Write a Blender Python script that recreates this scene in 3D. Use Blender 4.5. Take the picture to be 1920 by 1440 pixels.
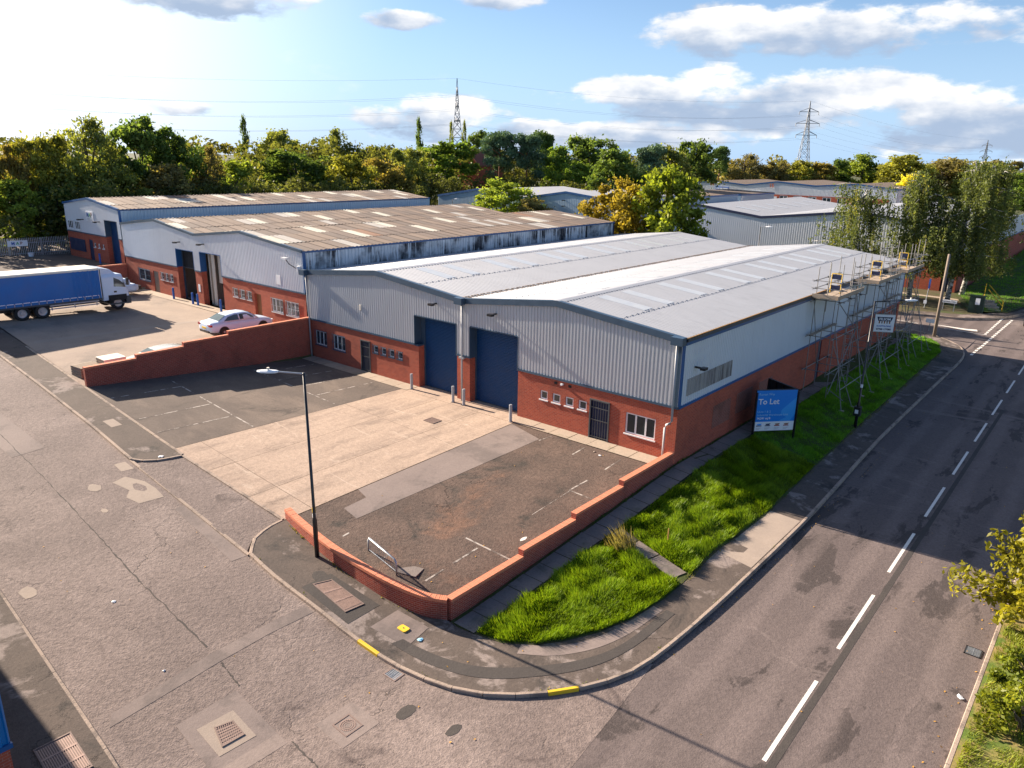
import bpy, bmesh, math, random
import numpy as np
from mathutils import Vector, Matrix
for o in list(bpy.data.objects): bpy.data.objects.remove(o)
scene = bpy.context.scene
COL = scene.collection
rnd = random.Random(7)
npr = np.random.RandomState(11)
rad = math.radians

# ------------------------------------------------------------------ camera
CAM_POS = (14.834, -29.570, 13.40)
YAW, PITCH, ROLL = rad(-39.835), rad(16.862), rad(-1.090)
def cam_matrix():
    cy, sy, cp, sp = math.cos(YAW), math.sin(YAW), math.cos(PITCH), math.sin(PITCH)
    fwd = Vector((sy*cp, cy*cp, -sp)); right = Vector((cy, -sy, 0)); down = fwd.cross(right)
    cr, sr = math.cos(ROLL), math.sin(ROLL)
    r2 = right*cr + down*sr; d2 = right*-sr + down*cr
    m = Matrix((r2, -d2, -fwd)).transposed().to_4x4()
    m.translation = Vector(CAM_POS)
    return m
cd = bpy.data.cameras.new('camera'); cam = bpy.data.objects.new('camera', cd); COL.objects.link(cam)
cam.matrix_world = cam_matrix()
cd.sensor_width = 36.0; cd.lens = 1403.87/1920*36.0; cd.clip_start = 0.1; cd.clip_end = 6000
scene.camera = cam

# ------------------------------------------------------------------ light
SUN_DIR = Vector((1.0, 0.085, -0.445)).normalized()      # direction the light travels
ELEV = math.asin(-SUN_DIR.z)
sl = bpy.data.lights.new('sun', 'SUN'); sl.energy = 5.0; sl.angle = rad(0.55); sl.color = (1.0, 0.85, 0.69)
sun = bpy.data.objects.new('sun', sl); COL.objects.link(sun)
sun.rotation_euler = SUN_DIR.to_track_quat('-Z', 'Y').to_euler()
sun.location = (-60, 0, 60)

world = bpy.data.worlds.new('World'); scene.world = world; world.use_nodes = True
def build_world():
    nt = world.node_tree; nt.nodes.clear(); N = nt.nodes.new; L = nt.links.new
    def M(op, a, b=None, c=None, clamp=False):
        n = N('ShaderNodeMath'); n.operation = op; n.use_clamp = clamp
        for i, v in enumerate((a, b, c)):
            if v is None: continue
            if isinstance(v, (int, float)): n.inputs[i].default_value = v
            else: L(v, n.inputs[i])
        return n.outputs[0]
    def mapr(v, a, b, c=0.0, d=1.0):
        n = N('ShaderNodeMapRange'); n.interpolation_type = 'SMOOTHSTEP'
        L(v, n.inputs[0])
        for i, q in enumerate((a, b, c, d)): n.inputs[i+1].default_value = q
        return n.outputs[0]
    def mix(f, a, b):
        n = N('ShaderNodeMix'); n.data_type = 'RGBA'; L(f, n.inputs[0])
        for i, v in ((6, a), (7, b)):
            if isinstance(v, tuple): n.inputs[i].default_value = v
            else: L(v, n.inputs[i])
        return n.outputs[2]
    tc = N('ShaderNodeTexCoord'); sep = N('ShaderNodeSeparateXYZ'); L(tc.outputs['Generated'], sep.inputs[0])
    x, y, z = sep.outputs
    az = M('MULTIPLY', M('ARCTAN2', x, y), 57.2958)
    el = M('MULTIPLY', M('ARCSINE', z), 57.2958)
    sky = N('ShaderNodeTexSky'); sky.sky_type = 'NISHITA'; sky.sun_disc = False
    sky.sun_elevation = ELEV; sky.sun_rotation = math.atan2(-SUN_DIR.x, -SUN_DIR.y)
    sky.air_density = 1.0; sky.dust_density = 0.5; sky.ozone_density = 2.5; sky.altitude = 100
    # clouds: cumulus banks in azimuth / elevation, broken up by fractal noise; loose cloud elsewhere
    cb = N('ShaderNodeCombineXYZ'); L(M('MULTIPLY', az, 0.16), cb.inputs[0]); L(M('MULTIPLY', el, 0.36), cb.inputs[1])
    nz = N('ShaderNodeTexNoise'); nz.inputs['Scale'].default_value = 1.0; nz.inputs['Detail'].default_value = 9; nz.inputs['Roughness'].default_value = 0.58
    L(cb.outputs[0], nz.inputs['Vector']); n1 = nz.outputs[0]
    cb2 = N('ShaderNodeCombineXYZ'); L(M('MULTIPLY', M('ADD', az, 1.0), 0.16), cb2.inputs[0]); L(M('MULTIPLY', M('ADD', el, -0.55), 0.36), cb2.inputs[1])
    nz2 = N('ShaderNodeTexNoise'); nz2.inputs['Scale'].default_value = 1.0; nz2.inputs['Detail'].default_value = 5; nz2.inputs['Roughness'].default_value = 0.5
    L(cb2.outputs[0], nz2.inputs['Vector']); n2 = nz2.outputs[0]
    val = None; num = None; den = None
    for a0, e0, sa, se in ((-20.5, 8.2, 12.5, 1.9), (-23, 3.9, 15, 2.3), (-9, 2.8, 9, 2.4), (-30, 4.3, 7, 1.7), (-60, 9.7, 7.5, 1.6), (-48, 8.9, 3.2, .8), (-41, 10.3, 4, .8),
                           (-46, 2.6, 6, 1.7), (-62, 2.7, 2.6, .6), (-35, 1.6, 14, 1.2), (24, 5, 12, 2.4), (62, 9, 14, 3.2), (110, 7, 16, 3), (160, 8, 14, 3)):  # banks at positive azimuth are unseen, added as fill for the shaded wall
        d = M('ADD', M('POWER', M('ABSOLUTE', M('DIVIDE', M('SUBTRACT', az, a0), sa)), 2.0), M('POWER', M('ABSOLUTE', M('DIVIDE', M('SUBTRACT', el, e0), se)), 2.0))
        v = M('SUBTRACT', 1.0, d)
        val = v if val is None else M('SMOOTH_MAX', val, v, 0.4)
        wv = M('MAXIMUM', v, 0.0); rel = M('MULTIPLY', M('DIVIDE', M('SUBTRACT', el, e0), se), wv)
        num = rel if num is None else M('ADD', num, rel); den = M('ADD', wv, 0.02) if den is None else M('ADD', den, wv)
    val = M('MAXIMUM', val, -1.2)
    dens = M('ADD', M('MULTIPLY', val, 0.62), M('MULTIPLY', M('SUBTRACT', n1, 0.5), 2.7))
    mask = mapr(dens, 0.06, 0.42)
    wisps = mapr(n1, 0.56, 0.78, 0.0, 0.25)
    mask = M('MAXIMUM', mask, wisps)
    rel = M('DIVIDE', num, den)                              # -1 at a bank's base, +1 at its top
    shade = mapr(M('ADD', M('ADD', M('MULTIPLY', M('SUBTRACT', n1, n2), 2.2), M('MULTIPLY', rel, 0.55)), M('MULTIPLY', dens, -0.28)), -0.50, 0.36)
    cloud = mix(shade, (3.0, 3.8, 5.1, 1), (8.0, 7.9, 7.8, 1))
    hz = mapr(el, -2.0, 14.0, 0.85, 0.0)                     # pale low air
    tint = N('ShaderNodeMix'); tint.data_type = 'RGBA'; tint.blend_type = 'MULTIPLY'; tint.inputs[0].default_value = 1.0; L(sky.outputs[0], tint.inputs[6]); tint.inputs[7].default_value = (0.88, 0.95, 1.08, 1)
    skc = mix(hz, tint.outputs[2], (3.5, 5.3, 7.9, 1))
    sd = N('ShaderNodeVectorMath'); sd.operation = 'DOT_PRODUCT'; L(tc.outputs['Generated'], sd.inputs[0]); sd.inputs[1].default_value = tuple(-SUN_DIR)
    glow = mapr(sd.outputs['Value'], 0.66, 0.98, 0.0, 0.85)  # aureole round the sun
    skc = mix(glow, skc, (9.6, 9.6, 9.5, 1))
    col = mix(mask, skc, cloud)
    bg = N('ShaderNodeBackground'); L(col, bg.inputs[0]); bg.inputs[1].default_value = 0.05
    out = N('ShaderNodeOutputWorld'); L(bg.outputs[0], out.inputs[0])
build_world()
scene.view_settings.view_transform = 'Standard'; scene.view_settings.look = 'None'
scene.view_settings.exposure = 1.55; scene.view_settings.gamma = 1.0
scene.cycles.max_bounces = 6; scene.cycles.diffuse_bounces = 3; scene.cycles.glossy_bounces = 2
scene.cycles.transmission_bounces = 3; scene.cycles.transparent_max_bounces = 6
try: scene.cycles.use_denoising = True
except Exception: pass

# ------------------------------------------------------------------ terrain
def _ss(a, b, x): return np.clip((x-a)/(b-a), 0, 1)
def zroad(x): return np.where(x >= 0.0, -1.0, np.minimum(-1.0-0.0714*x, 3.6))
def platform(x): return np.where(x > -27.95, 0.0, np.where(x > -55.6, 1.6, 3.15))
def G(x, y):
    x = np.asarray(x, float); y = np.asarray(y, float)
    zb = np.where(y > 0, -0.15, np.maximum(-1.0, -0.15+0.062*y))
    zR = zb+(-0.95-zb)*_ss(0.6, 4.6, x)
    zR = zR+(-1.0-zR)*_ss(35, 42, y)
    zR = np.where((x > 13.6) & (y < 40), -0.95, zR)
    pf = platform(x); t = _ss(1.0, 14.6, -y)
    zL = pf+(zroad(x)-pf)*t
    zL = np.where((y > 38.5) & (x > -27.9), zL+(-1.0-zL)*_ss(38.5, 44, y), zL)
    return np.where(x > 0, zR, zL)
def g1(x, y): return float(G(x, y))

# ------------------------------------------------------------------ helpers
def link(o): COL.objects.link(o); return o
def tag(o, label=None, cat=None, group=None, kind=None):
    if label: o['label'] = label
    if cat: o['category'] = cat
    if group: o['group'] = group
    if kind: o['kind'] = kind
    return o
def thing(name, label, cat, loc=(0, 0, 0), group=None, kind=None):
    o = link(bpy.data.objects.new(name, None)); o.location = loc; o.empty_display_size = 0.3
    return tag(o, label, cat, group, kind)
def wloc(o):
    v = Vector(o.location)
    while o.parent: o = o.parent; v = v+Vector(o.location)
    return v
def mesh_obj(name, verts, faces, mat, parent=None, smooth=False, center=True):
    me = bpy.data.meshes.new(name)
    v = np.array(verts, dtype=float).reshape(-1, 3)
    c = np.zeros(3)
    if center and len(v): c = np.array([(v[:, 0].min()+v[:, 0].max())/2, (v[:, 1].min()+v[:, 1].max())/2, v[:, 2].min()])
    me.from_pydata((v-c).tolist(), [], faces)
    if mat is not None:
        for m in (mat if isinstance(mat, (list, tuple)) else [mat]): me.materials.append(m)
    if smooth:
        me.polygons.foreach_set('use_smooth', [True]*len(me.polygons))
    me.validate(); me.update()
    o = link(bpy.data.objects.new(name, me))
    if parent is not None:
        o.parent = parent; o.location = Vector(c)-wloc(parent)
    else: o.location = c
    return o
class MB:
    def __init__(s): s.v = []; s.f = []
    def add(s, verts, faces):
        n = len(s.v); s.v += [tuple(map(float, q)) for q in verts]; s.f += [tuple(i+n for i in f) for f in faces]; return s
    def quad(s, a, b, c, d): return s.add([a, b, c, d], [(0, 1, 2, 3)])
    def box(s, x0, x1, y0, y1, z0, z1):
        return s.add([(x0, y0, z0), (x1, y0, z0), (x1, y1, z0), (x0, y1, z0), (x0, y0, z1), (x1, y0, z1), (x1, y1, z1), (x0, y1, z1)],
                     [(3, 2, 1, 0), (4, 5, 6, 7), (0, 1, 5, 4), (1, 2, 6, 5), (2, 3, 7, 6), (3, 0, 4, 7)])
    def obox(s, c, hx, hy, hz, ax=(1, 0, 0), ay=(0, 1, 0), az=(0, 0, 1)):
        c = Vector(c); X = Vector(ax)*hx; Y = Vector(ay)*hy; Z = Vector(az)*hz
        p = [c+X*i+Y*j+Z*k for k in (-1, 1) for i, j in ((-1, -1), (1, -1), (1, 1), (-1, 1))]
        return s.add(p, [(3, 2, 1, 0), (4, 5, 6, 7), (0, 1, 5, 4), (1, 2, 6, 5), (2, 3, 7, 6), (3, 0, 4, 7)])
    def tube(s, pts, r, n=6, cap=True):
        pts = [Vector(p) for p in pts]; rs = r if isinstance(r, (list, tuple)) else [r]*len(pts)
        base = len(s.v)
        for i, p in enumerate(pts):
            d = (pts[min(i+1, len(pts)-1)]-pts[max(i-1, 0)]).normalized()
            a = Vector((0, 0, 1)) if abs(d.z) < 0.95 else Vector((1, 0, 0))
            u = d.cross(a).normalized(); w = d.cross(u)
            for k in range(n):
                t = 2*math.pi*k/n; s.v.append(tuple(p+(u*math.cos(t)+w*math.sin(t))*rs[i]))
        for i in range(len(pts)-1):
            for k in range(n):
                a = base+i*n+k; b = base+i*n+(k+1) % n
                s.f.append((a, a+n, b+n, b))
        if cap:
            s.f.append(tuple(base+k for k in range(n))); e = base+(len(pts)-1)*n
            s.f.append(tuple(e+n-1-k for k in range(n)))
        return s
    def prism(s, poly, a0, a1, axis='y'):
        n = len(poly)
        def P(u, v, a): return (u, a, v) if axis == 'y' else ((a, u, v) if axis == 'x' else (u, v, a))
        return s.add([P(u, v, a0) for u, v in poly]+[P(u, v, a1) for u, v in poly],
                     [tuple(range(n)), tuple(range(2*n-1, n-1, -1))]+[(i, i+n, (i+1) % n+n, (i+1) % n) for i in range(n)])
    def build(s, name, mat, parent=None, smooth=False, kind=None):
        o = mesh_obj(name, s.v, s.f, mat, parent, smooth)
        if kind: o['kind'] = kind
        return o
def part_box(name, parent, mat, *b): return MB().box(*b).build(name, mat, parent)
def copy_tree(o, parent=None):
    c = link(o.copy()); c.parent = parent
    for ch in list(o.children): copy_tree(ch, c)
    return c
def relabel(o, label, group=None):
    o['label'] = label
    if group: o['group'] = group
    return o
def sheet(name, poly, off, mat, step=1.5, parent=None, kind='structure', zf=None):
    bm = bmesh.new(); bm.faces.new([bm.verts.new((p[0], p[1], 0)) for p in poly]); bm.normal_update()
    bmesh.ops.triangulate(bm, faces=bm.faces[:])
    xs = [p[0] for p in poly]; ys = [p[1] for p in poly]
    for ax, lo, hi in ((0, min(xs), max(xs)), (1, min(ys), max(ys))):
        k = math.floor(lo/step)+1
        while k*step < hi:
            no = (1, 0, 0) if ax == 0 else (0, 1, 0); co = [0, 0, 0]; co[ax] = k*step
            bmesh.ops.bisect_plane(bm, geom=bm.verts[:]+bm.edges[:]+bm.faces[:], plane_co=co, plane_no=no); k += 1
    me = bpy.data.meshes.new(name)
    for v in bm.verts: v.co.z = (g1(v.co.x, v.co.y) if zf is None else zf(v.co.x, v.co.y))+off
    bm.normal_update()
    if sum(f.normal.z for f in bm.faces) < 0: bmesh.ops.reverse_faces(bm, faces=bm.faces[:])
    bm.to_mesh(me); bm.free(); me.materials.append(mat)
    o = link(bpy.data.objects.new(name, me))
    if parent is not None: o.parent = parent; o.location = -wloc(parent)
    elif kind: o['kind'] = kind
    return o
def text_part(name, body, size, mat, parent, origin, xdir, ydir, align='LEFT', extrude=0.004, bold=0.0):
    cu = bpy.data.curves.new(name, 'FONT'); cu.body = body; cu.size = size; cu.align_x = align; cu.extrude = extrude; cu.offset = bold; cu.resolution_u = 3
    t = bpy.data.objects.new(name, cu); COL.objects.link(t)
    me = bpy.data.meshes.new_from_object(t); bpy.data.objects.remove(t); bpy.data.curves.remove(cu)
    X = Vector(xdir).normalized(); Y = Vector(ydir).normalized(); Z = X.cross(Y)
    m = Matrix((X, Y, Z)).transposed().to_4x4(); m.translation = Vector(origin)-wloc(parent)
    me.transform(m); me.materials.clear(); me.materials.append(mat); me.name = name
    o = link(bpy.data.objects.new(name, me)); o.parent = parent
    return o

# ------------------------------------------------------------------ materials
def nodes_mat(name):
    m = bpy.data.materials.new(name); m.use_nodes = True; nt = m.node_tree
    b = nt.nodes['Principled BSDF']
    return m, nt, b
class NT:
    def __init__(s, nt): s.nt = nt; s.N = nt.nodes.new; s.L = nt.links.new
    def pos(s):
        return s.N('ShaderNodeNewGeometry').outputs['Position']
    def noise(s, vec, scale, detail=4, rough=0.55, out=0, dist=0.0):
        n = s.N('ShaderNodeTexNoise'); n.inputs['Scale'].default_value = scale; n.inputs['Detail'].default_value = detail
        n.inputs['Roughness'].default_value = rough; n.inputs['Distortion'].default_value = dist
        s.L(vec, n.inputs['Vector']); return n.outputs[out]
    def ramp(s, v, a, b, c=0.0, d=1.0):
        n = s.N('ShaderNodeMapRange'); s.L(v, n.inputs[0]); n.interpolation_type = 'SMOOTHSTEP'
        for i, q in enumerate((a, b, c, d)): n.inputs[i+1].default_value = q
        return n.outputs[0]
    def mix(s, f, a, b, mode='MIX'):
        n = s.N('ShaderNodeMix'); n.data_type = 'RGBA'; n.blend_type = mode
        for i, v in ((0, f), (6, a), (7, b)):
            if isinstance(v, (int, float)): n.inputs[i].default_value = v
            elif isinstance(v, tuple): n.inputs[i].default_value = v if len(v) == 4 else (*v, 1)
            else: s.L(v, n.inputs[i])
        return n.outputs[2]
    def math(s, op, a, b=0.0):
        n = s.N('ShaderNodeMath'); n.operation = op
        for i, v in enumerate((a, b)):
            if isinstance(v, (int, float)): n.inputs[i].default_value = v
            else: s.L(v, n.inputs[i])
        return n.outputs[0]
    def scalevec(s, v, sc):
        n = s.N('ShaderNodeVectorMath'); n.operation = 'MULTIPLY'; s.L(v, n.inputs[0]); n.inputs[1].default_value = sc; return n.outputs[0]
    def bump(s, h, strength, dist, b):
        n = s.N('ShaderNodeBump'); n.inputs['Strength'].default_value = strength; n.inputs['Distance'].default_value = dist
        s.L(h, n.inputs['Height']); s.L(n.outputs[0], b.inputs['Normal'])
def plain(name, col, rough=0.5, metal=0.0, var=0.12, scale=2.0, coat=0.0, spec=0.5):
    m, nt, b = nodes_mat(name); T = NT(nt); p = T.pos()
    n = T.noise(p, scale, 5)
    c = T.mix(n, tuple(v*(1-var) for v in col), tuple(min(1, v*(1+var)) for v in col)); T.L(c, b.inputs['Base Color'])
    r = T.ramp(n, 0.3, 0.7, max(0.02, rough-0.06), min(1, rough+0.08)); T.L(r, b.inputs['Roughness'])
    b.inputs['Metallic'].default_value = metal; b.inputs['Coat Weight'].default_value = coat; b.inputs['Specular IOR Level'].default_value = spec
    return m
def ground_mat(name, c1, c2, stain=None, stain_scale=0.35, lo=0.5, hi=0.62, speck=0.25, speck_scale=9.0, rough=0.9, crack=0.0, crack_scale=0.3, bump=0.35,
               stain2=None, s2_scale=0.12, lo2=0.52, hi2=0.6, stretch=(1, 1, 1), lanes=None):
    m, nt, b = nodes_mat(name); T = NT(nt); p = T.pos()
    pv = T.scalevec(p, stretch)
    c = T.mix(T.ramp(T.noise(pv, 0.5, 6, 0.6), 0.3, 0.7), c1, c2)
    if stain: c = T.mix(T.ramp(T.noise(pv, stain_scale, 8, 0.68, dist=0.4), lo, hi), c, stain)
    if stain2: c = T.mix(T.ramp(T.noise(T.scalevec(p, (stretch[1], stretch[0], 1)), s2_scale, 9, 0.7, dist=0.8), lo2, hi2), c, stain2)
    if lanes:                                                # wheel tracks polished by traffic, along y
        sx = T.N('ShaderNodeSeparateXYZ'); T.L(p, sx.inputs[0])
        ph = T.math('MULTIPLY', T.math('SUBTRACT', T.math('ADD', sx.outputs[0], T.math('MULTIPLY', sx.outputs[1], 0.0115)), lanes[0]), 6.2832/lanes[1])
        tr = T.ramp(T.math('ADD', T.math('COSINE', ph), T.math('MULTIPLY', T.math('SUBTRACT', T.noise(pv, 0.8, 6, 0.65), 0.5), 2.6)), 0.0, 1.1, 0, lanes[2])
        c = T.mix(tr, c, tuple(v_*1.32 for v_ in c1))
    sp = T.noise(p, speck_scale, 3, 0.7); sp2 = T.noise(p, speck_scale*3.1, 2, 0.6)
    f = T.math('ADD', T.math('MULTIPLY', T.math('SUBTRACT', sp, 0.5), speck*2.2), T.math('MULTIPLY', T.math('SUBTRACT', sp2, 0.5), speck*2.0))
    mul = T.math('ADD', f, 1.0)
    vm = T.N('ShaderNodeVectorMath'); vm.operation = 'SCALE'; T.L(c, vm.inputs[0]); T.L(mul, vm.inputs['Scale']); c = vm.outputs[0]
    h = T.math('ADD', sp, T.math('MULTIPLY', sp2, 0.5))
    if crack:
        v = T.N('ShaderNodeTexVoronoi'); v.feature = 'DISTANCE_TO_EDGE'; v.inputs['Scale'].default_value = crack_scale
        wob = T.N('ShaderNodeVectorMath'); wob.operation = 'ADD'; T.L(p, wob.inputs[0])
        nz = T.noise(p, 1.3, 5, 0.65, out=1); ws = T.scalevec(nz, (1.6, 1.6, 0)); T.L(ws, wob.inputs[1]); T.L(wob.outputs[0], v.inputs['Vector'])
        k = T.ramp(v.outputs['Distance'], 0.0, 0.012, 1.0, 0.0)
        k = T.math('MULTIPLY', k, T.ramp(T.noise(p, 0.22, 3), 0.48, 0.62, 0.0, crack))
        c = T.mix(k, c, tuple(v_*0.28 for v_ in c1))
        h = T.math('SUBTRACT', h, T.math('MULTIPLY', k, 1.2))
    T.L(c, b.inputs['Base Color']); b.inputs['Roughness'].default_value = rough; b.inputs['Specular IOR Level'].default_value = 0.25
    T.bump(h, bump, 0.03, b)
    return m
def brick_mat(name, c1, c2, mortar, dark=(0.10, 0.05, 0.04), dirt=0.35, low_stain=None):
    m, nt, b = nodes_mat(name); T = NT(nt); p = T.pos()
    sp = T.N('ShaderNodeSeparateXYZ'); T.L(p, sp.inputs[0])
    cb = T.N('ShaderNodeCombineXYZ'); T.L(T.math('ADD', sp.outputs[0], sp.outputs[1]), cb.inputs[0]); T.L(sp.outputs[2], cb.inputs[1])
    br = T.N('ShaderNodeTexBrick'); T.L(cb.outputs[0], br.inputs['Vector'])
    br.inputs['Scale'].default_value = 1.0; br.inputs['Brick Width'].default_value = 0.225; br.inputs['Row Height'].default_value = 0.075
    br.inputs['Mortar Size'].default_value = 0.009; br.inputs['Mortar Smooth'].default_value = 0.3; br.inputs['Bias'].default_value = -0.1
    br.inputs['Color1'].default_value = (*c1, 1); br.inputs['Color2'].default_value = (*c2, 1); br.inputs['Mortar'].default_value = (*mortar, 1)
    c = br.outputs['Color']
    n = T.noise(p, 0.8, 6, 0.6); c = T.mix(T.ramp(n, 0.45, 0.75, 0, dirt), c, dark)
    n2 = T.noise(T.scalevec(p, (1, 1, 4)), 3.0, 4, 0.6); c = T.mix(T.ramp(n2, 0.35, 0.7, 0, 0.25), c, tuple(min(1, v*1.3) for v in c1))
    T.L(c, b.inputs['Base Color']); b.inputs['Roughness'].default_value = 0.88; b.inputs['Specular IOR Level'].default_value = 0.2
    T.bump(br.outputs['Fac'], -0.8, 0.012, b)
    return m
def clad_mat(name, col, streak=(0.25, 0.25, 0.27), amt=0.25, lo=0.55, hi=0.8, rough=0.42, metal=0.15, freq=(9, 9, 0.35)):
    m, nt, b = nodes_mat(name); T = NT(nt); p = T.pos()
    n = T.noise(p, 0.35, 5); c = T.mix(n, tuple(v*0.92 for v in col), tuple(min(1, v*1.08) for v in col))
    s1 = T.noise(T.scalevec(p, freq), 1.0, 5, 0.65); s2 = T.noise(p, 0.5, 5, 0.6)
    f = T.math('MULTIPLY', T.ramp(s1, lo-0.12, hi-0.12), T.ramp(s2, 0.38, 0.62, 0.15, 1.0))
    c = T.mix(T.math('MULTIPLY', f, amt), c, streak)
    T.L(c, b.inputs['Base Color']); b.inputs['Roughness'].default_value = rough; b.inputs['Metallic'].default_value = metal
    return m
def leaf_mat(name, trans=0.45):
    m = bpy.data.materials.new(name); m.use_nodes = True; nt = m.node_tree; nt.nodes.clear(); T = NT(nt)
    oi = T.N('ShaderNodeObjectInfo'); at = T.N('ShaderNodeAttribute'); at.attribute_name = 'tint'
    c = oi.outputs['Color']; t = at.outputs['Fac']
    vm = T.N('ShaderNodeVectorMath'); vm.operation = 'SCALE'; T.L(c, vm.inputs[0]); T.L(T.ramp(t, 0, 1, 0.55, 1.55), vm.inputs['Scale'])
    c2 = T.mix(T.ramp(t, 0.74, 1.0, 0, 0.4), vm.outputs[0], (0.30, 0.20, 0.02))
    d = T.N('ShaderNodeBsdfDiffuse'); T.L(c2, d.inputs[0]); tr = T.N('ShaderNodeBsdfTranslucent')
    vt = T.mix(1.0, c2, (1.0, 0.95, 0.45), 'MULTIPLY'); vs = T.N('ShaderNodeVectorMath'); vs.operation = 'SCALE'; T.L(vt, vs.inputs[0]); vs.inputs['Scale'].default_value = 1.5
    T.L(vs.outputs[0], tr.inputs[0])
    ms = T.N('ShaderNodeMixShader'); ms.inputs[0].default_value = trans; T.L(d.outputs[0], ms.inputs[1]); T.L(tr.outputs[0], ms.inputs[2])
    gl = T.N('ShaderNodeBsdfGlossy'); gl.inputs['Roughness'].default_value = 0.45; gl.inputs[0].default_value = (1, 1, 1, 1)
    m2 = T.N('ShaderNodeMixShader'); m2.inputs[0].default_value = 0.012; T.L(ms.outputs[0], m2.inputs[1]); T.L(gl.outputs[0], m2.inputs[2])
    out = T.N('ShaderNodeOutputMaterial'); T.L(m2.outputs[0], out.inputs[0])
    return m
def glass_mat(name, col=(0.02, 0.03, 0.035), rough=0.06):
    m, nt, b = nodes_mat(name); T = NT(nt); p = T.pos()
    c = T.mix(T.noise(p, 1.5, 3), tuple(v*0.5 for v in col), tuple(v*1.8 for v in col)); T.L(c, b.inputs['Base Color'])
    b.inputs['Roughness'].default_value = rough; b.inputs['Specular IOR Level'].default_value = 0.7
    return m
K = {}
K['brick'] = brick_mat('red_brick', (0.42, 0.088, 0.046), (0.29, 0.052, 0.032), (0.38, 0.19, 0.14))
K['brick_wall'] = brick_mat('boundary_brick', (0.37, 0.070, 0.042), (0.25, 0.044, 0.030), (0.44, 0.25, 0.19), dirt=0.5)
K['brick_infill'] = brick_mat('infill_brick', (0.27, 0.075, 0.05), (0.20, 0.06, 0.04), (0.33, 0.24, 0.2), dirt=0.7)
K['coping'] = plain('coping_brick', (0.64, 0.22, 0.12), 0.85, var=0.25, scale=9)
K['clad'] = clad_mat('grey_cladding', (0.49, 0.515, 0.545))
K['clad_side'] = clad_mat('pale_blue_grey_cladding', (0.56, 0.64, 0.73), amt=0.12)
K['clad_white'] = clad_mat('white_cladding', (0.66, 0.69, 0.73), amt=0.10)
K['clad_blue'] = clad_mat('pale_blue_cladding', (0.42, 0.55, 0.66), amt=0.15)
K['clad_old'] = clad_mat('peeling_cladding', (0.66, 0.70, 0.74), streak=(0.012, 0.017, 0.03), amt=1.0, lo=0.52, hi=0.60, freq=(4.6, 4.6, 0.28))
K['clad_patch'] = clad_mat('weathered_cladding_patch', (0.30, 0.32, 0.34), streak=(0.08, 0.08, 0.09), amt=0.9, lo=0.55, hi=0.7)
K['roof'] = clad_mat('pale_steel_roof', (0.375, 0.39, 0.42), streak=(0.26, 0.275, 0.305), amt=0.4, rough=0.58, metal=0.05, freq=(0.8, 3, 1))
K['rooflight'] = plain('rooflight_sheet', (0.50, 0.525, 0.54), 0.35, var=0.08)
K['slate_blue'] = plain('slate_blue_trim', (0.045, 0.085, 0.135), 0.4, metal=0.1, coat=0.1)
K['blue'] = plain('bright_blue_trim', (0.012, 0.09, 0.26), 0.4, coat=0.15)
K['door_blue'] = plain('blue_roller_steel', (0.004, 0.052, 0.155), 0.45, metal=0.1)
K['navy'] = plain('navy_paint', (0.01, 0.02, 0.07), 0.5)
K['gutter'] = plain('dark_gutter', (0.055, 0.065, 0.075), 0.6)
K['rust'] = plain('orange_edge', (0.38, 0.20, 0.06), 0.8, var=0.5, scale=6)
K['pvc'] = plain('grey_pipe', (0.36, 0.37, 0.39), 0.45)
K['white'] = plain('white_frame', (0.78, 0.78, 0.78), 0.4, var=0.05)
K['white_paint'] = plain('white_vehicle_paint', (0.60, 0.71, 0.86), 0.35, var=0.03, coat=0.1)
K['cream'] = plain('cream_tarpaulin', (0.72, 0.66, 0.56), 0.7, var=0.1, scale=0.7)
K['line'] = plain('road_paint', (0.72, 0.68, 0.62), 0.8, var=0.2, scale=8)
K['line_worn'] = ground_mat('worn_road_paint', (0.50, 0.45, 0.40), (0.40, 0.35, 0.31), stain=(0.13, 0.105, 0.09), stain_scale=1.6, lo=0.44, hi=0.54, speck=0.2)
K['yellow'] = plain('yellow_paint', (0.75, 0.48, 0.02), 0.6, var=0.15, scale=5)
K['black'] = plain('black_paint', (0.012, 0.012, 0.014), 0.35, coat=0.2)
K['dark'] = plain('dark_void', (0.015, 0.015, 0.017), 0.8)
K['interior'] = plain('warehouse_interior', (0.30, 0.27, 0.22), 0.9, var=0.3)
K['steel'] = plain('galvanised_steel', (0.42, 0.44, 0.46), 0.4, metal=0.6, var=0.25, scale=6)
K['pylon'] = plain('pylon_steel', (0.24, 0.26, 0.29), 0.6, metal=0.2)
K['iron'] = plain('cast_iron', (0.20, 0.14, 0.12), 0.75, metal=0.2, var=0.35, scale=7)
K['gate'] = plain('grey_gate_steel', (0.10, 0.105, 0.11), 0.5, metal=0.3)
K['glass'] = glass_mat('window_glass'); K['car_glass'] = glass_mat('vehicle_glass', (0.05, 0.08, 0.085))
K['tube'] = plain('scaffold_tube', (0.24, 0.235, 0.23), 0.5, metal=0.4, var=0.35, scale=5)
K['board'] = plain('scaffold_board', (0.36, 0.285, 0.215), 0.85, var=0.3, scale=3)
K['wood'] = plain('weathered_timber', (0.24, 0.19, 0.15), 0.9, var=0.3, scale=3)
K['tyre'] = plain('tyre_rubber', (0.018, 0.018, 0.02), 0.85)
K['rim'] = plain('wheel_rim', (0.42, 0.42, 0.44), 0.4, metal=0.5)
K['curtain'] = plain('blue_curtain', (0.001, 0.14, 0.45), 0.42, var=0.12, scale=1.2)
K['red'] = plain('red_lens', (0.35, 0.01, 0.01), 0.3); K['orange'] = plain('orange_numeral', (0.55, 0.13, 0.05), 0.6)
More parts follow.
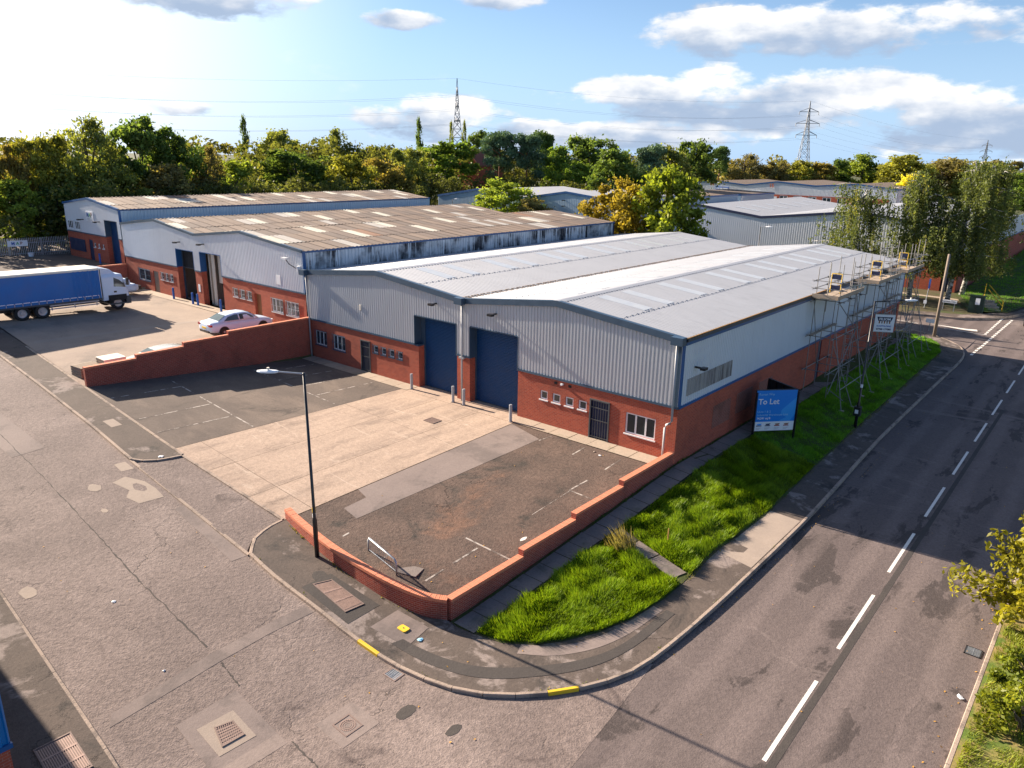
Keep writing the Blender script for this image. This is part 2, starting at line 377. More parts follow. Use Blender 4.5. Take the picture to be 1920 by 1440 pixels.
K['sign_blue'] = plain('sign_blue', (0.005, 0.22, 0.72), 0.35, var=0.04); K['sign_light'] = plain('sign_light_blue', (0.03, 0.33, 0.80), 0.35, var=0.04)
K['sign_white'] = plain('sign_white', (0.80, 0.82, 0.85), 0.4, var=0.03); K['cyan_text'] = plain('cyan_lettering', (0.30, 0.62, 0.85), 0.5, var=0.03)
K['green'] = plain('green_ink', (0.10, 0.40, 0.12), 0.5); K['brown'] = plain('brown_ink', (0.25, 0.10, 0.04), 0.5); K['ink_blue'] = plain('blue_ink', (0.02, 0.12, 0.45), 0.5)
K['cabinet'] = plain('green_cabinet', (0.008, 0.03, 0.022), 0.5)
K['bark'] = plain('tree_bark', (0.10, 0.08, 0.06), 0.95, var=0.4, scale=4); K['pinebark'] = plain('pine_bark', (0.22, 0.10, 0.055), 0.95, var=0.4, scale=4)
K['leaf'] = leaf_mat('leaves'); K['needle'] = leaf_mat('needles', 0.15); K['blade'] = leaf_mat('grass_blades', 0.35)
K['asb'] = [clad_mat('fibre_cement_%d' % i, c, streak=tuple(v*0.6 for v in c), amt=0.45, rough=0.9, metal=0.0, freq=(1.5, 4, 1)) for i, c in enumerate(
    [(0.235, 0.175, 0.135), (0.21, 0.16, 0.13), (0.26, 0.195, 0.15), (0.185, 0.145, 0.12), (0.44, 0.41, 0.37), (0.60, 0.565, 0.47), (0.30, 0.17, 0.11)])]
K['side_road'] = ground_mat('side_road_asphalt', (0.212, 0.166, 0.147), (0.170, 0.133, 0.119), stain=(0.250, 0.198, 0.176), stain_scale=0.22, lo=0.46, hi=0.66, speck=0.5, speck_scale=7, crack=0.5, crack_scale=0.26, bump=0.8, stain2=(0.108, 0.083, 0.076), s2_scale=0.6, lo2=0.58, hi2=0.72)
K['main_road'] = ground_mat('main_road_asphalt', (0.145, 0.115, 0.106), (0.122, 0.097, 0.091), stain=(0.072, 0.058, 0.054), stain_scale=0.6, lo=0.555, hi=0.60, speck=0.35, speck_scale=8, bump=0.5, stain2=(0.175, 0.140, 0.128), s2_scale=0.35, lo2=0.54, hi2=0.66, stretch=(1.4, .42, 1), lanes=(7.2, 1.75, 0.55))
K['footway'] = ground_mat('footway_asphalt', (0.124, 0.097, 0.081), (0.092, 0.073, 0.062), stain=(0.245, 0.20, 0.178), stain_scale=0.5, lo=0.53, hi=0.61, speck=0.3, crack=0.8, crack_scale=0.5, stain2=(0.055, 0.048, 0.043), s2_scale=0.3, lo2=0.53, hi2=0.66)
K['lot'] = ground_mat('car_park_asphalt', (0.140, 0.110, 0.091), (0.112, 0.088, 0.075), stain=(0.185, 0.143, 0.115), stain_scale=0.3, lo=0.48, hi=0.66, speck=0.28, stain2=(0.080, 0.064, 0.055), s2_scale=0.6, lo2=0.56, hi2=0.7, stretch=(.5, 1, 1))
K['lot_right'] = ground_mat('rough_car_park_asphalt', (0.138, 0.095, 0.075), (0.092, 0.066, 0.054), stain=(0.225, 0.122, 0.078), stain_scale=0.26, lo=0.53, hi=0.74, speck=0.55, speck_scale=7, bump=0.8, crack=0.6, stain2=(0.055, 0.046, 0.039), s2_scale=0.45, lo2=0.54, hi2=0.68)
K['concrete'] = ground_mat('apron_concrete', (0.45, 0.335, 0.255), (0.37, 0.275, 0.212), stain=(0.30, 0.225, 0.175), stain_scale=0.5, lo=0.5, hi=0.68, speck=0.3, speck_scale=6, crack=0.3, crack_scale=0.22, bump=0.4, stretch=(3, .6, 1), stain2=(0.50, 0.39, 0.305), s2_scale=0.8, lo2=0.55, hi2=0.7)
K['lot2'] = ground_mat('upper_yard_concrete', (0.36, 0.28, 0.22), (0.30, 0.235, 0.19), stain=(0.22, 0.18, 0.15), stain_scale=0.2, lo=0.5, hi=0.68, speck=0.14, bump=0.2, crack=0.3)
K['patch'] = ground_mat('smooth_patch', (0.25, 0.20, 0.178), (0.215, 0.172, 0.155), stain=(0.17, 0.138, 0.125), stain_scale=0.5, speck=0.16, bump=0.2)
K['patch_dark'] = ground_mat('fresh_tarmac', (0.075, 0.065, 0.058), (0.062, 0.054, 0.05), speck=0.2, bump=0.3)
K['patch_pale'] = ground_mat('pale_cement_patch', (0.36, 0.29, 0.235), (0.30, 0.245, 0.205), speck=0.12, bump=0.15)
K['kerb'] = ground_mat('kerb_concrete', (0.40, 0.31, 0.245), (0.31, 0.245, 0.20), stain=(0.20, 0.16, 0.135), stain_scale=1.2, speck=0.2, speck_scale=14)
K['slab'] = ground_mat('paving_slab', (0.235, 0.19, 0.17), (0.185, 0.155, 0.14), stain=(0.12, 0.11, 0.085), stain_scale=0.9, lo=0.5, hi=0.68, speck=0.2)
K['slab_pale'] = ground_mat('pale_paving_slab', (0.42, 0.34, 0.265), (0.36, 0.29, 0.225), stain=(0.25, 0.22, 0.15), stain_scale=0.8, lo=0.54, hi=0.7, speck=0.15)
K['soil'] = ground_mat('soil_and_turf', (0.055, 0.075, 0.018), (0.075, 0.065, 0.03), stain=(0.05, 0.085, 0.014), stain_scale=0.8, speck=0.4, speck_scale=6)
K['verge_dry'] = ground_mat('dry_turf', (0.30, 0.20, 0.085), (0.16, 0.17, 0.04), stain=(0.10, 0.15, 0.025), stain_scale=0.7, lo=0.48, hi=0.6, speck=0.3, speck_scale=6)
K['earth'] = ground_mat('far_ground', (0.07, 0.085, 0.03), (0.09, 0.085, 0.045), stain=(0.05, 0.065, 0.02), stain_scale=0.05, speck=0.3, speck_scale=3)
K['leaf_litter'] = ground_mat('leafy_earth', (0.10, 0.075, 0.045), (0.075, 0.075, 0.03), stain=(0.06, 0.085, 0.025), stain_scale=0.4, speck=0.4, speck_scale=5)

# ================================================================== GROUND
def catmull(pts, n=6):
    P = [np.array(p, float) for p in pts]; P = [2*P[0]-P[1]]+P+[2*P[-1]-P[-2]]; out = []
    for i in range(1, len(P)-2):
        for k in range(n):
            t = k/n; a, b, c, d = P[i-1:i+3]
            out.append(tuple(0.5*((2*b)+(c-a)*t+(2*a-5*b+4*c-d)*t*t+(3*b-a-3*c+d)*t**3)))
    out.append(tuple(P[-2])); return out
def base_ground():
    xs = np.concatenate([[-3500, -1500, -700, -380, -260], np.arange(-180, 60, 3.0), [60, 120, 260, 600, 1500, 3500]])
    ys = np.concatenate([[-1500, -500, -200, -90], np.arange(-60, 180, 3.0), [180, 240, 320, 500, 900, 1800, 3800]])
    X, Y = np.meshgrid(xs, ys); Z = G(X, Y)-0.32
    far = np.clip((np.hypot(X, Y)-170)/300, 0, 1); Z = Z*(1-far)+(-1.0)*far
    v = np.stack([X, Y, Z], -1).reshape(-1, 3); nx = len(xs)
    f = [(j*nx+i, j*nx+i+1, (j+1)*nx+i+1, (j+1)*nx+i) for j in range(len(ys)-1) for i in range(nx-1)]
    o = mesh_obj('ground', v, f, K['earth'], center=False); o['kind'] = 'structure'
base_ground()

kerb_left = [(-80, -15.0), (-36, -16.1), (-30, -16.2), (-22.5, -16.45), (-17.8, -16.72)]
kerb_end = [(-17.8, -16.72), (-17.35, -16.45), (-16.95, -15.9), (-16.75, -14.95)]
kerb_start = [(-8.95, -14.95), (-8.85, -15.7), (-8.45, -16.5), (-7.7, -17.08)]
kerb_corner = catmull([(-7.7, -17.08), (-5.8, -17.24), (-3.3, -17.28), (-1.5, -17.33), (.68, -17.23), (2.32, -16.88), (3.52, -16.2), (4.67, -15.0), (5.5, -13.55), (5.87, -12.07), (6.05, -9), (6.1, -4.7), (6.1, -.4), (5.98, 4), (5.65, 13.5), (5.55, 27), (5.5, 35.5), (5.1, 39.0), (4.0, 41.8), (1.6, 44.3), (-2, 45.6), (-8, 46)], 5)
front_wall_line = [(-8.95, -14.8), (-8.0, -14.98), (-6.2, -15.25), (-4.6, -15.38), (-2.9, -15.40), (-1.8, -15.32), (-.8, -15.12), (-.1, -14.72)]
verge_edge = [(.45, -14.75), (1.1, -14.65), (2.0, -14.45), (2.8, -13.9), (3.4, -13.15), (4.0, -12.0), (4.35, -10.8), (4.6, -9), (4.6, -7.8), (4.5, -4.4), (4.7, -.6), (4.45, 6.4), (4.25, 17.2), (4.1, 28), (3.95, 36.6), (3.2, 40), (2.2, 42.0), (.4, 43.2)]

side_road = sheet('side_road', [(-95, -13.5), (-.2, -14.2), (4.6, -13.6), (6.0, -12.1), (6.25, -14.5), (6.5, -17.1), (7.2, -34), (4.6, -34), (3.9, -28.5), (2.0, -25.4), (-1.66, -24.4), (-11.4, -23.9), (-95, -22.6)], -0.10, K['side_road'], 2.0)
MRZ = lambda x, y: -1.0 if y >= 42 else -.95+.047*max(0, min(1, (-6-y)/6))
main_road = sheet('main_road', [(6.0, -12.1), (4.8, -11), (4.8, 170), (13.7, 170), (13.7, -60), (8.5, -60), (7.2, -34), (6.5, -17.1), (6.25, -14.5)], -0.15, K['main_road'], 3, zf=MRZ)
far_road = sheet('junction_road', [(-70, 45.6), (-8, 45.5), (-2, 45.0), (1.4, 43.6), (3.6, 41.0), (4.4, 38), (4.95, 38), (4.95, 46), (5.2, 46), (5.2, 57), (4.1, 56.3), (2.1, 54.3), (-.5, 54.0), (-2.5, 53.2), (-70, 52.5)], -0.14, K['main_road'], 3, zf=lambda x, y: -1.0+.045*max(0, min(1, (46-y)/6)))
sheet('footway', [(-80, -13.9), (-37, -14.34), (-27.6, -14.6), (-16.75, -14.88)]+kerb_end[::-1][1:]+kerb_left[::-1][1:], 0.0, K['footway'], 2.0)
fw = sheet('footway', front_wall_line+verge_edge+[(-8, 45.6)]+kerb_corner[::-1]+kerb_start[::-1][1:], 0.0, K['footway'], 1.5)
sheet('footway', [(-95, -22.6), (-11.4, -23.95), (-1.66, -24.42), (2.0, -25.45), (3.9, -28.5), (4.5, -34), (-1.9, -34), (-1.9, -26.3), (-95, -26.3)], 0.02, K['footway'], 2.5)
sheet('crossover', [(-17.35, -16.8), (-16.75, -14.9), (-8.9, -14.9), (-8.9, -15.7), (-8.45, -16.6), (-7.9, -17.14)], -0.045, K['side_road'], 1.5)
# forecourt of the main warehouse
sheet('car_park', [(-27.8, -14.6), (-17.62, -14.86), (-17.62, -0.95), (-27.8, -0.6)], 0.004, K['lot'], 1.5)
lot_r = sheet('car_park', [(-8.85, -14.75), (-8.0, -14.9), (-6.2, -15.15), (-4.6, -15.28), (-2.9, -15.3), (-1.8, -15.22), (-.9, -15.02), (-.2, -14.65), (-.2, -1.0), (-8.85, -1.0)], 0.004, K['lot_right'], 1.5)
apron = thing('concrete_apron', 'pale concrete apron of long bays before the roller doors', None, (-13, -8, -.1), kind='structure'); del apron['label']
for i, (a, b) in enumerate([(-17.58, -14.61), (-14.59, -11.41), (-11.39, -8.88)]):
    for (c, d) in ((-14.9, -13.6), (-13.585, -5.2), (-5.185, -0.98)):
        sheet('concrete_bay', [(a, c), (b, c), (b, d), (a, d)], 0.012+rnd.uniform(-.002, .002), K['concrete'], 1.5, parent=apron)
strip = thing('forecourt_path', None, None, (-14, -.5, 0), kind='structure')
x = -27.8
while x < -.4:
    w = 1.18
    if not (-17.5 < x < -9.0):
        sheet('paving_slab', [(x, -.98), (min(x+w-.03, -.25), -.98), (min(x+w-.03, -.25), -.01), (x, -.01)], 0.03+rnd.uniform(-.004, .004), K['slab_pale'], 5, parent=strip)
    x += w
sheet('door_threshold', [(-17.55, -.98), (-8.9, -.98), (-8.9, .7), (-17.55, .7)], 0.02, K['concrete'], 3)
# smooth repair strip between apron and right bays
sheet('repair_strip', [(-8.83, -1.15), (-6.45, -1.85), (-7.0, -12.85), (-8.0, -12.7), (-8.05, -11.5), (-8.83, -11.3)], 0.010, K['patch'], 2)
# upper yards
sheet('upper_yard', [(-55.5, -13.9), (-37, -14.3), (-28.1, -14.55), (-28.1, .0), (-55.5, .0)], 0.006, K['lot2'], 1.5)
sheet('top_yard', [(-95, -13.3), (-55.75, -13.9), (-55.75, 0.3), (-68.4, .3), (-70.5, 6), (-95, 6)], 0.006, K['lot'], 3)
sheet('yard_repair_strip', [(-37.9, -13.6), (-37.3, -13.9), (-36.4, -1.2), (-36.9, -1.2)], 0.010, K['patch_pale'], 2)
sheet('upper_path', [(-55.4, -1.0), (-28.2, -1.0), (-28.2, -.01), (-55.4, -.01)], 0.05, K['slab_pale'], 3)
# grass ground
sheet('verge', [(.02, -14.7)]+verge_edge+[(-6, 45.4), (-6, 38.6), (-.02, 38.6), (.02, 0)], 0.012, K['soil'], 1.5)
sheet('verge', [(13.66, -60), (60, -60), (60, 170), (13.66, 170)], 0.02, K['verge_dry'], 6, zf=lambda x, y: -0.93+max(0, x-14)*.03)
sheet('birch_bank', [(-70, 52.7), (-2.5, 53.4), (-.5, 54.3), (2.1, 54.6), (2.9, 57), (3.0, 70), (2.6, 120), (-70, 120)], 0.02, K['leaf_litter'], 6, zf=lambda x, y: -.95)
sheet('green_bank', [(2.0, 58.5), (5.2, 60.5), (6.3, 66), (6.3, 170), (-1.0, 170), (-1.0, 68)], 0.05, K['soil'], 4, zf=lambda x, y: -.9+max(0, y-60)*.012)
sheet('footway', [(-2.5, 53.2), (-.5, 54.0), (2.1, 54.3), (4.1, 56.3), (6.5, 61.5), (6.7, 70), (6.7, 170), (5.2, 170), (5.2, 62), (3.1, 58), (1.5, 56.2), (-2.5, 55)], 0.03, K['footway'], 6, zf=lambda x, y: -.95)
sheet('door_path', [(-8, 66.6), (1.0, 66.0), (1.0, 65.0), (-8, 65.6)], 0.06, K['slab_pale'], 6, zf=lambda x, y: -.95)

# ------------------------------------------------------------------ kerbs
def kerb_unit(mat):
    prof = [(-.065, -.22), (.065, -.22), (.065, -.01), (.045, .012), (-.045, .012), (-.065, -.005)]
    m = MB(); n = len(prof)
    m.add([(-.5, u, w) for u, w in prof]+[(.5, u, w) for u, w in prof], [tuple(range(n-1, -1, -1)), tuple(range(n, 2*n))]+[(i, (i+1) % n, (i+1) % n+n, i+n) for i in range(n)])
    me = bpy.data.meshes.new('kerb_stone'); me.from_pydata(m.v, [], m.f); me.materials.append(mat); return me
KM = kerb_unit(K['kerb']); KY = kerb_unit(K['yellow'])
def kerb_line(pts, parent, off=0.0, L=0.915, yellows=(), zf=None):
    pts = [Vector((p[0], p[1], 0)) for p in pts]; seg = []
    tot = sum((pts[i+1]-pts[i]).length for i in range(len(pts)-1)); n = max(1, round(tot/L)); st = tot/n
    def at(s):
        for i in range(len(pts)-1):
            l = (pts[i+1]-pts[i]).length
            if s <= l or i == len(pts)-2: return pts[i].lerp(pts[i+1], min(1.0, s/l))
            s -= l
    zz = (lambda q: g1(q.x, q.y)) if zf is None else (lambda q: zf)
    for k in range(n):
        a = at(k*st); b = at((k+1)*st); a.z = zz(a)+off; b.z = zz(b)+off
        d = b-a; c = (a+b)/2
        yl = any((c-Vector((q[0], q[1], c.z))).length < st*.5 for q in yellows)
        o = link(bpy.data.objects.new('kerb_stone', KY if yl else KM))
        X = d.normalized(); Y = Vector((0, 0, 1)).cross(X).normalized(); Z = X.cross(Y)
        m = Matrix((X, Y, Z)).transposed().to_4x4(); o.rotation_euler = m.to_euler()
        o.scale = ((d.length-.012), 1, 1); o.location = c+Vector((0, 0, rnd.uniform(-.004, .004)))
        o.parent = parent; o.location = o.location-Vector(parent.location)
kb = thing('kerb', None, None, (0, -16, -1), kind='structure')
kerb_line(kerb_left, kb); kerb_line(kerb_end, kb, L=.6)
kerb_line([(-17.8, -16.75), (-7.75, -17.12)], kb, off=-.055)
kerb_line(kerb_start, kb, L=.5); kerb_line(kerb_corner, kb, yellows=((-.75, -17.3), (4.55, -15.12)))
kerb_line([(-80, -22.85), (-11.4, -23.92), (-1.66, -24.38), (.5, -24.85), (2.0, -25.42), (3.9, -28.5)], kb)
kerb_line([(-37, -14.40), (-27.9, -14.62)], kb, L=.915, off=.02); kerb_line([(-27.9, -14.63), (-16.8, -14.9)], kb, off=.02)
kerb_line([(-16.7, -14.93), (-8.95, -14.9)], kb, off=.012)
kr = thing('kerb', None, None, (13.6, 0, -1), kind='structure')
kerb_line([(13.6, -40), (13.6, 75)], kr, zf=-.93); 
kf = thing('kerb', None, None, (2, 54, -1), kind='structure')
kerb_line([(-12, 53.15), (-2.5, 53.2), (-.5, 54.0), (2.1, 54.3), (4.1, 56.3), (5.7, 59.3), (6.5, 62), (6.6, 72), (6.6, 110)], kf, zf=-.93)

# ------------------------------------------------------------------ painted markings
def mark(parent, a, b, w, off, mat, name='road_marking', zf=None):
    a = Vector((*a, 0)); b = Vector((*b, 0)); n = (b-a).normalized().cross(Vector((0, 0, 1)))*(w/2)
    return sheet(name, [tuple((a-n)[:2]), tuple((b-n)[:2]), tuple((b+n)[:2]), tuple((a+n)[:2])], off, mat, 1.5, parent=parent, zf=zf)
for k in range(24):
    y0 = -19.6+6*k
    mark(main_road, (9.86-.0115*y0, y0), (9.86-.0115*(y0+4), y0+4), .115, -.1455, K['line'], zf=MRZ)
sheet('tar_seam', [(10.15, -18), (10.35, -18), (10.05, 24), (9.88, 24)], -.1462, K['patch_dark'], 3, parent=main_road, zf=MRZ)
jz = lambda x, y: -1.0
for k in range(22):
    y0 = 38.6+.9*k
    mark(far_road, (5.72+.012*k, y0), (5.72+.012*k, y0+.6), .2, -.1455, K['line'], zf=(lambda x, y: -.95 if y < 42 else -1.0))
    if y0 > 48.2: mark(far_road, (5.15, y0), (5.15, y0+.6), .2, -.134, K['line'], zf=jz)
mark(far_road, (1.8, 48.75), (5.3, 48.3), .12, -.134, K['line'], zf=jz)
mark(far_road, (-6.5, 50.4), (-.6, 49.5), .12, -.134, K['line'], zf=jz)
sheet('road_marking', [(.2, 50.1), (3.4, 49.35), (4.4, 49.5), (4.2, 50.3), (3.4, 50.0)], -.134, K['line'], 5, parent=far_road, zf=jz)
lot_l = [o for o in bpy.data.objects if o.name.startswith('car_park')][0]
for (a, b) in (((-25.5, -14.3), (-25.6, -10.4)), ((-21.9, -14.5), (-22.0, -10.7)), ((-19.8, -14.6), (-19.7, -10.6)), ((-25.85, -5.2), (-25.9, -1.0)), ((-23.85, -5.3), (-23.7, -1.5)), ((-21.9, -5.4), (-21.8, -1.2)), ((-19.9, -5.4), (-19.9, -1.1))):
    mark(lot_l, a, b, .08, .009, K['line_worn'], 'bay_line')
mark(lot_l, (-27.4, -5.2), (-18.0, -5.6), .08, .0095, K['line_worn'], 'bay_line'); mark(lot_l, (-27.3, -10.35), (-17.7, -10.75), .08, .0095, K['line_worn'], 'bay_line')
for (a, b) in (((-4.1, -2.3), (-4.1, -1.3)), ((-6.35, -2.0), (-6.2, -1.15)), ((-2.0, -2.7), (-2.0, -1.35)), ((-2.1, -5.3), (-2.02, -4.0)), ((-2.1, -5.3), (-.85, -5.3)), ((-2.9, -10.9), (-.6, -10.85)), ((-2.1, -12.4), (-2.1, -11.1)), ((-6.35, -14.4), (-6.4, -13.7)), ((-4.2, -14.3), (-4.2, -13.6)), ((-2.1, -14.3), (-2.1, -12.9))):
    mark(lot_r, a, b, .075, .0095, K['line_worn'], 'bay_line')
mark(lot_r, (-2.05, -7.9), (-2.05, -5.3), .03, .0085, K['line_worn'], 'bay_line')
# repairs in the road and footway
def blob(cx, cy, rx, ry, n=11, seed=0):
    r = random.Random(seed); return [(cx+rx*math.cos(2*math.pi*k/n)*r.uniform(.8, 1.1), cy+ry*math.sin(2*math.pi*k/n)*r.uniform(.8, 1.1)) for k in range(n)]
def patchp(name, poly, mat, off=-.094, parent=side_road): return sheet(name, poly, off, K[mat], 1.0, parent=parent)
patchp('trench_repair', [(-3.15, -23.95), (-3.6, -23.7), (-3.75, -22.2), (-3.95, -20.7), (-4.0, -18.6), (-3.95, -17.42), (-3.5, -17.42), (-3.55, -19), (-3.45, -20.8), (-3.3, -22.3)], 'patch')
patchp('road_repair', [(-12.6, -17.45), (-12.65, -16.98), (-7.8, -17.22), (-7.85, -17.75)], 'patch')
patchp('road_repair', [(-17.9, -17.45), (-17.9, -16.98), (-17.0, -17.0), (-17.05, -17.5)], 'patch_pale')
patchp('road_repair', [(-16.3, -18.2), (-16.5, -17.6), (-15.6, -17.2), (-14.7, -17.15), (-13.8, -17.25), (-13.9, -18.2), (-14.7, -18.35), (-15.2, -18.0)], 'patch_pale')
patchp('road_repair', blob(-16.3, -18.9, .38, .25, seed=3), 'patch_pale')
patchp('road_repair', blob(-14.2, -19.4, .22, .14, 6, seed=4), 'patch_pale')
patchp('road_repair', blob(-15.2, -17.6, .45, .22, 9, seed=5), 'side_road', -.0925)
patchp('road_repair', [(-27.5, -19.0), (-21.5, -18.9), (-21.3, -20.3), (-27.4, -20.3)], 'patch')
patchp('road_repair', [(-2.05, -22.75), (-2.1, -21.0), (.5, -21.1), (.45, -22.9)], 'patch')
patchp('road_repair', [(-1.55, -22.45), (-1.5, -21.45), (-.3, -21.5), (-.35, -22.5)], 'patch_pale', -.088)
patchp('road_repair', [(.5, -20.25), (.5, -19.05), (1.72, -19.1), (1.72, -20.3)], 'patch')
patchp('oil_stain', blob(1.95, -18.35, .22, .38, 10, seed=8), 'patch_dark')
patchp('oil_stain', blob(3.4, -18.0, .16, .3, 9, seed=9), 'patch_dark')
def ragged(pts, w, seed):
    r = random.Random(seed); P = catmull(pts, 10); up = []; dn = []
    for (x_, y_) in P: a_ = w*r.uniform(.15, 1.0); j_ = r.uniform(-.025, .025); up.append((x_, y_+a_+j_)); dn.append((x_, y_-a_*r.uniform(.3, 1)+j_))
    return up+dn[::-1]
seam = [(-40, -19.3), (-24.28, -19.82), (-18.03, -20.03), (-13.03, -20.3), (-8.83, -20.54), (-4.3, -20.66)]
for i in range(len(seam)-1): patchp('broken_joint', ragged([seam[i], ((seam[i][0]+seam[i+1][0])/2, (seam[i][1]+seam[i+1][1])/2), seam[i+1]], .022+.006*i, 40+i), 'patch_dark', -.0935)
patchp('broken_joint', ragged([(-3.4, -20.7), (-2.8, -20.78), (-2.2, -20.84)], .045, 48), 'patch_dark', -.0935); patchp('broken_joint', ragged([(.52, -21.0), (1.2, -21.05), (1.9, -21.1), (3.5, -21.3)], .045, 49), 'patch_dark', -.0935)
patchp('road_repair', blob(-10.6, -23.3, .4, .25, 9, seed=11), 'patch_pale')
patchp('footway_repair', [(-4.75, -17.0), (-4.75, -15.8), (-2.2, -15.75), (-2.15, -17.1)], 'patch_dark', .006, fw)
patchp('footway_repair', [(-1.55, -16.7), (-1.6, -15.5), (-.25, -15.4), (-.05, -16.5)], 'patch', .006, fw)
sheet('footway_repair', [(4.68, .1), (6.0, .0), (6.0, -5.0), (4.6, -4.7)], .006, K['patch_pale'], 2, parent=fw)
sheet('footway_repair', catmull([(2.7, -14.55), (3.6, -13.9), (4.35, -12.8), (4.75, -11.4), (4.9, -9.6)], 4)+catmull([(4.55, -9.6), (4.35, -11.2), (4.0, -12.5), (3.35, -13.5), (2.5, -14.1)], 4), .007, K['patch'], 2, parent=fw)
sheet('footway_repair', catmull([(-.5, -16.75), (1.2, -16.6), (2.6, -16.1), (3.7, -15.1), (4.7, -13.7), (5.2, -12.0), (5.3, -9.5)], 4)+catmull([(4.98, -9.5), (4.88, -11.9), (4.4, -13.4), (3.4, -14.75), (2.3, -15.7), (1.1, -16.15), (-.4, -16.35)], 4), .0085, K['patch_dark'], 2, parent=fw)
patchp('footway_repair', blob(-4.9, -16.15, .35, .28, 10, seed=14), 'patch_dark', .005, fw)
patchp('footway_slab', [(-22.7, -15.9), (-21.7, -15.9), (-21.7, -15.4), (-22.7, -15.4)], 'patch_pale', .006, [o for o in bpy.data.objects if o.name.startswith('footway')][0])
sheet('paint_splash', blob(-1.2, -9.5, .09, .2, 9, seed=19), .0092, K['line'], 1, parent=lot_r)

# ------------------------------------------------------------------ slab path along the boundary wall, and across the verge
path = thing('slab_path', None, None, (.5, -7, -.6), kind='structure')
y = -14.7
while y < 37.5:
    L = .9
    j = rnd.uniform(-.02, .02); bx = 1.02 if y < 1 else .95
    sheet('paving_slab', [(.16+j, y+.012), (bx+j, y+.02), (bx+j, y+L-.02), (.16+j, y+L-.012)], .035+rnd.uniform(-.008, .008), K['slab'], 5, parent=path)
    y += L
for i, (a, b, c, d) in enumerate((((1.15, -6.25), (2.05, -6.45), (1.9, -7.05), (1.1, -6.85)), ((2.1, -6.47), (3.1, -6.7), (2.95, -7.35), (1.95, -7.08)), ((3.15, -6.72), (4.4, -7.0), (4.2, -7.7), (3.0, -7.37)))):
    sheet('paving_slab', [a, d, c, b], .04, K['slab'], 5, parent=path)

# ------------------------------------------------------------------ boundary walls
def wall_segment(parent, pts, thick, z0, ztop, cop=0.11, over=.02):
    """brick body along a polyline (outer face), with brick-on-edge coping"""
    P = [Vector((p[0], p[1], 0)) for p in pts]; n = len(P)
    nor = []
    for i in range(n):
        d = (P[min(i+1, n-1)]-P[max(i-1, 0)]).normalized(); nor.append(Vector((-d.y, d.x, 0)))
    zt = [ztop if isinstance(ztop, (int, float)) else ztop[0]+(ztop[1]-ztop[0])*i/(n-1) for i in range(n)]
    m = MB(); v = []; f = []
    for i in range(n):
        a = P[i]; b = P[i]+nor[i]*thick; zb = z0 if isinstance(z0, (int, float)) else z0(P[i])
        v += [(a.x, a.y, zb), (b.x, b.y, zb), (b.x, b.y, zt[i]-cop), (a.x, a.y, zt[i]-cop)]
    for i in range(n-1):
        k = 4*i
        for q in range(4): f.append((k+q, k+(q+1) % 4, k+4+(q+1) % 4, k+4+q))
    f += [(3, 2, 1, 0), tuple(4*(n-1)+q for q in range(4))]
    m.add(v, f); m.build('brick_body', K['brick_wall'], parent)
    c = MB()
    for i in range(n-1):
        a, b = P[i], P[i+1]; L = (b-a).length; X = (b-a)/L; Y = Vector((-X.y, X.x, 0)); k = max(1, round(L/.075)); s = L/k
        for q in range(k):
            t = (q+.5)/k; z = zt[i]+(zt[i+1]-zt[i])*t
            cc = a+X*(s*(q+.5))+Y*(thick/2); jj = rnd.uniform(-.003, .003)
            c.obox((cc.x, cc.y, z-cop/2+jj), s*.44, thick/2+over, cop/2-.001, X, Y)
    c.build('coping', K['coping'], parent)
    mo = MB()
    for i in range(n-1):
        a, b = P[i], P[i+1]; L = (b-a).length; X = (b-a)/L; Y = Vector((-X.y, X.x, 0)); cc = (a+b)/2+Y*(thick/2); z = (zt[i]+zt[i+1])/2
        mo.obox((cc.x, cc.y, z-cop/2-.004), L/2, thick/2+over-.006, cop/2-.006, X, Y)
    mo.build('coping_mortar', K['brick_wall'], parent)
rw = thing('boundary_wall', 'low stepped red brick wall with orange coping along the grass verge', 'wall', (-.1, -7, -.5))
for y0, y1, zt in ((-14.62, -10.98, -.22), (-10.98, -7.78, .02), (-7.78, -4.36, .26), (-4.36, -.02, .50)):
    wall_segment(rw, [(0, y0), (0, y1)], .225, (lambda p: g1(.3, p.y)-.25), zt)
fwall = thing('boundary_wall', 'low curved red brick wall behind the left street lamp', 'wall', (-4.5, -15.3, -.7))
fl = catmull(front_wall_line, 4)
wall_segment(fwall, [(p[0]+.0, p[1]) for p in fl], .225, (lambda p: g1(p.x, p.y)-.25), (.06, -.24))
lw = thing('boundary_wall', 'tall stepped red brick retaining wall beside the white car', 'wall', (-27.95, -7, .5))
for y0, y1, zt in ((-14.55, -11.76, 2.08), (-11.76, -8.95, 2.28), (-8.95, -6.05, 2.50), (-6.05, -.02, 2.72)):
    wall_segment(lw, [(-27.84, y0), (-27.84, y1)], .225, -.4, zt)
uw = thing('boundary_wall', 'short brown brick wall behind the lorry cab', 'wall', (-55.6, -6, 1.7))
wall_segment(uw, [(-55.45, -13.6), (-55.45, -.02)], .225, 1.0, 3.55)

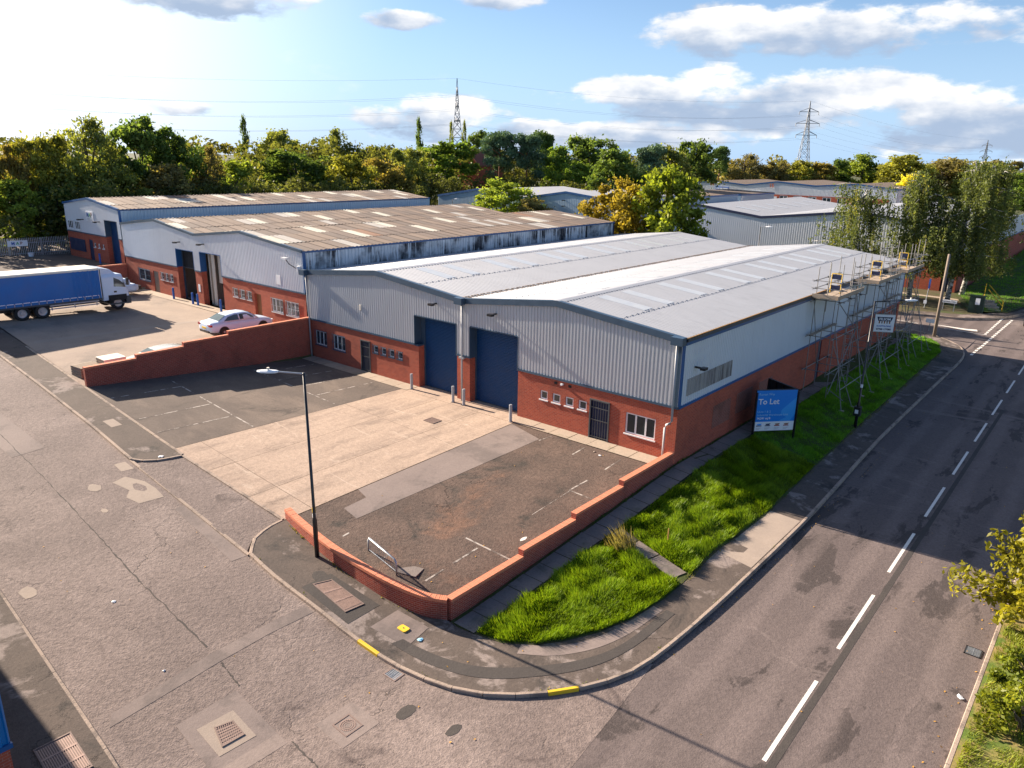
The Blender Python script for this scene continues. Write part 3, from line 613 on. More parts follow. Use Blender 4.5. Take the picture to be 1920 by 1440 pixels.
# ================================================================== BUILDINGS
def P3(plane, u, d, z, at):
    """point on a wall: plane 'y' faces -y, plane 'x' faces +x, 'X' faces -x, 'Y' faces +y; d is outward"""
    if plane == 'y': return (u, at-d, z)
    if plane == 'x': return (at+d, u, z)
    if plane == 'X': return (at-d, u, z)
    return (u, at+d, z)
def clad(parent, plane, at, ranges, mat, name='cladding', pitch=.2, depth=.035):
    m = MB(); prof = ((0, 0), (.34, 0), (.46, 1), (.86, 1))
    for u0, u1, zb, zt in ranges:
        us = [u0]; k = math.floor(u0/pitch)
        while k*pitch < u1:
            for a, h in prof:
                u = (k+a)*pitch
                if u0+.002 < u < u1-.002: us.append(u)
            k += 1
        us.append(u1)
        def hh(u):
            t = (u/pitch) % 1.0
            for (a, h), (b, h2) in zip(prof, prof[1:]+((1.0, 0),)):
                if a <= t <= b: return h+(h2-h)*(t-a)/(b-a)
            return 0
        f0 = zb if callable(zb) else (lambda u, c=zb: c); f1 = zt if callable(zt) else (lambda u, c=zt: c)
        n = len(m.v)
        for u in us:
            d = .01+hh(u)*depth
            m.v += [P3(plane, u, d, f0(u), at), P3(plane, u, d, f1(u), at)]
        for i in range(len(us)-1): m.f.append((n+2*i, n+2*i+2, n+2*i+3, n+2*i+1))
    return m.build(name, mat, parent)
def brick_panel(parent, plane, at, u0, u1, z0, z1, holes, depth=.12, mat=None, name='brick_wall'):
    us = sorted(set([u0, u1]+[h for q in holes for h in q[:2]])); zs = sorted(set([z0, z1]+[h for q in holes for h in q[2:4]]))
    m = MB()
    for i in range(len(us)-1):
        for j in range(len(zs)-1):
            cu, cz = (us[i]+us[i+1])/2, (zs[j]+zs[j+1])/2
            if any(h[0] < cu < h[1] and h[2] < cz < h[3] for h in holes): continue
            m.quad(P3(plane, us[i], 0, zs[j], at), P3(plane, us[i+1], 0, zs[j], at), P3(plane, us[i+1], 0, zs[j+1], at), P3(plane, us[i], 0, zs[j+1], at))
    for h in holes:
        d = -(h[4] if len(h) > 4 else depth); a, b, c, e = h[:4]
        q = [(a, c), (a, e), (b, e), (b, c)]
        for k in range(4):
            (ua, za), (ub, zb) = q[k], q[(k+1) % 4]
            if za == zb and (za >= z1 or za <= z0): continue
            m.quad(P3(plane, ua, 0, za, at), P3(plane, ub, 0, zb, at), P3(plane, ub, d, zb, at), P3(plane, ua, d, za, at))
    return m.build(name, mat or K['brick'], parent)
def wbox(m, plane, at, u0, u1, z0, z1, d0, d1):
    a = P3(plane, u0, d0, z0, at); b = P3(plane, u1, d1, z1, at)
    return m.box(min(a[0], b[0]), max(a[0], b[0]), min(a[1], b[1]), max(a[1], b[1]), min(a[2], b[2]), max(a[2], b[2]))
def wpart(name, parent, mat, plane, at, u0, u1, z0, z1, d0, d1):
    return wbox(MB(), plane, at, u0, u1, z0, z1, d0, d1).build(name, mat, parent)
def window(parent, plane, at, u0, u1, z0, z1, n=1, bars=0, rec=.05, fw_=.075, frame='white', sill='white', shutter=None):
    m = MB(); d0, d1 = -rec-.05, -rec
    wbox(m, plane, at, u0, u1, z0, z0+fw_, d0, d1); wbox(m, plane, at, u0, u1, z1-fw_, z1, d0, d1)
    wbox(m, plane, at, u0, u0+fw_, z0+fw_, z1-fw_, d0, d1); wbox(m, plane, at, u1-fw_, u1, z0+fw_, z1-fw_, d0, d1)
    wl = (u1-u0)/n
    for k in range(1, n): wbox(m, plane, at, u0+k*wl-fw_*.55, u0+k*wl+fw_*.55, z0+fw_, z1-fw_, d0, d1)
    w = m.build('window', K[frame], parent)
    for k in range(n):
        a = u0+k*wl+fw_*.6; b = u0+(k+1)*wl-fw_*.6
        wpart('pane', w, K['glass'], plane, at, a, b, z0+fw_*.9, z1-fw_*.9, d0+.012, d0+.022)
    wpart('sill', w, K[sill], plane, at, u0-.05, u1+.05, z0-.06, z0-.002, -.06, .05)
    if bars:
        q = MB(); nb = max(3, int((u1-u0)/.16))
        for k in range(nb+1): u = u0-.03+(u1-u0+.06)*k/nb; wbox(q, plane, at, u-.008, u+.008, z0-.04, z1+.04, .03, .046)
        for z in (z0-.02, (z0+z1)/2, z1+.02): wbox(q, plane, at, u0-.05, u1+.05, z-.012, z+.012, .028, .05)
        q.build('security_bars', K['steel' if bars == 1 else 'slate_blue'], w)
    if shutter:
        wpart('shutter', w, K[shutter], plane, at, u0-.05, u1+.05, z0-.03, z1+.06, .0, .05)
    return w
def gated_door(parent, at, x0, x1, z0, z1, leaf='navy'):
    d = wpart('door', parent, K[leaf], 'y', at, x0, x1, z0, z1, -.12, -.07)
    m = MB()
    for a, b in ((x0-.02, x0+.05), (x1-.05, x1+.02)): wbox(m, 'y', at, a, b, z0, z1+.03, -.02, .05)
    wbox(m, 'y', at, x0-.02, x1+.02, z1, z1+.07, -.02, .052)
    for z in (z0+.1, z0+(z1-z0)*.5, z1-.35): wbox(m, 'y', at, x0+.05, x1-.05, z-.02, z+.02, 0, .03)
    n = 7
    for k in range(1, n): u = x0+.05+(x1-x0-.1)*k/n; wbox(m, 'y', at, u-.011, u+.011, z0+.02, z1, .003, .025)
    m.build('security_gate', K['gate'], d); return d
def roller_door(parent, at, x0, x1, z0, z1, rec=.5, mat='door_blue', open_to=None):
    m = MB(); p = .085; z = open_to or z0; n0 = len(m.v); zs = []
    while z < z1: zs += [(z, 0), (z+p*.2, .03), (z+p*.7, .03)]; z += p
    zs.append((z1, 0))
    for zz, d in zs: m.v += [(x0, at+rec-d, zz), (x1, at+rec-d, zz)]
    for i in range(len(zs)-1): m.f.append((2*i, 2*i+1, 2*i+3, 2*i+2))
    o = m.build('roller_door', K[mat], parent)
    part_box('bottom_rail', o, K['gutter'], x0, x1, at+rec-.05, at+rec+.02, (open_to or z0), (open_to or z0)+.06)
    part_box('door_guide', o, K['slate_blue'], x0-.001, x0+.07, at+rec-.09, at+rec+.05, z0, z1); part_box('door_guide', o, K['slate_blue'], x1-.07, x1+.001, at+rec-.09, at+rec+.05, z0, z1)
    return o
def gable(bk):
    """bk: [(x,z),...] roof line; returns z(x)"""
    def f(x):
        for (a, za), (b, zb) in zip(bk, bk[1:]):
            if x <= b+1e-6: return za+(zb-za)*(x-a)/(b-a)
        return bk[-1][1]
    return f
def ribbed_slope(parent, name, xa, za, xb, zb, y0, y1, mat, pitch=.25, depth=.03, shape='trap', lift=0.0):
    m = MB(); k = math.floor(y0/pitch); ys = [(y0, 0)]
    prof = ((0, 0), (.5, 0), (.6, 1), (.85, 1)) if shape == 'trap' else tuple((i/8, .5-.5*math.cos(2*math.pi*i/8)) for i in range(8))
    while k*pitch < y1:
        for a, h in prof:
            y = (k+a)*pitch
            if y0+.003 < y < y1-.003: ys.append((y, h))
        k += 1
    ys.append((y1, 0))
    for y, h in ys: m.v += [(xa, y, za+h*depth+lift), (xb, y, zb+h*depth+lift)]
    for i in range(len(ys)-1): m.f.append((2*i, 2*i+1, 2*i+3, 2*i+2))
    return m.build(name, mat, parent)
def fascia(parent, bk, y0, y1, lo, hi, mat, name='gable_fascia'):
    for (a, za), (b, zb) in zip(bk, bk[1:]):
        MB().prism([(a, za+lo), (b, zb+lo), (b, zb+hi), (a, za+hi)], y0, y1, 'y').build(name, mat, parent)
def floodlight(parent, at, x, z, plane='y'):
    m = MB(); wbox(m, plane, at, x-.04, x+.04, z-.04, z+.04, .03, .42); wbox(m, plane, at, x-.17, x+.17, z-.07, z+.05, .36, .6)
    m.build('floodlight', K['black'], parent)
def downpipe(parent, pts, r=.055): MB().tube(pts, r, 8).build('downpipe', K['pvc'], parent, smooth=True)

# ---------------------------------------------------------------- main warehouse
W, L1, HB, HE, HR = 27.84, 38.2, 2.64, 5.88, 6.62
main_b = thing('warehouse', 'large twin gabled warehouse with white steel roof and two blue roller doors', 'warehouse', (-13.9, 0, 0))
BK = [(-W, HE), (-20.7, HR), (-13.42, HE), (-6.95, HR), (0, HE)]
gz = gable(BK)
R1 = (-17.1, -13.93); R2 = (-12.94, -9.42)
small_l = [(-21.30, -20.83), (-20.53, -20.07), (-19.79, -19.31), (-19.02, -18.55)]; small_r = [(-7.9, -7.42), (-7.1, -6.6), (-6.28, -5.78), (-5.47, -4.97)]
wins_l = [(-27.35, -26.1, .95, 1.93), (-25.42, -24.12, .92, 1.93)]
holes = [(R1[0], R1[1], -.3, HB+.001, .5), (R2[0], R2[1], -.3, HB+.001, .5)]+[(a, b, 1.42, 1.9) for a, b in small_l]+[(a, b, 1.34, 1.82) for a, b in small_r]
holes += wins_l+[(-2.7, -1.07, .78, 1.83), (-22.5, -21.6, .0, 2.0), (-4.75, -3.62, -.02, 2.0)]
brick_panel(main_b, 'y', 0, -W, 0, -.4, HB, holes)
brick_panel(main_b, 'x', 0, 0, L1, -.9, HB, [(18.65, 19.3, -.15, 2.5), (36.6, 37.6, -.15, 2.5)], name='brick_wall')
zt = lambda x: gz(x)-.1
clad(main_b, 'y', 0, [(-W, -17.43, HB, lambda x: min(zt(x), 9)), (-17.43, -20.7+3.27, HB, zt)][:1]+[(-17.43, R1[1], 4.36, zt), (R1[1], R2[0], HB, zt), (R2[0], R2[1], 4.38, zt), (R2[1], 0, HB, zt)], K['clad'])
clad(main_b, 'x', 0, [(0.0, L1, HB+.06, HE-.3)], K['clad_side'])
clad(main_b, 'Y', L1, [(-W, 0, -.6, zt)], K['clad'], pitch=.4)
MB().quad((-W, 0, -.4), (-W, L1, -.4), (-W, L1, HE), (-W, 0, HE)).build('party_wall', K['clad'], main_b)
# door surrounds above the brickwork
for x0, x1, top in ((-17.43, R1[1], 4.36), (R2[0], R2[1], 4.38)):
    m = MB(); m.box(x0, x0+.05, -.06, .5, HB-.06, top).box(x1-.05, x1, -.06, .5, HB-.06, top).box(x0+.05, x1-.05, -.06, .5, top, top+.06)
    if x0 < -17.2: m.box(x0, R1[0]+.005, -.03, .48, HB-.1, HB)
    m.build('door_surround', K['slate_blue'], main_b)
roller_door(main_b, 0, R1[0]+.01, R1[1]-.05, .02, 4.36, .52); roller_door(main_b, 0, R2[0]+.01, R2[1]-.01, .02, 4.38, .52)
MB().box(-17.4, R1[0]+.01, .46, .5, HB-.1, 4.36).build('door_surround', K['slate_blue'], main_b)
# dark trim over the bricks
m = MB()
for a, b in ((-W, -17.43), (R1[1], R2[0]), (R2[1], .04)): m.box(a, b, -.075, .02, HB-.06, HB+.05)
m.build('base_flashing', K['slate_blue'], main_b)
part_box('base_flashing', main_b, K['blue'], -.02, .075, .0, L1, HB-.05, HB+.07)
fascia(main_b, [(a-(.12 if i == 0 else 0)+(.12 if i == 4 else 0), z) for i, (a, z) in enumerate(BK)], -.17, .06, -.26, .05, K['slate_blue'])
for xx in (-W-.02, -13.42, -.10):
    part_box('gutter_outlet_box', main_b, K['slate_blue'], xx-.29, xx+.29, -.50, -.171, HE-.26, HE+.1)
part_box('corner_trim', main_b, K['blue'], -.03, .062, -.03, .13, HB+.071, HE-.3)
part_box('corner_trim', main_b, K['slate_blue'], -.17, -.031, -.06, .02, HB+.051, HE-.2)
part_box('corner_trim', main_b, K['blue'], -.03, .064, L1-.12, L1+.03, HB+.071, HE-.3)
part_box('eaves_fascia', main_b, K['blue'], -.05, .10, .14, L1+.05, HE-.34, HE-.14)
gut = MB(); gut.box(.0, .03, .0, L1+.1, HE-.139, HE+.0).box(.03, .22, .0, L1+.1, HE-.139, HE-.12).box(.2, .225, .0, L1+.1, HE-.12, HE-.02); gut.build('gutter', K['gutter'], main_b)
# roof: four slopes, two courses of ribbed sheets each, ridge caps, valley, rooflights
def slope_courses(xe, ze, xr, zr_, y0, y1):
    xm, zm = (xe+xr)/2*1.0, (ze+zr_)/2
    ov = .03
    ribbed_slope(main_b, 'roof_course', xe, ze, xm, zm, y0, y1, K['roof'])
    ribbed_slope(main_b, 'roof_course', xm-(xr-xe)*.012, zm-(zr_-ze)*.012, xr, zr_, y0, y1, K['roof'], lift=.012)
slope_courses(.12, HE-.013, -6.95, HR, -.15, L1+.1); slope_courses(-13.42, HE, -6.95, HR, -.15, L1+.1)
slope_courses(-13.42, HE, -20.7, HR, -.15, L1+.1); slope_courses(-W-.15, HE-.015, -20.7, HR, -.15, L1+.1)
for xr in (-6.95, -20.7):
    s = (HR-HE)/6.95
    MB().prism([(xr-.32, HR-.32*s+.045), (xr, HR+.055), (xr+.32, HR-.32*s+.045), (xr+.32, HR-.32*s+.03), (xr, HR+.04), (xr-.32, HR-.32*s+.03)], -.16, L1+.12, 'y').build('ridge_cap', K['roof'], main_b)
    q = MB(); y = 0
    while y < L1:
        for sg in (-1, 1): q.obox((xr+sg*.325, y, HR-.325*s+.018), .012, .11, .02)
        y += .44
    q.build('ridge_filler_shadow', K['navy'], main_b, kind='stuff')  # dark dashes stand in for the fillers' shadow under the cap edges
q = MB(); y = 0
while y < L1:
    w = rnd.uniform(.2, .7); q.box(-13.42+.17, -13.42+.20, y, y+w, HE+.02, HE+.055+rnd.uniform(0, .02)); q.box(-13.62, -13.59, y, y+w, HE+.02, HE+.06); y += w+rnd.uniform(.02, .2)
q.build('valley_edge', K['rust'], main_b, kind='stuff')
part_box('valley_gutter', main_b, K['gutter'], -13.56, -13.26, -.14, L1, HE-.03, HE+.034)
q = MB(); y = 0.0
while y < L1: q.box(.105, .155, y, y+.19, HE-.02, HE+.028); y += .25
q.build('eaves_filler', K['rust'], main_b, kind='stuff')
me_rl = None
for xa, xb in ((-3.52, -6.3), (-10.05, -7.55), (-17.2, -20.0), (-24.1, -21.4)):
    za = gz(xa)+.047; zb_ = gz(xb)+.047
    for k in range(6):
        for y0 in (2.5+6*k, 4.75+6*k):
            MB().add([(xa, y0, za), (xa, y0+.82, za), (xb, y0+.82, zb_), (xb, y0, zb_), (xa, y0, za-.03), (xa, y0+.82, za-.03), (xb, y0+.82, zb_-.03), (xb, y0, zb_-.03)],
                     [(0, 1, 2, 3), (0, 4, 5, 1), (1, 5, 6, 2), (2, 6, 7, 3), (3, 7, 4, 0)]).build('rooflight', K['rooflight'], main_b)
lapq = MB()
for xm in ((-3.4, 1), (-10.18, -1), (-17.06, 1), (-24.3, -1)):
    y = .1
    while y < L1:
        z = gz(xm[0])+.05; lapq.box(xm[0]-.015, xm[0]+.015, y, y+.05, z-.03, z-.002); y += .5
lapq.build('sheet_fixings', K['steel'], main_b, kind='stuff')
# openings of the main front
for i, h in enumerate(wins_l): window(main_b, 'y', 0, *h, n=3, bars=2, sill='slate_blue')
window(main_b, 'y', 0, -2.7, -1.07, .78, 1.83, n=3)
for a, b in small_l: window(main_b, 'y', 0, a, b, 1.42, 1.9, n=1, bars=2, sill='slate_blue')
for a, b in small_r: window(main_b, 'y', 0, a, b, 1.34, 1.82, n=1)
gated_door(main_b, 0, -22.5, -21.6, .03, 2.0); gated_door(main_b, 0, -4.75, -3.62, .03, 2.0)
wpart('fire_door', main_b, K['navy'], 'x', 0, 18.65, 19.3, -.15, 2.5, -.12, -.05); wpart('fire_door', main_b, K['navy'], 'x', 0, 36.6, 37.6, -.15, 2.5, -.12, -.05)
wpart('blocked_window', main_b, K['brick_infill'], 'x', 0, 3.75, 5.8, .62, 1.8, -.05, .012); wpart('blocked_window', main_b, K['brick_infill'], 'x', 0, 6.5, 8.5, .68, 1.8, -.05, .014)
wpart('blocked_window', main_b, K['brick_infill'], 'x', 0, 9.4, 11.3, .7, 1.8, -.05, .012)
clad(main_b, 'x', .016, [(.62, 5.4, 3.06, 3.88)], K['clad_patch'], 'weathered_patch')
floodlight(main_b, 0, -15.5, 5.35); floodlight(main_b, 0, -11.0, 5.4); floodlight(main_b, 0, 1.26, 4.34, 'x')
for x in (-6.91, -6.03): wpart('air_vent', main_b, K['dark'], 'y', 0, x-.08, x+.08, 2.33, 2.46, -.02, .03)
wpart('alarm_light', main_b, K['sign_white'], 'y', 0, -6.55, -6.42, 2.38, 2.46, 0, .14)
wpart('junction_box', main_b, K['cream'], 'y', 0, -22.43, -22.27, 4.0, 4.32, .04, .1)
downpipe(main_b, [(-.22, -.16, 5.62), (-.2, -.13, 2.0), (-.28, -.13, 1.86), (-.46, -.13, 1.76), (-.52, -.13, 1.6), (-.52, -.13, .02)])
downpipe(main_b, [(-13.42, -.14, 5.62), (-13.42, -.14, .0)]); downpipe(main_b, [(-W+.05, -.2, 5.62), (-W+.12, -.16, 2.7), (-W+.14, -.14, 0.0)])
wpart('pipe_bracket', main_b, K['pvc'], 'y', 0, -13.62, -13.25, 2.5, 2.6, 0, .2)

# ---------------------------------------------------------------- fibre cement roof made of single sheets
def sheet_mesh(w, l):
    m = MB(); n = 12; waves = 3
    for i in range(n+1):
        u = w*1.06*i/n; h = .028*math.sin(2*math.pi*waves*i/n+.6)
        m.v += [(0, u, h), (l, u, h)]
    for i in range(n): m.f.append((2*i, 2*i+2, 2*i+3, 2*i+1))
    return m
def sheeted_roof(parent, slopes, y0, y1, rows=3, w=1.02, maxparts=290):
    jobs = []; ny = int((y1-y0)/w)
    for (xe, ze, xr, zr_) in slopes:
        Ls = math.hypot(xr-xe, zr_-ze); l = Ls/rows
        for r in range(rows):
            for k in range(ny):
                t = r/rows; jobs.append((xe+(xr-xe)*t, y0+k*w, ze+(zr_-ze)*t+.02*(r % 2), xe, ze, xr, zr_, l, r, k))
    jobs.sort(key=lambda j: (j[0]-CAM_POS[0])**2+(j[1]-CAM_POS[1])**2)
    cache = {}; rest = {}
    for idx, (x, y, z, xe, ze, xr, zr_, l, r, k) in enumerate(jobs):
        h = random.Random(int(k*131+r*17+xr*7)).random()
        if (k+r*2) % 7 == 2 and r != 0 and h < .75: mi = 5
        elif h > .91: mi = 4
        elif h > .885: mi = 6
        else: mi = int(h*1e4) % 4
        sg = 1 if xr > xe else -1
        ang = math.atan2(zr_-ze, abs(xr-xe))
        ez = rnd.uniform(-.006, .01)
        if idx < maxparts:
            key = (mi, round(l, 3), sg, round(ang, 4))
            if key not in cache:
                m = sheet_mesh(w, l+.12); v = [(sg*a*math.cos(ang)-0*c, b, a*math.sin(ang)+c) for a, b, c in m.v]
                me = bpy.data.meshes.new('roof_sheet'); me.from_pydata(v, [], m.f); me.materials.append(K['asb'][mi]); cache[key] = me
            o = link(bpy.data.objects.new('rooflight' if mi == 5 else 'roof_sheet', cache[key])); o.parent = parent
            o.location = Vector((x, y, z+ez))-wloc(parent)
        else:
            m = sheet_mesh(w, l+.12); R = rest.setdefault(mi, MB())
            R.add([(x+sg*a*math.cos(ang), y+b, z+ez+a*math.sin(ang)+c) for a, b, c in m.v], m.f)
    if rest:
        v = []; f = []; mats = []; fm = []
        for mi, R in rest.items():
            n = len(v); v += R.v; f += [tuple(i+n for i in q) for q in R.f]; fm += [len(mats)]*len(R.f); mats.append(K['asb'][mi])
        o = mesh_obj('roof_sheets', v, f, mats, parent); o.data.polygons.foreach_set('material_index', fm); o['kind'] = 'stuff'

# ---------------------------------------------------------------- second warehouse (upper yard)
b2 = thing('warehouse', 'twin gabled warehouse with brown patchy fibre cement roof and open doors', 'warehouse', (-42, 0, 1.6))
X0, X1, Z0, Zb, Ze, Zr = -55.5, -28.2, 1.6, 4.26, 7.18, 7.90
BK2 = [(X0, Ze), (-49.1, Zr), (-42.6, Ze), (-35.9, Zr), (X1, Ze)]; g2 = gable(BK2); zt2 = lambda x: g2(x)-.06
D1 = (-45.9, -43.05); D2 = (-42.06, -38.92)
sm2 = [(-49.06, -48.5), (-48.22, -47.7), (-47.42, -46.87)]; sm2r = [(-37.5, -36.86), (-36.55, -35.9), (-35.6, -34.96)]
h2 = [(D1[0], D1[1], 1.2, Zb+.001, .45), (D2[0], D2[1], 1.2, Zb+.001, .45)]+[(a, b, 2.86, 3.48) for a, b in sm2]+[(a, b, 2.9, 3.54) for a, b in sm2r]
h2 += [(-53.2, -51.0, 2.43, 3.42), (-50.45, -49.5, 1.6, 3.45), (-34.63, -33.74, 1.6, 3.5, .25), (-32.4, -31.0, 2.48, 3.46), (-30.58, -29.1, 2.48, 3.46)]
brick_panel(b2, 'y', 0, X0, X1, 1.0, Zb, h2)
clad(b2, 'y', 0, [(X0, D1[0], Zb, zt2), (D1[0], D1[1], 5.72, zt2), (D1[1], D2[0], Zb, zt2), (D2[0], D2[1], 5.8, zt2), (D2[1], X1, Zb, zt2)], K['clad_white'])
clad(b2, 'x', X1, [(0, 38.0, 3.0, Ze-.16)], K['clad_old'], pitch=.3, depth=.05)
clad(b2, 'X', X0, [(0, 38.0, 1.0, Ze-.1)], K['clad'], pitch=.4); clad(b2, 'Y', 38.0, [(X0, X1, 1.0, zt2)], K['clad'], pitch=.4)
for (x0, x1, top) in ((*D1, 5.72), (*D2, 5.8)):
    MB().box(x0-.02, x0+.04, -.05, .45, Zb, top).box(x1-.04, x1+.02, -.05, .45, Zb, top).box(x0, x1, -.05, .45, top, top+.05).build('door_surround', K['blue'], b2)
m = MB()
for a, b in ((X0, D1[0]), (D1[1], D2[0]), (D2[1], X1+.03)): m.box(a, b, -.07, .02, Zb-.05, Zb+.05)
m.build('base_flashing', K['slate_blue'], b2)
fascia(b2, BK2, -.14, .06, -.16, .03, K['slate_blue'])
part_box('eaves_trim', b2, K['blue'], X1-.02, X1+.09, -.1, 38.1, Ze-.17, Ze-.03); part_box('corner_trim', b2, K['blue'], X1-.03, X1+.07, -.08, .12, Zb+.06, Ze-.171)
part_box('corner_trim', b2, K['navy'], X1-.03, X1+.07, 37.9, 38.08, 5.6, Ze-.171)
sheeted_roof(b2, [(X1+.18, Ze-.02, -35.9, Zr), (-42.6, Ze, -35.9, Zr), (-42.6, Ze, -49.1, Zr), (X0-.1, Ze, -49.1, Zr)], -.12, 38.1)
# open loading bays: a lit room behind each door
for i, (x0, x1, top) in enumerate(((*D1, 5.72), (*D2, 5.8))):
    rm = MB(); rm.quad((x0-1.2, 9, 1.6), (x1+1.5, 9, 1.6), (x1+1.5, 9, 7), (x0-1.2, 9, 7)).quad((x0-1.2, .5, 1.6), (x0-1.2, 9, 1.6), (x0-1.2, 9, 7), (x0-1.2, .5, 7)).quad((x1+1.5, .5, 1.6), (x1+1.5, 9, 1.6), (x1+1.5, 9, 7), (x1+1.5, .5, 7)).quad((x0-1.2, .45, 1.61), (x1+1.5, .45, 1.61), (x1+1.5, 9, 1.61), (x0-1.2, 9, 1.61))
    rm.build('loading_bay', K['interior'], b2)
roller_door(b2, 0, D1[0]+.03, D1[1]-.03, 1.62, 5.72, .5, 'dark', open_to=4.2)
lf = part_box('door_leaf', b2, K['cream'], D2[0]+.08, D2[0]+.95, .62, .68, 1.62, 5.75); part_box('door_leaf', b2, K['cream'], D2[0]+1.0, D2[1]-.05, .9, .96, 3.4, 5.75)
for k in range(5): part_box('crate', b2, K[('dark', 'wood', 'navy')[k % 3]], D1[0]+.2+k*.5, D1[0]+.6+k*.5, 2+k % 2, 2.6+k % 2, 1.62, 1.95+.2*(k % 3))
part_box('crate', b2, K['dark'], D2[0]+.2, D2[0]+1.1, 2, 3, 1.62, 2.5); part_box('crate', b2, K['brown'], D2[1]-.6, D2[1]-.1, .7, 1.0, 1.62, 3.3)
window(b2, 'y', 0, -53.2, -51.0, 2.43, 3.42, n=2, bars=2, frame='white', sill='slate_blue')
for a, b in sm2: window(b2, 'y', 0, a, b, 2.86, 3.48, bars=1)
for a, b in sm2r: window(b2, 'y', 0, a, b, 2.9, 3.54, bars=1)
for a, b in ((-32.4, -31.0), (-30.58, -29.1)): window(b2, 'y', 0, a, b, 2.48, 3.46, n=3, bars=1)
wpart('door', b2, K['wood'], 'y', 0, -50.45, -49.5, 1.6, 3.45, -.12, -.08); wpart('door', b2, K['brown'], 'y', 0, -34.63, -33.74, 1.6, 3.5, -.25, -.2)
floodlight(b2, 0, -45.0, 6.35); floodlight(b2, 0, -41.2, 6.5)
wpart('wall_notice', b2, K['sign_white'], 'y', 0, -42.75, -42.45, 2.6, 3.2, 0, .02); wpart('vent_louvre', b2, K['white'], 'y', 0, -31.5, -31.0, 4.55, 5.2, .046, .07)
wpart('camera_arm', b2, K['white'], 'y', 0, -28.75, -28.55, 5.75, 6.1, 0, .25); MB().tube([(-29.6, -.5, 6.55), (-29.3, -.4, 6.2), (-28.9, -.1, 5.9)], .03).build('camera_bracket', K['black'], b2)
wpart('camera', b2, K['white'], 'y', 0, -29.95, -29.4, 6.5, 6.62, .35, .6)

# ---------------------------------------------------------------- third warehouse (far left)
b3 = thing('warehouse', 'single gabled warehouse at the far left with a tall blue door', 'warehouse', (-62, 0, 3.15))
X0, X1, Z0, Zb, Ze, Zr = -68.0, -55.7, 3.15, 5.65, 8.35, 9.02
BK3 = [(X0, Ze), (-62.1, Zr), (X1, Ze)]; g3 = gable(BK3); zt3 = lambda x: g3(x)-.06
D3 = (-59.0, -56.4)
h3 = [(D3[0], D3[1], 2.5, Zb+.001, .45), (-67.6, -64.1, 3.86, 4.92), (-63.2, -62.25, 3.15, 5.1)]+[(a, b, 4.46, 4.86) for a, b in ((-62.05, -61.62), (-61.13, -60.72), (-60.16, -59.75))]
brick_panel(b3, 'y', 0, X0, X1, 2.4, Zb, h3)
clad(b3, 'y', 0, [(X0, D3[0], Zb, zt3), (D3[0], D3[1], 7.15, zt3), (D3[1], X1, Zb, zt3)], K['clad_white'])
clad(b3, 'x', X1, [(0, 38.0, 4.5, Ze-.16)], K['clad_blue'], pitch=.3, depth=.05); clad(b3, 'X', X0, [(0, 38.0, 2.5, Ze-.1)], K['clad'], pitch=.4); clad(b3, 'Y', 38.0, [(X0, X1, 2.5, zt3)], K['clad'], pitch=.4)
m = MB()
for a, b in ((X0, D3[0]), (D3[1], X1)): m.box(a, b, -.07, .02, Zb-.05, Zb+.05)
m.build('base_flashing', K['slate_blue'], b3)
fascia(b3, BK3, -.14, .06, -.16, .03, K['blue']); part_box('eaves_trim', b3, K['blue'], X1-.02, X1+.09, -.1, 38.1, Ze-.17, Ze-.03); part_box('corner_trim', b3, K['blue'], X1-.03, X1+.07, -.08, .12, 7.0, Ze-.171)
MB().box(D3[0]-.02, D3[0]+.04, -.05, .45, Zb, 7.15).box(D3[1]-.04, D3[1]+.02, -.05, .45, Zb, 7.15).box(D3[0], D3[1], -.05, .45, 7.15, 7.2).build('door_surround', K['slate_blue'], b3)
roller_door(b3, 0, D3[0]+.04, D3[1]-.02, 3.17, 7.15, .5)
sheeted_roof(b3, [(X1+.18, Ze-.02, -62.1, Zr), (X0-.1, Ze, -62.1, Zr)], -.12, 38.1)
window(b3, 'y', 0, -67.6, -64.1, 3.86, 4.92, n=2, shutter='navy', sill='slate_blue')
wpart('door', b3, K['navy'], 'y', 0, -63.2, -62.25, 3.15, 5.1, -.12, -.06)
for a, b in ((-62.05, -61.62), (-61.13, -60.72), (-60.16, -59.75)): window(b3, 'y', 0, a, b, 4.46, 4.86)
for a, b in ((-67.3, -66.05), (-65.6, -64.45)): window(b3, 'y', -.14, a, b, 5.88, 6.7, n=3, rec=.02)
floodlight(b3, 0, -63.6, 6.95); floodlight(b3, 0, -60.0, 6.95)
sg = MB(); wbox(sg, 'y', 0, -62.8, -61.15, 6.86, 7.78, .05, .09); sb = sg.build('company_sign', K['sign_white'], b3)
for ch, x, mt in (('M', -62.6, 'ink_blue'), ('A', -62.12, 'green'), ('P', -61.72, 'brown')): text_part('lettering', ch, .62, K[mt], sb, (x, -.095, 7.25), (1, 0, 0), (0, 0, 1), bold=.01)
for z in (7.1, 6.98): wpart('small_print', sb, K['steel'], 'y', 0, -62.5, -61.4, z-.02, z+.02, .09, .094)

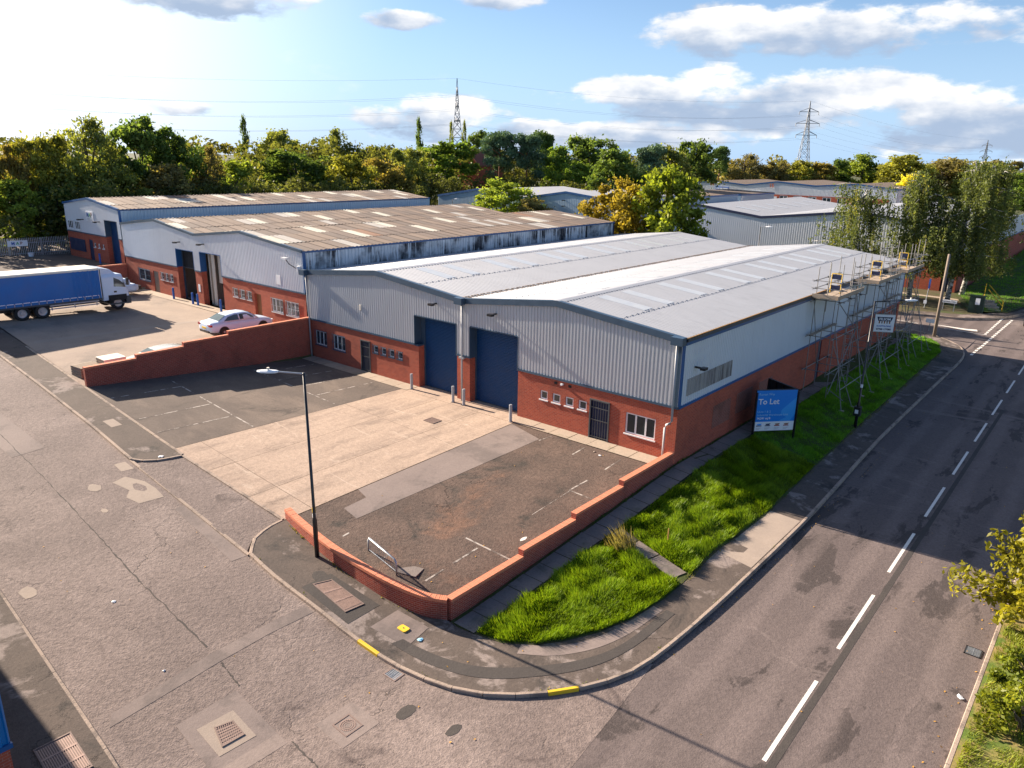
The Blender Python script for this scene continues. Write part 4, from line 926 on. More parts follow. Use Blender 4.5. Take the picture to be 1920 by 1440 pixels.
# ---------------------------------------------------------------- background sheds
def shed(label, bk, y0, y1, zbase, wall, roof, side='clad', trim='blue', brick=None, fasc=.25):
    t = thing('warehouse', label, 'warehouse', ((bk[0][0]+bk[-1][0])/2, y0, zbase)); gg = gable(bk)
    z0 = brick if brick else zbase-.6
    clad(t, 'y', y0, [(a, b, z0, lambda x: gg(x)-.04) for (a, _), (b, _) in zip(bk, bk[1:])], K[wall], pitch=.3, depth=.03)
    clad(t, 'x', bk[-1][0], [(y0, y1, z0, bk[-1][1]-.05)], K[side], pitch=.35, depth=.05)
    clad(t, 'X', bk[0][0], [(y0, y1, zbase-.6, bk[0][1]-.05)], K[side], pitch=.35, depth=.05)
    clad(t, 'Y', y1, [(a, b, zbase-.6, lambda x: gg(x)-.04) for (a, _), (b, _) in zip(bk, bk[1:])], K[wall], pitch=.7, depth=.05)
    for (a, za), (b, zb) in zip(bk, bk[1:]): ribbed_slope(t, 'roof_slope', a, za, b, zb, y0-.1, y1+.1, roof if not isinstance(roof, str) else K[roof], pitch=.33, depth=.04)
    fascia(t, bk, y0-.16, y0+.05, -fasc, .06, K[trim])
    part_box('eaves_trim', t, K[trim], bk[-1][0]-.02, bk[-1][0]+.1, y0, y1, bk[-1][1]-.25, bk[-1][1])
    if brick:
        brick_panel(t, 'y', y0, bk[0][0], bk[-1][0], zbase-.6, brick, []); brick_panel(t, 'x', bk[-1][0], y0, y1, zbase-.6, brick, [])
    return t, gg
b4, g4 = shed('twin gabled white roofed shed across the junction behind the birches', [(-44, 6.3), (-35, 7.45), (-25.9, 6.35), (-13.6, 7.75), (-1.6, 6.2)], 71, 110.5, -1, 'clad_white', 'roof', trim='navy', side='clad_white')
brick_panel(b4, 'y', 70.9, -10.5, -1.55, -1.5, 2.4, [(-3.2, -2.1, -1, 1.3)]); wpart('door', b4, K['navy'], 'y', 70.9, -3.2, -2.1, -1, 1.3, -.12, -.06)
brick_panel(b4, 'x', -1.5, 71, 170, -1.5, 3.3, []); clad(b4, 'x', -1.5, [(110.5, 170, 3.3, 6.2)], K['clad_white'], pitch=.35, depth=.05); part_box('base_flashing', b4, K['blue'], -1.5, -1.4, 71, 170, 3.25, 3.4)
for xa, xb in ((-28.5, -32), (-23.0, -18.5)):
    for k in range(6):
        y0 = 76+5.4*k; za, zb_ = g4(xa)+.055, g4(xb)+.055
        MB().add([(xa, y0, za), (xa, y0+.9, za), (xb, y0+.9, zb_), (xb, y0, zb_)], [(0, 1, 2, 3)]).build('rooflight', K['rooflight'], b4)
b5, g5 = shed('pale blue twin gabled shed behind the brown roof', [(-76.5, 7.2), (-67.9, 8.5), (-58.6, 7.6), (-50.5, 8.8), (-43.6, 8.1)], 60, 83, 1.6, 'clad_blue', 'roof')
floodlight(b5, 60, -50.6, 7.6); floodlight(b5, 60, -50.6, 6.8); floodlight(b5, 60, -66.5, 6.2)
b6, g6 = shed('low brown roofed shed in front of the numbered units', [(-63, 6.9), (-56, 7.7), (-46, 7.4)], 110, 126, 2, 'clad_blue', K['asb'][3])
b7, g7 = shed('long brown roofed shed right of the pale blue shed', [(-58, 7.6), (-51, 8.2), (-44, 7.7)], 85, 104, 2, 'clad_white', K['asb'][0])
BK15 = [(-78, 8.0), (-70.4, 8.75), (-62.7, 8.05), (-54.9, 9.05), (-45.9, 8.4), (-37, 9.1), (-28.5, 8.3)]
b15, g15 = shed('row of white gabled units with orange numbers far behind', BK15, 150, 182, 2.4, 'clad_white', K['asb'][3], trim='blue')
text_part('unit_number', '14', 1.15, K['orange'], b15, (-71.9, 149.85, 7.6), (1, 0, 0), (0, 0, 1), bold=.03); text_part('unit_number', '15', 1.15, K['orange'], b15, (-56.7, 149.85, 7.7), (1, 0, 0), (0, 0, 1), bold=.03)
ws = part_box('company_sign', b15, K['ink_blue'], -70.1, -66.7, 149.6, 149.8, 5.6, 7.3); part_box('sign_face', ws, K['sign_white'], -69.9, -66.9, 149.55, 149.6, 6.0, 7.1)
text_part('lettering', 'Windsor', .85, K['ink_blue'], ws, (-68.4, 149.53, 6.3), (1, 0, 0), (0, 0, 1), 'CENTER', bold=.03)
wpart('roller_door', b15, K['navy'], 'y', 150, -66.2, -62.9, 2.4, 6.0, .05, .2); wpart('roller_door', b15, K['door_blue'], 'y', 150, -62.2, -58.4, 2.4, 5.5, .05, .2); wpart('canopy', b15, K['sign_white'], 'y', 150, -62.0, -58.5, 5.6, 6.3, .05, .5)
brick_panel(b15, 'y', 149.8, -57.6, -30, 1.5, 6.1, [(-53.9+k*3.3, -52.0+k*3.3, 4.3, 5.9) for k in range(6)])
for k in range(6): window(b15, 'y', 149.8, -53.9+k*3.3, -52.0+k*3.3, 4.3, 5.9, n=2, fw_=.12, rec=.02)
s2 = part_box('company_sign', b15, K['sign_white'], -56.9, -54.5, 149.6, 149.75, 3.2, 5.6)
MB().prism([(-56.3, 4.0), (-55.8, 4.0), (-55.4, 5.0), (-55.6, 5.0)], 149.55, 149.59, 'y').build('logo_stroke', K['ink_blue'], s2); MB().prism([(-55.4, 4.0), (-54.9, 4.0), (-55.2, 5.0), (-55.4, 5.0)], 149.55, 149.59, 'y').build('logo_stroke', K['green'], s2)
b8, g8 = shed('long pale shed at the right edge beyond the birches', [(2.5, 8.8), (18, 10.0), (34, 8.8)], 178, 215, 1, 'clad_white', 'roof')
b9 = thing('house', 'red tiled house roof peeping out of the wood below the pylon', 'house', (-116, 109, 3))
MB().prism([(-119.5, 3), (-112.5, 3), (-112.5, 11.5), (-116, 14.6), (-119.5, 11.5)], 109, 118, 'y').build('wall', K['brick'], b9)
MB().prism([(-120, 11.3), (-116, 15.2), (-112, 11.3), (-112, 11.0), (-116, 14.9), (-120, 11.0)], 108.5, 118.5, 'y').build('roof', plain('red_tiles', (.24, .075, .05), .9, var=.3, scale=3), b9)
# unit across the side road, only its corner shows
b10 = thing('warehouse', 'corner of a bright blue clad brick unit at the lower left', 'warehouse', (-12, -30, -1))
brick_panel(b10, 'Y', -26.3, -26, -2.0, -1.2, .9, []); brick_panel(b10, 'x', -2.0, -42, -26.3, -1.2, .9, [])
clad(b10, 'Y', -26.3, [(-26, -2.0, .9, 5.4)], plain('vivid_blue_cladding', (.005, .16, .42), .4)); clad(b10, 'x', -2.0, [(-42, -26.3, .9, 5.4)], bpy.data.materials['vivid_blue_cladding'])
MB().box(-26, -1.95, -42, -26.25, 5.4, 5.6).build('roof', K['roof'], b10); part_box('base_flashing', b10, K['blue'], -2.0, -1.93, -42, -26.24, .86, .98)

# ================================================================== STREET FURNITURE
def bollard(x, y, z, mat, label, group):
    t = thing('bollard', label, 'bollard', (x, y, z), group)
    o = MB().tube([(x, y, z-.1), (x, y, z+.93), (x, y, z+.965)], [.085, .085, .07], 12).build('post', mat, t, smooth=False)
    MB().tube([(x, y, z), (x, y, z+.02)], .13, 12).build('collar', K['concrete'], t)
for x, y, lab in ((-17.13, -.6, 'left of the left blue roller door'), (-13.6, -.68, 'at the right jamb of the left roller door'), (-12.78, -.66, 'at the left jamb of the right roller door'), (-9.1, -.95, 'right of the right blue roller door')):
    bollard(x, y, 0, K['pvc'], 'grey steel bollard '+lab, 'grey bollards guarding the roller doors')
for x, lab in ((-46.0, 'left of the dark open bay'), (-42.85, 'right of the dark open bay'), (-42.05, 'left of the cream open bay'), (-38.55, 'right of the cream open bay')):
    bollard(x, -.55, 1.6, K['ink_blue'], 'blue steel bollard '+lab, 'blue bollards guarding the open bays')
bollard(-59.6, -.6, 3.15, K['ink_blue'], 'blue steel bollard by the far left tall blue door', 'blue bollards guarding the open bays')

def street_lamp(base, top_z, head, label, cabinet=False, lean=(0, 0)):
    x, y, z = base; t = thing('street_lamp', label, 'street lamp', base, 'street lamps')
    tx, ty = x+lean[0], y+lean[1]; k = 1.5/(top_z-z)
    bx, by = x+lean[0]*k, y+lean[1]*k
    MB().tube([(x, y, z-.2), (bx, by, z+1.45), (bx, by, z+1.55), (tx, ty, top_z)], [.085, .085, .055, .045], 10).build('column', K['black'], t, smooth=True)
    hx, hy, hz = head; d = Vector((hx-tx, hy-ty, 0)).normalized(); n = Vector((-d.y, d.x, 0))
    MB().tube([(tx, ty, top_z-.03), (hx-d.x*.3, hy-d.y*.3, hz)], .03, 8).build('arm', K['black'] if cabinet else K['steel'], t)
    prof = [(-.36, .0, .04), (-.26, .10, .06), (0, .13, .07), (.26, .115, .055), (.38, .05, .035)]
    m = MB(); H = Vector((hx, hy, hz))
    for s, w, h in prof:
        c = H+d*s
        for u, v in ((-1, -.5), (1, -.5), (1, .2), (.5, .8), (-.5, .8), (-1, .2)):
            m.v.append(tuple(c+n*(u*max(w, .01))+Vector((0, 0, v*h))))
    for i in range(len(prof)-1):
        for k in range(6): m.f.append((i*6+k, i*6+(k+1) % 6, (i+1)*6+(k+1) % 6, (i+1)*6+k))
    m.f += [tuple(range(6)), tuple(range(29, 23, -1))]
    hd = m.build('lantern', K['sign_white'], t)
    MB().tube([H+Vector((0, 0, .07)), H+Vector((0, 0, .14))], .045, 8).build('photocell', K['cream'], hd)
    return t
la = street_lamp((-5.93, -15.5, g1(-5.93, -15.5)), 6.3, (-7.05, -16.2, 6.32), 'black street lamp with white lantern standing by the curved wall', lean=(-.18, .05))
MB().tube([(-6.02, -15.46, 1.15), (-6.03, -15.46, 1.32)], .066, 10).build('yellow_band', K['yellow'], la); MB().tube([(-6.02, -15.46, .95), (-6.02, -15.46, 1.08)], .066, 10).build('label_band', K['sign_white'], la)
lb = street_lamp((4.2, 13.5, g1(4.2, 13.5)), 6.35, (5.6, 15.0, 6.38), 'black street lamp with a box low on its column, on the verge', cabinet=True)
part_box('control_box', lb, K['black'], 4.03, 4.37, 13.33, 13.67, -.15, .38); part_box('box_label', lb, K['sign_white'], 4.1, 4.28, 13.318, 13.329, .0, .22)
MB().tube([(4.2, 13.5, 1.5), (4.2, 13.5, 1.68)], .07, 10).build('label_band', K['sign_white'], lb)
lc = street_lamp((-17.3, 50, -1), 6.75, (-16.4, 50, 6.8), 'slim dark street lamp beyond the main roof ridge'); 
ld = street_lamp((-70.3, 57, 2), 6.9, (-69.6, 57.2, 6.95), 'small street lamp before the left end of the pale blue shed')
le = street_lamp((-63.8, 140, 2), 8.6, (-64.8, 140, 8.6), 'thin lamp column before the unit numbered 14')

# timber pole
tp = thing('timber_pole', 'leaning grey timber pole at the end of the verge', 'pole', (2.0, 43.6, -1))
MB().tube([(2.0, 43.6, -1.3), (2.1, 43.1, 6.2)], [.15, .11], 10).build('pole', K['wood'], tp, smooth=True)
st = MB()
for k in range(5): z = 2.2+.8*k; st.tube([(1.95, 43.3, z), (2.3, 43.3, z)], .012, 5)
st.build('climbing_pegs', K['steel'], tp)

# "To Let" V-board
def tolet():
    t = thing('letting_board', 'blue and white To Let board of two panels on the grass verge', 'sign board', (2.4, 8.3, -.5))
    A = Vector((2.53, 8.33, 0)); B = Vector((1.02, 6.62, 0)); D = Vector((.55, 9.35, 0))
    zb, zt = -.02, 2.18
    def panel(P, Q, front):
        X = (Q-P).normalized(); L = (Q-P).length; nrm = Vector((X.y, -X.x, 0)); return X, L, nrm
    X = (A-B).normalized(); L = (A-B).length; n = Vector((X.y, -X.x, 0)); Z = Vector((0, 0, 1))
    if n.dot(Vector(CAM_POS)-B) < 0: n = -n
    def bx(name, par, mat, u0, u1, z0, z1, d0, d1):
        c = B+X*((u0+u1)/2)+n*((d0+d1)/2); c.z = (z0+z1)/2
        return MB().obox(c, (u1-u0)/2, (d1-d0)/2, (z1-z0)/2, X, n, Z).build(name, K[mat], par)
    fr = bx('panel_frame', t, 'black', -.03, L+.03, zb-.03, zt+.03, -.08, -.01)
    wh = bx('panel', t, 'sign_white', 0, L, zb, zb+.5, -.009, .0); bl = bx('panel', t, 'sign_blue', 0, L, zb+.5, zt, -.009, .0)
    def W(u, z, d=.003): q = B+X*u+n*d; q.z = z; return q
    def strip(par, poly, mat, d=.003):
        m = MB(); m.v = [tuple(W(u, z, d)) for u, z in poly]; m.f = [tuple(range(len(poly)))]; m.build('print_shape', K[mat], par)
    strip(bl, [(1.3, zb+.52), (1.98, zb+.52), (L-.02, zb+.95), (L-.02, zt-.35), (1.45, zb+1.12), (1.42, zb+.9), (1.75, zb+.72)], 'sign_light')
    def tx(body, u, z, s, mat='sign_white', b=0, par=bl): text_part('lettering', body, s, K[mat], par, W(u, z, .006), X, Z, bold=b, extrude=.002)
    tx('Roman Way', .12, zt-.26, .17, 'cyan_text'); tx('To Let', .12, zt-.74, .42, 'sign_white', .006)
    tx('Units 1 & 2', .12, zb+1.0, .16, 'cyan_text'); tx('Industrial Warehouse Unit', .12, zb+.82, .16, 'cyan_text'); tx('14,241 sq ft', .12, zb+.64, .16, 'sign_white', .004)
    for i, (u, c1, c2) in enumerate(((.14, 'navy', 'sign_light'), (.62, 'navy', 'navy'), (1.14, 'red', 'brown'), (1.64, 'red', 'brown'))):
        strip(wh, [(u, zb+.25), (u+.3, zb+.25), (u+.3, zb+.3), (u, zb+.3)], c1); strip(wh, [(u+.08, zb+.31), (u+.24, zb+.31), (u+.32, zb+.4), (u+.02, zb+.38)], c2)
        for k in range(3): strip(wh, [(u, zb+.16-.045*k), (u+.3-.06*k, zb+.16-.045*k), (u+.3-.06*k, zb+.175-.045*k), (u, zb+.175-.045*k)], 'steel')
    # second panel seen from behind
    X2 = (D-A).normalized(); L2 = (D-A).length; n2 = Vector((X2.y, -X2.x, 0))
    c = (A+D)/2+n2*.03; c.z = (zb+zt)/2
    MB().obox(c, L2/2, .03, (zt-zb)/2, X2, n2).build('back_panel', K['dark'], t)
    bt = MB()
    for u in np.linspace(.03, L2-.03, 5):
        q = A+X2*float(u)-n2*.03; q.z = (zb+zt)/2; bt.obox(q, .035, .03, (zt-zb)/2, X2, n2)
    for z in (zb+.03, (zb+zt)/2, zt-.03): q = (A+D)/2-n2*.03; q.z = z; bt.obox(q, L2/2, .028, .035, X2, n2)
    bt.build('batten', K['black'], t)
    for P in (A, B, D):
        g = g1(P.x, P.y); MB().box(P.x-.05, P.x+.05, P.y-.05, P.y+.05, g-.3, zt-.1).build('post', K['black'], t)
    MB().tube([(.75, 8.9, zt-.4), (.3, 8.3, g1(.3, 8.3))], .045, 6).build('brace', K['black'], t)
tolet()

# ------------------------------------------------------------------ scaffold towers
def scaffold(y0, y1, label, boards_z=5.75, feet=((2.9, -.8), (3.1, .6))):
    t = thing('scaffold_tower', label, 'scaffold', (1, (y0+y1)/2, -.4), 'scaffold towers along the eaves')
    def tb(name, a, b, r=.025): return MB().tube([a, b], r, 6).build(name, K['tube'], t)
    n = 3; ys = [y0+(y1-y0)*k/(n-1) for k in range(n)]
    for i, y in enumerate(ys):
        for x in (.30, 1.68):
            top = 7.7+rnd.uniform(-.35, .45); yy = y+rnd.uniform(-.05, .05)
            tb('standard', (x, yy, g1(x, yy)-.05), (x+rnd.uniform(-.03, .03), yy, top))
        for z in (1.3, 3.4, 5.62): tb('transom', (.02, y+.06, z), (1.98, y+.06, z))
    for yy in (y0-.15, y1+.15): tb('standard', (1.0, yy, 5.0), (1.0, yy, 7.6+rnd.uniform(-.2, .3)))
    for x in (.24, 1.74):
        for z in (1.36, 3.46, 5.56, 6.3, 6.75): tb('ledger', (x, y0-.45-rnd.uniform(0, .25), z), (x, y1+.45+rnd.uniform(0, .3), z))
    for yy in (y0, y1):
        for z in (6.3, 6.75): tb('guard_rail', (.0, yy-.05, z), (2.05, yy-.05, z))
    tb('brace', (1.75, y0, .0), (1.75, y1, 3.4)); tb('brace', (1.75, y1, 3.4), (1.75, y0, 5.5)); tb('brace', (.25, y0, 5.5), (.25, ys[1], 1.3))
    for i, (fx, dy) in enumerate(feet):
        for yb in (ys[0], ys[2]):
            fy = yb+dy*(1 if i else 1); tb('raker', (fx, fy, g1(fx, fy)), (1.72, yb, 3.9 if i == 0 else 3.0))
            MB().box(fx-.15, fx+.15, fy-.11, fy+.11, g1(fx, fy)-.02, g1(fx, fy)+.05).build('sole_board', K['board'], t)
    tb('foot_tie', (1.7, ys[0], .35), (feet[0][0], ys[0]+feet[0][1], .05)); tb('foot_tie', (1.7, ys[2], .35), (feet[0][0], ys[2]+feet[0][1], .05))
    tb('foot_tie', (2.5, ys[0]-.3, .5), (2.5, ys[2]+.2, .5))
    for k in range(6):
        x = .25+.24*k; dz = rnd.uniform(-.01, .01)
        MB().box(x, x+.225, y0-.35+rnd.uniform(-.1, .1), y1+.35+rnd.uniform(-.1, .1), boards_z+dz, boards_z+.04+dz).build('platform_board', K['board'], t)
    MB().box(1.70, 1.74, y0-.5, y1+.5, boards_z+.045, boards_z+.27).build('toe_board', K['board'], t); MB().box(.2, 1.75, y0-.42, y0-.38, boards_z+.045, boards_z+.27).build('toe_board', K['board'], t)
    MB().box(.3, .53, y0-.3, y1+.2, 3.5, 3.54).build('platform_board', K['board'], t)
    yl = MB(); yg = ys[1]+.2
    for a, b in (((.4, yg, boards_z+.05), (.4, yg, 6.95)), ((1.0, yg, boards_z+.05), (1.0, yg, 6.95)), ((.4, yg, 6.95), (1.0, yg, 6.95)), ((.4, yg, 6.4), (1.0, yg, 6.4)), ((.4, yg, 5.95), (1.0, yg, 5.95))): yl.tube([a, b], .028, 6)
    cp = MB()
    for x in (.27, 1.71):
        for y in ys:
            for z in (1.33, 3.43, 5.59, 6.3, 6.75): cp.box(x-.055, x+.055, y-.05, y+.09, z-.05, z+.05)
    cp.build('couplers', K['gutter'], t, kind='stuff')
    ld_ = MB(); lx = 1.25
    for dx in (0, .36): ld_.tube([(lx+dx, y1+.15, g1(lx, y1)), (lx+dx, y1-.5, 6.9)], .02, 5)
    for k in range(20): f_ = k/20; ld_.tube([(lx, y1+.15-.65*f_, g1(lx, y1)*(1-f_)+6.9*f_+.15), (lx+.36, y1+.15-.65*f_, g1(lx, y1)*(1-f_)+6.9*f_+.15)], .014, 4)
    ld_.build('ladder', K['rim'], t)
    sg_ = yl.build('safety_gate', K['yellow'], t)
    part_box('gate_panel', sg_, K['navy'], .43, .97, yg-.02, yg+.01, 6.62, 6.9); part_box('gate_panel', sg_, K['navy'], .43, .97, yg-.02, yg+.01, 5.98, 6.25)
    return t
scaffold(15.9, 19.9, 'nearest scaffold tower against the eaves, by the blue fire door')
sc2 = scaffold(24.2, 28.8, 'middle scaffold tower carrying the white contractor sign')
scaffold(31.6, 35.6, 'farthest scaffold tower at the end of the long wall')
tagm = MB().box(2.45, 2.55, 24.0, 24.06, .6, 1.05); tagm.build('inspection_tag', K['green'], sc2)
def filsom():
    t = thing('contractor_sign', 'white scaffolding contractor sign hung on the middle tower', 'sign', (2.2, 23.9, 2.7))
    c = Vector((2.42, 23.85, 3.27)); X = Vector((.86, .51, 0)).normalized(); n = Vector((X.y, -X.x, 0)); Z = Vector((0, 0, 1))
    def bx(name, par, mat, u0, u1, z0, z1, d0, d1):
        q = c+X*((u0+u1)/2)+n*((d0+d1)/2)+Z*((z0+z1)/2); return MB().obox(q, (u1-u0)/2, (d1-d0)/2, (z1-z0)/2, X, n, Z).build(name, K[mat], par)
    b = bx('board', t, 'sign_white', -.62, .62, -.58, .58, -.02, 0)
    bx('edge', t, 'steel', -.64, .64, .57, .60, -.03, .01); bx('edge', t, 'steel', -.64, .64, -.60, -.57, -.03, .01)
    m = MB(); m.v = [tuple(c+X*u+n*.004+Z*z) for u, z in ((-.5, .42), (.5, .42), (.4, .14), (-.4, .14))]; m.f = [(0, 1, 2, 3)]; m.build('print_shape', K['navy'], b)
    for k in range(5): bx('print_column', b, ('brown', 'wood')[k % 2], -.36+k*.16, -.28+k*.16, -.02, .14, .001, .005)
    text_part('lettering', 'FILSOM', .22, K['sign_white'], b, c+n*.008+Z*.2, X, Z, 'CENTER', .001, .006)
    text_part('lettering', 'SCAFFOLDING', .14, K['ink_blue'], b, c+n*.006-Z*.24, X, Z, 'CENTER', .001, .004); text_part('lettering', '07788 177080', .16, K['navy'], b, c+n*.006-Z*.46, X, Z, 'CENTER', .001, .006)
filsom()

# ------------------------------------------------------------------ junction furniture
cb_ = thing('utility_cabinet', 'dark green utility cabinet with a notice beside the yellow rail', 'cabinet', (2.7, 58.6, -.95))
part_box('body', cb_, K['cabinet'], 2.0, 3.3, 58.2, 58.8, -.95, .75); part_box('lid', cb_, K['cabinet'], 1.95, 3.35, 58.14, 58.86, .75, .85); part_box('notice', cb_, K['sign_white'], 2.55, 2.95, 58.17, 58.199, -.05, .6)
part_box('door_seam', cb_, K['black'], 2.63, 2.66, 58.185, 58.199, -.9, -.1)
hr_ = thing('handrail', 'yellow tubular handrail beside the bank steps', 'handrail', (4, 62, -.9))
for a, b in (((2.1, 66.5, -.6), (2.1, 66.5, 1.1)), ((4.6, 61.0, -.95), (4.6, 61.0, .15)), ((2.5, 66, 1.0), (4.6, 61.0, .15)), ((2.5, 66, .5), (4.6, 61.0, -.35))): MB().tube([a, b], .05, 6).build('rail', K['yellow'], hr_)
sp_ = thing('steps', 'short flight of concrete steps up the bank by the cabinet', 'steps', (3.6, 61.5, -.9))
for k in range(4): part_box('step', sp_, K['slab_pale'], 3.3-.35*k, 4.5-.35*k, 60.8+.9*k, 61.7+.9*k, -.95, -.82+.16*k)
ns = thing('street_nameplate', 'low white street nameplate on two legs before the birches', 'street sign', (.4, 57.5, -.95))
pl_ = part_box('plate', ns, K['sign_white'], -.35, 1.05, 57.48, 57.52, -.1, .2); part_box('leg', ns, K['steel'], -.2, -.12, 57.53, 57.58, -.95, .1); part_box('leg', ns, K['steel'], .82, .9, 57.53, 57.58, -.95, .1)
text_part('lettering', 'ROMAN WAY', .2, K['black'], pl_, (.35, 57.47, -.02), (1, 0, 0), (0, 0, 1), 'CENTER', .002)
ps = thing('sign_post', 'thin blue and grey post sign under the left birch', 'sign post', (-1.9, 57.8, -.95))
MB().tube([(-1.9, 57.8, -1), (-1.75, 57.8, 2.1)], .045, 8).build('post', K['steel'], ps); part_box('blade', ps, K['ink_blue'], -1.85, -1.68, 57.72, 57.75, 1.1, 2.1); part_box('notice', ps, K['sign_white'], -2.05, -1.75, 57.72, 57.75, -.5, -.15)
js = thing('junction_sign', 'small pale rectangular sign low beside the junction kerb', 'sign', (1.2, 46.0, -.95))
part_box('plate', js, K['sign_white'], .75, 1.45, 45.7, 45.74, -.25, .1); part_box('post', js, K['steel'], 1.07, 1.13, 45.75, 45.8, -1, .05)
wp = thing('marker_stake', 'short weathered orange marker stake in the sunlit grass', 'stake', (3.05, -5.7, -.7))
MB().tube([(2.95, -5.75, g1(2.95, -5.75)-.1), (2.92, -5.72, g1(2.95, -5.75)+.62)], [.03, .022], 6).build('post', K['rust'], wp)

# ------------------------------------------------------------------ covers and gullies
def cover(name, label, cat, pts, z, mat, pattern, frame='iron'):
    c = Vector((sum(p[0] for p in pts)/4, sum(p[1] for p in pts)/4, z)); t = thing(name, label, cat, c)
    g0 = g1(c.x, c.y); P = [Vector((p[0], p[1], z+.008+g1(p[0], p[1])-g0)) for p in pts]
    m = MB(); m.v = [tuple(p) for p in P]+[tuple(p-Vector((0, 0, .06))) for p in P]; m.f = [(0, 1, 2, 3), (0, 4, 5, 1), (1, 5, 6, 2), (2, 6, 7, 3), (3, 7, 4, 0)]
    pl = m.build('plate', K[mat], t)
    def bil(u, v): return P[0].lerp(P[1], u).lerp(P[3].lerp(P[2], u), v)
    q = MB()
    if pattern == 'ribs' or pattern == 'grate':
        n = 16 if pattern == 'ribs' else 7
        for k in range(n):
            u0, u1 = (k+.2)/n, (k+.7)/n
            a, b, c_, d = bil(u0, .05), bil(u1, .05), bil(u1, .95), bil(u0, .95)
            q.add([p_+Vector((0, 0, h)) for h in (0, .012) for p_ in (a, b, c_, d)], [(4, 5, 6, 7), (0, 1, 5, 4), (1, 2, 6, 5), (2, 3, 7, 6), (3, 0, 4, 7)])
        for v in ((.33, .66) if pattern == 'ribs' else (.5,)):
            a, b, c_, d = bil(0, v-.02), bil(1, v-.02), bil(1, v+.02), bil(0, v+.02)
            q.add([p_+Vector((0, 0, h)) for h in (0, .015) for p_ in (a, b, c_, d)], [(4, 5, 6, 7), (0, 1, 5, 4), (2, 3, 7, 6)])
    elif pattern == 'rings':
        cc = bil(.5, .5); r0 = (P[0]-P[2]).length*.28
        for r in (r0, r0*.72, r0*.42):
            for k in range(24):
                a0, a1 = 2*math.pi*(k+.12)/24, 2*math.pi*(k+.88)/24
                q.add([(cc.x+math.cos(a)*rr, cc.y+math.sin(a)*rr, cc.z+.012) for a, rr in ((a0, r), (a1, r), (a1, r*.86), (a0, r*.86))], [(0, 1, 2, 3)])
    else:
        for i in range(9):
            for j in range(7):
                a, b, c_, d = bil((i+.25)/9, (j+.25)/7), bil((i+.75)/9, (j+.25)/7), bil((i+.75)/9, (j+.75)/7), bil((i+.25)/9, (j+.75)/7)
                q.add([p_+Vector((0, 0, .01)) for p_ in (a, b, c_, d)], [(0, 1, 2, 3)])
    if pattern == 'grate': q.build('grate_bars', K['steel'], t, kind=None)
    else: q.build('tread', plain('worn_iron_tread', (.30, .20, .165), .6, metal=.3, var=.4, scale=8) if 'worn_iron_tread' not in bpy.data.materials else bpy.data.materials['worn_iron_tread'], t, kind='stuff')
    fr = MB()
    for k in range(4):
        a, b = P[k], P[(k+1) % 4]; d = (b-a).normalized(); nn = Vector((-d.y, d.x, 0)); fr.obox((a+b)/2-nn*.0+Vector((0, 0, .002)), (b-a).length/2+.02, .02, .012, d, nn)
    fr.build('frame', K[frame], t)
    return t
cover('chamber_cover', 'long ribbed rusty chamber cover in the footway corner', 'manhole cover', ((-4.62, -16.62), (-4.4, -16.03), (-2.6, -16.1), (-2.68, -16.78)), g1(-3.575, -16.38)+.008, 'iron', 'ribs')
cover('manhole_cover', 'rusty chequered cover set in a pale road repair', 'manhole cover', ((-1.27, -22.1), (-1.15, -21.66), (-.55, -21.7), (-.58, -22.28)), g1(-.89, -21.93)-.09, 'iron', 'chequer')
cover('manhole_cover', 'square manhole cover with concentric rings in the road', 'manhole cover', ((.86, -19.95), (.86, -19.42), (1.45, -19.45), (1.45, -19.98)), -1.098, 'iron', 'rings')
cover('chamber_cover', 'large ribbed cover in the lower left footway', 'manhole cover', ((-3.55, -25.53), (-3.53, -24.72), (-2.1, -24.78), (-2.1, -25.6)), g1(-2.82, -25.16)+.022, 'iron', 'ribs')
cover('gully_grate', 'slotted iron gully grate at the corner kerb', 'drain', ((.28, -17.72), (.3, -17.36), (.74, -17.34), (.76, -17.72)), -1.104, 'dark', 'grate')
cover('gully_grate', 'dark gully grate beside the right hand kerb', 'drain', ((12.98, -5.15), (12.98, -4.7), (13.4, -4.7), (13.4, -5.15)), -1.098, 'dark', 'grate', 'dark')
cover('manhole_cover', 'small square cover in the concrete apron', 'manhole cover', ((-12.6, -3.9), (-12.6, -3.3), (-11.9, -3.3), (-11.9, -3.9)), g1(-12.2, -3.6)+.018, 'iron', 'chequer')
yc = thing('utility_cover', 'bright yellow square utility lid in the corner footway', 'utility cover', (-.76, -16.0, -.95))
MB().prism([(-.94, -16.1), (-.9, -16.14), (-.62, -16.14), (-.58, -16.1), (-.58, -15.92), (-.62, -15.88), (-.9, -15.88), (-.94, -15.92)], g1(-.7, -16)-.02, g1(-.7, -16)+.035, 'z').build('lid', K['yellow'], yc); MB().tube([(-.76, -16.0, g1(-.7, -16)+.03), (-.76, -16.0, g1(-.7, -16)+.045)], .025, 8).build('lid_bolt', K['gutter'], yc)
bs = thing('concrete_block', 'loose square brown slab lying by the steel barrier', 'slab', (-2.9, -13.6, -.8))
MB().obox((-2.95, -13.75, g1(-2.95, -13.75)-.005), .42, .3, .03, (.95, .3, 0), (-.3, .95, 0)).build('slab', K['slab'], bs)
br_ = thing('steel_barrier', 'galvanised steel hoop barrier standing behind the curved wall', 'barrier', (-4.2, -14.1, -.7))
zA = g1(-4.2, -14)
MB().tube([(-4.95, -13.95, zA), (-4.95, -13.95, zA+.5), (-4.88, -13.96, zA+.6), (-3.15, -14.25, zA+.52), (-3.06, -14.26, zA+.42), (-3.06, -14.26, zA-.1)], .035, 8).build('hoop', K['steel'], br_, smooth=True)
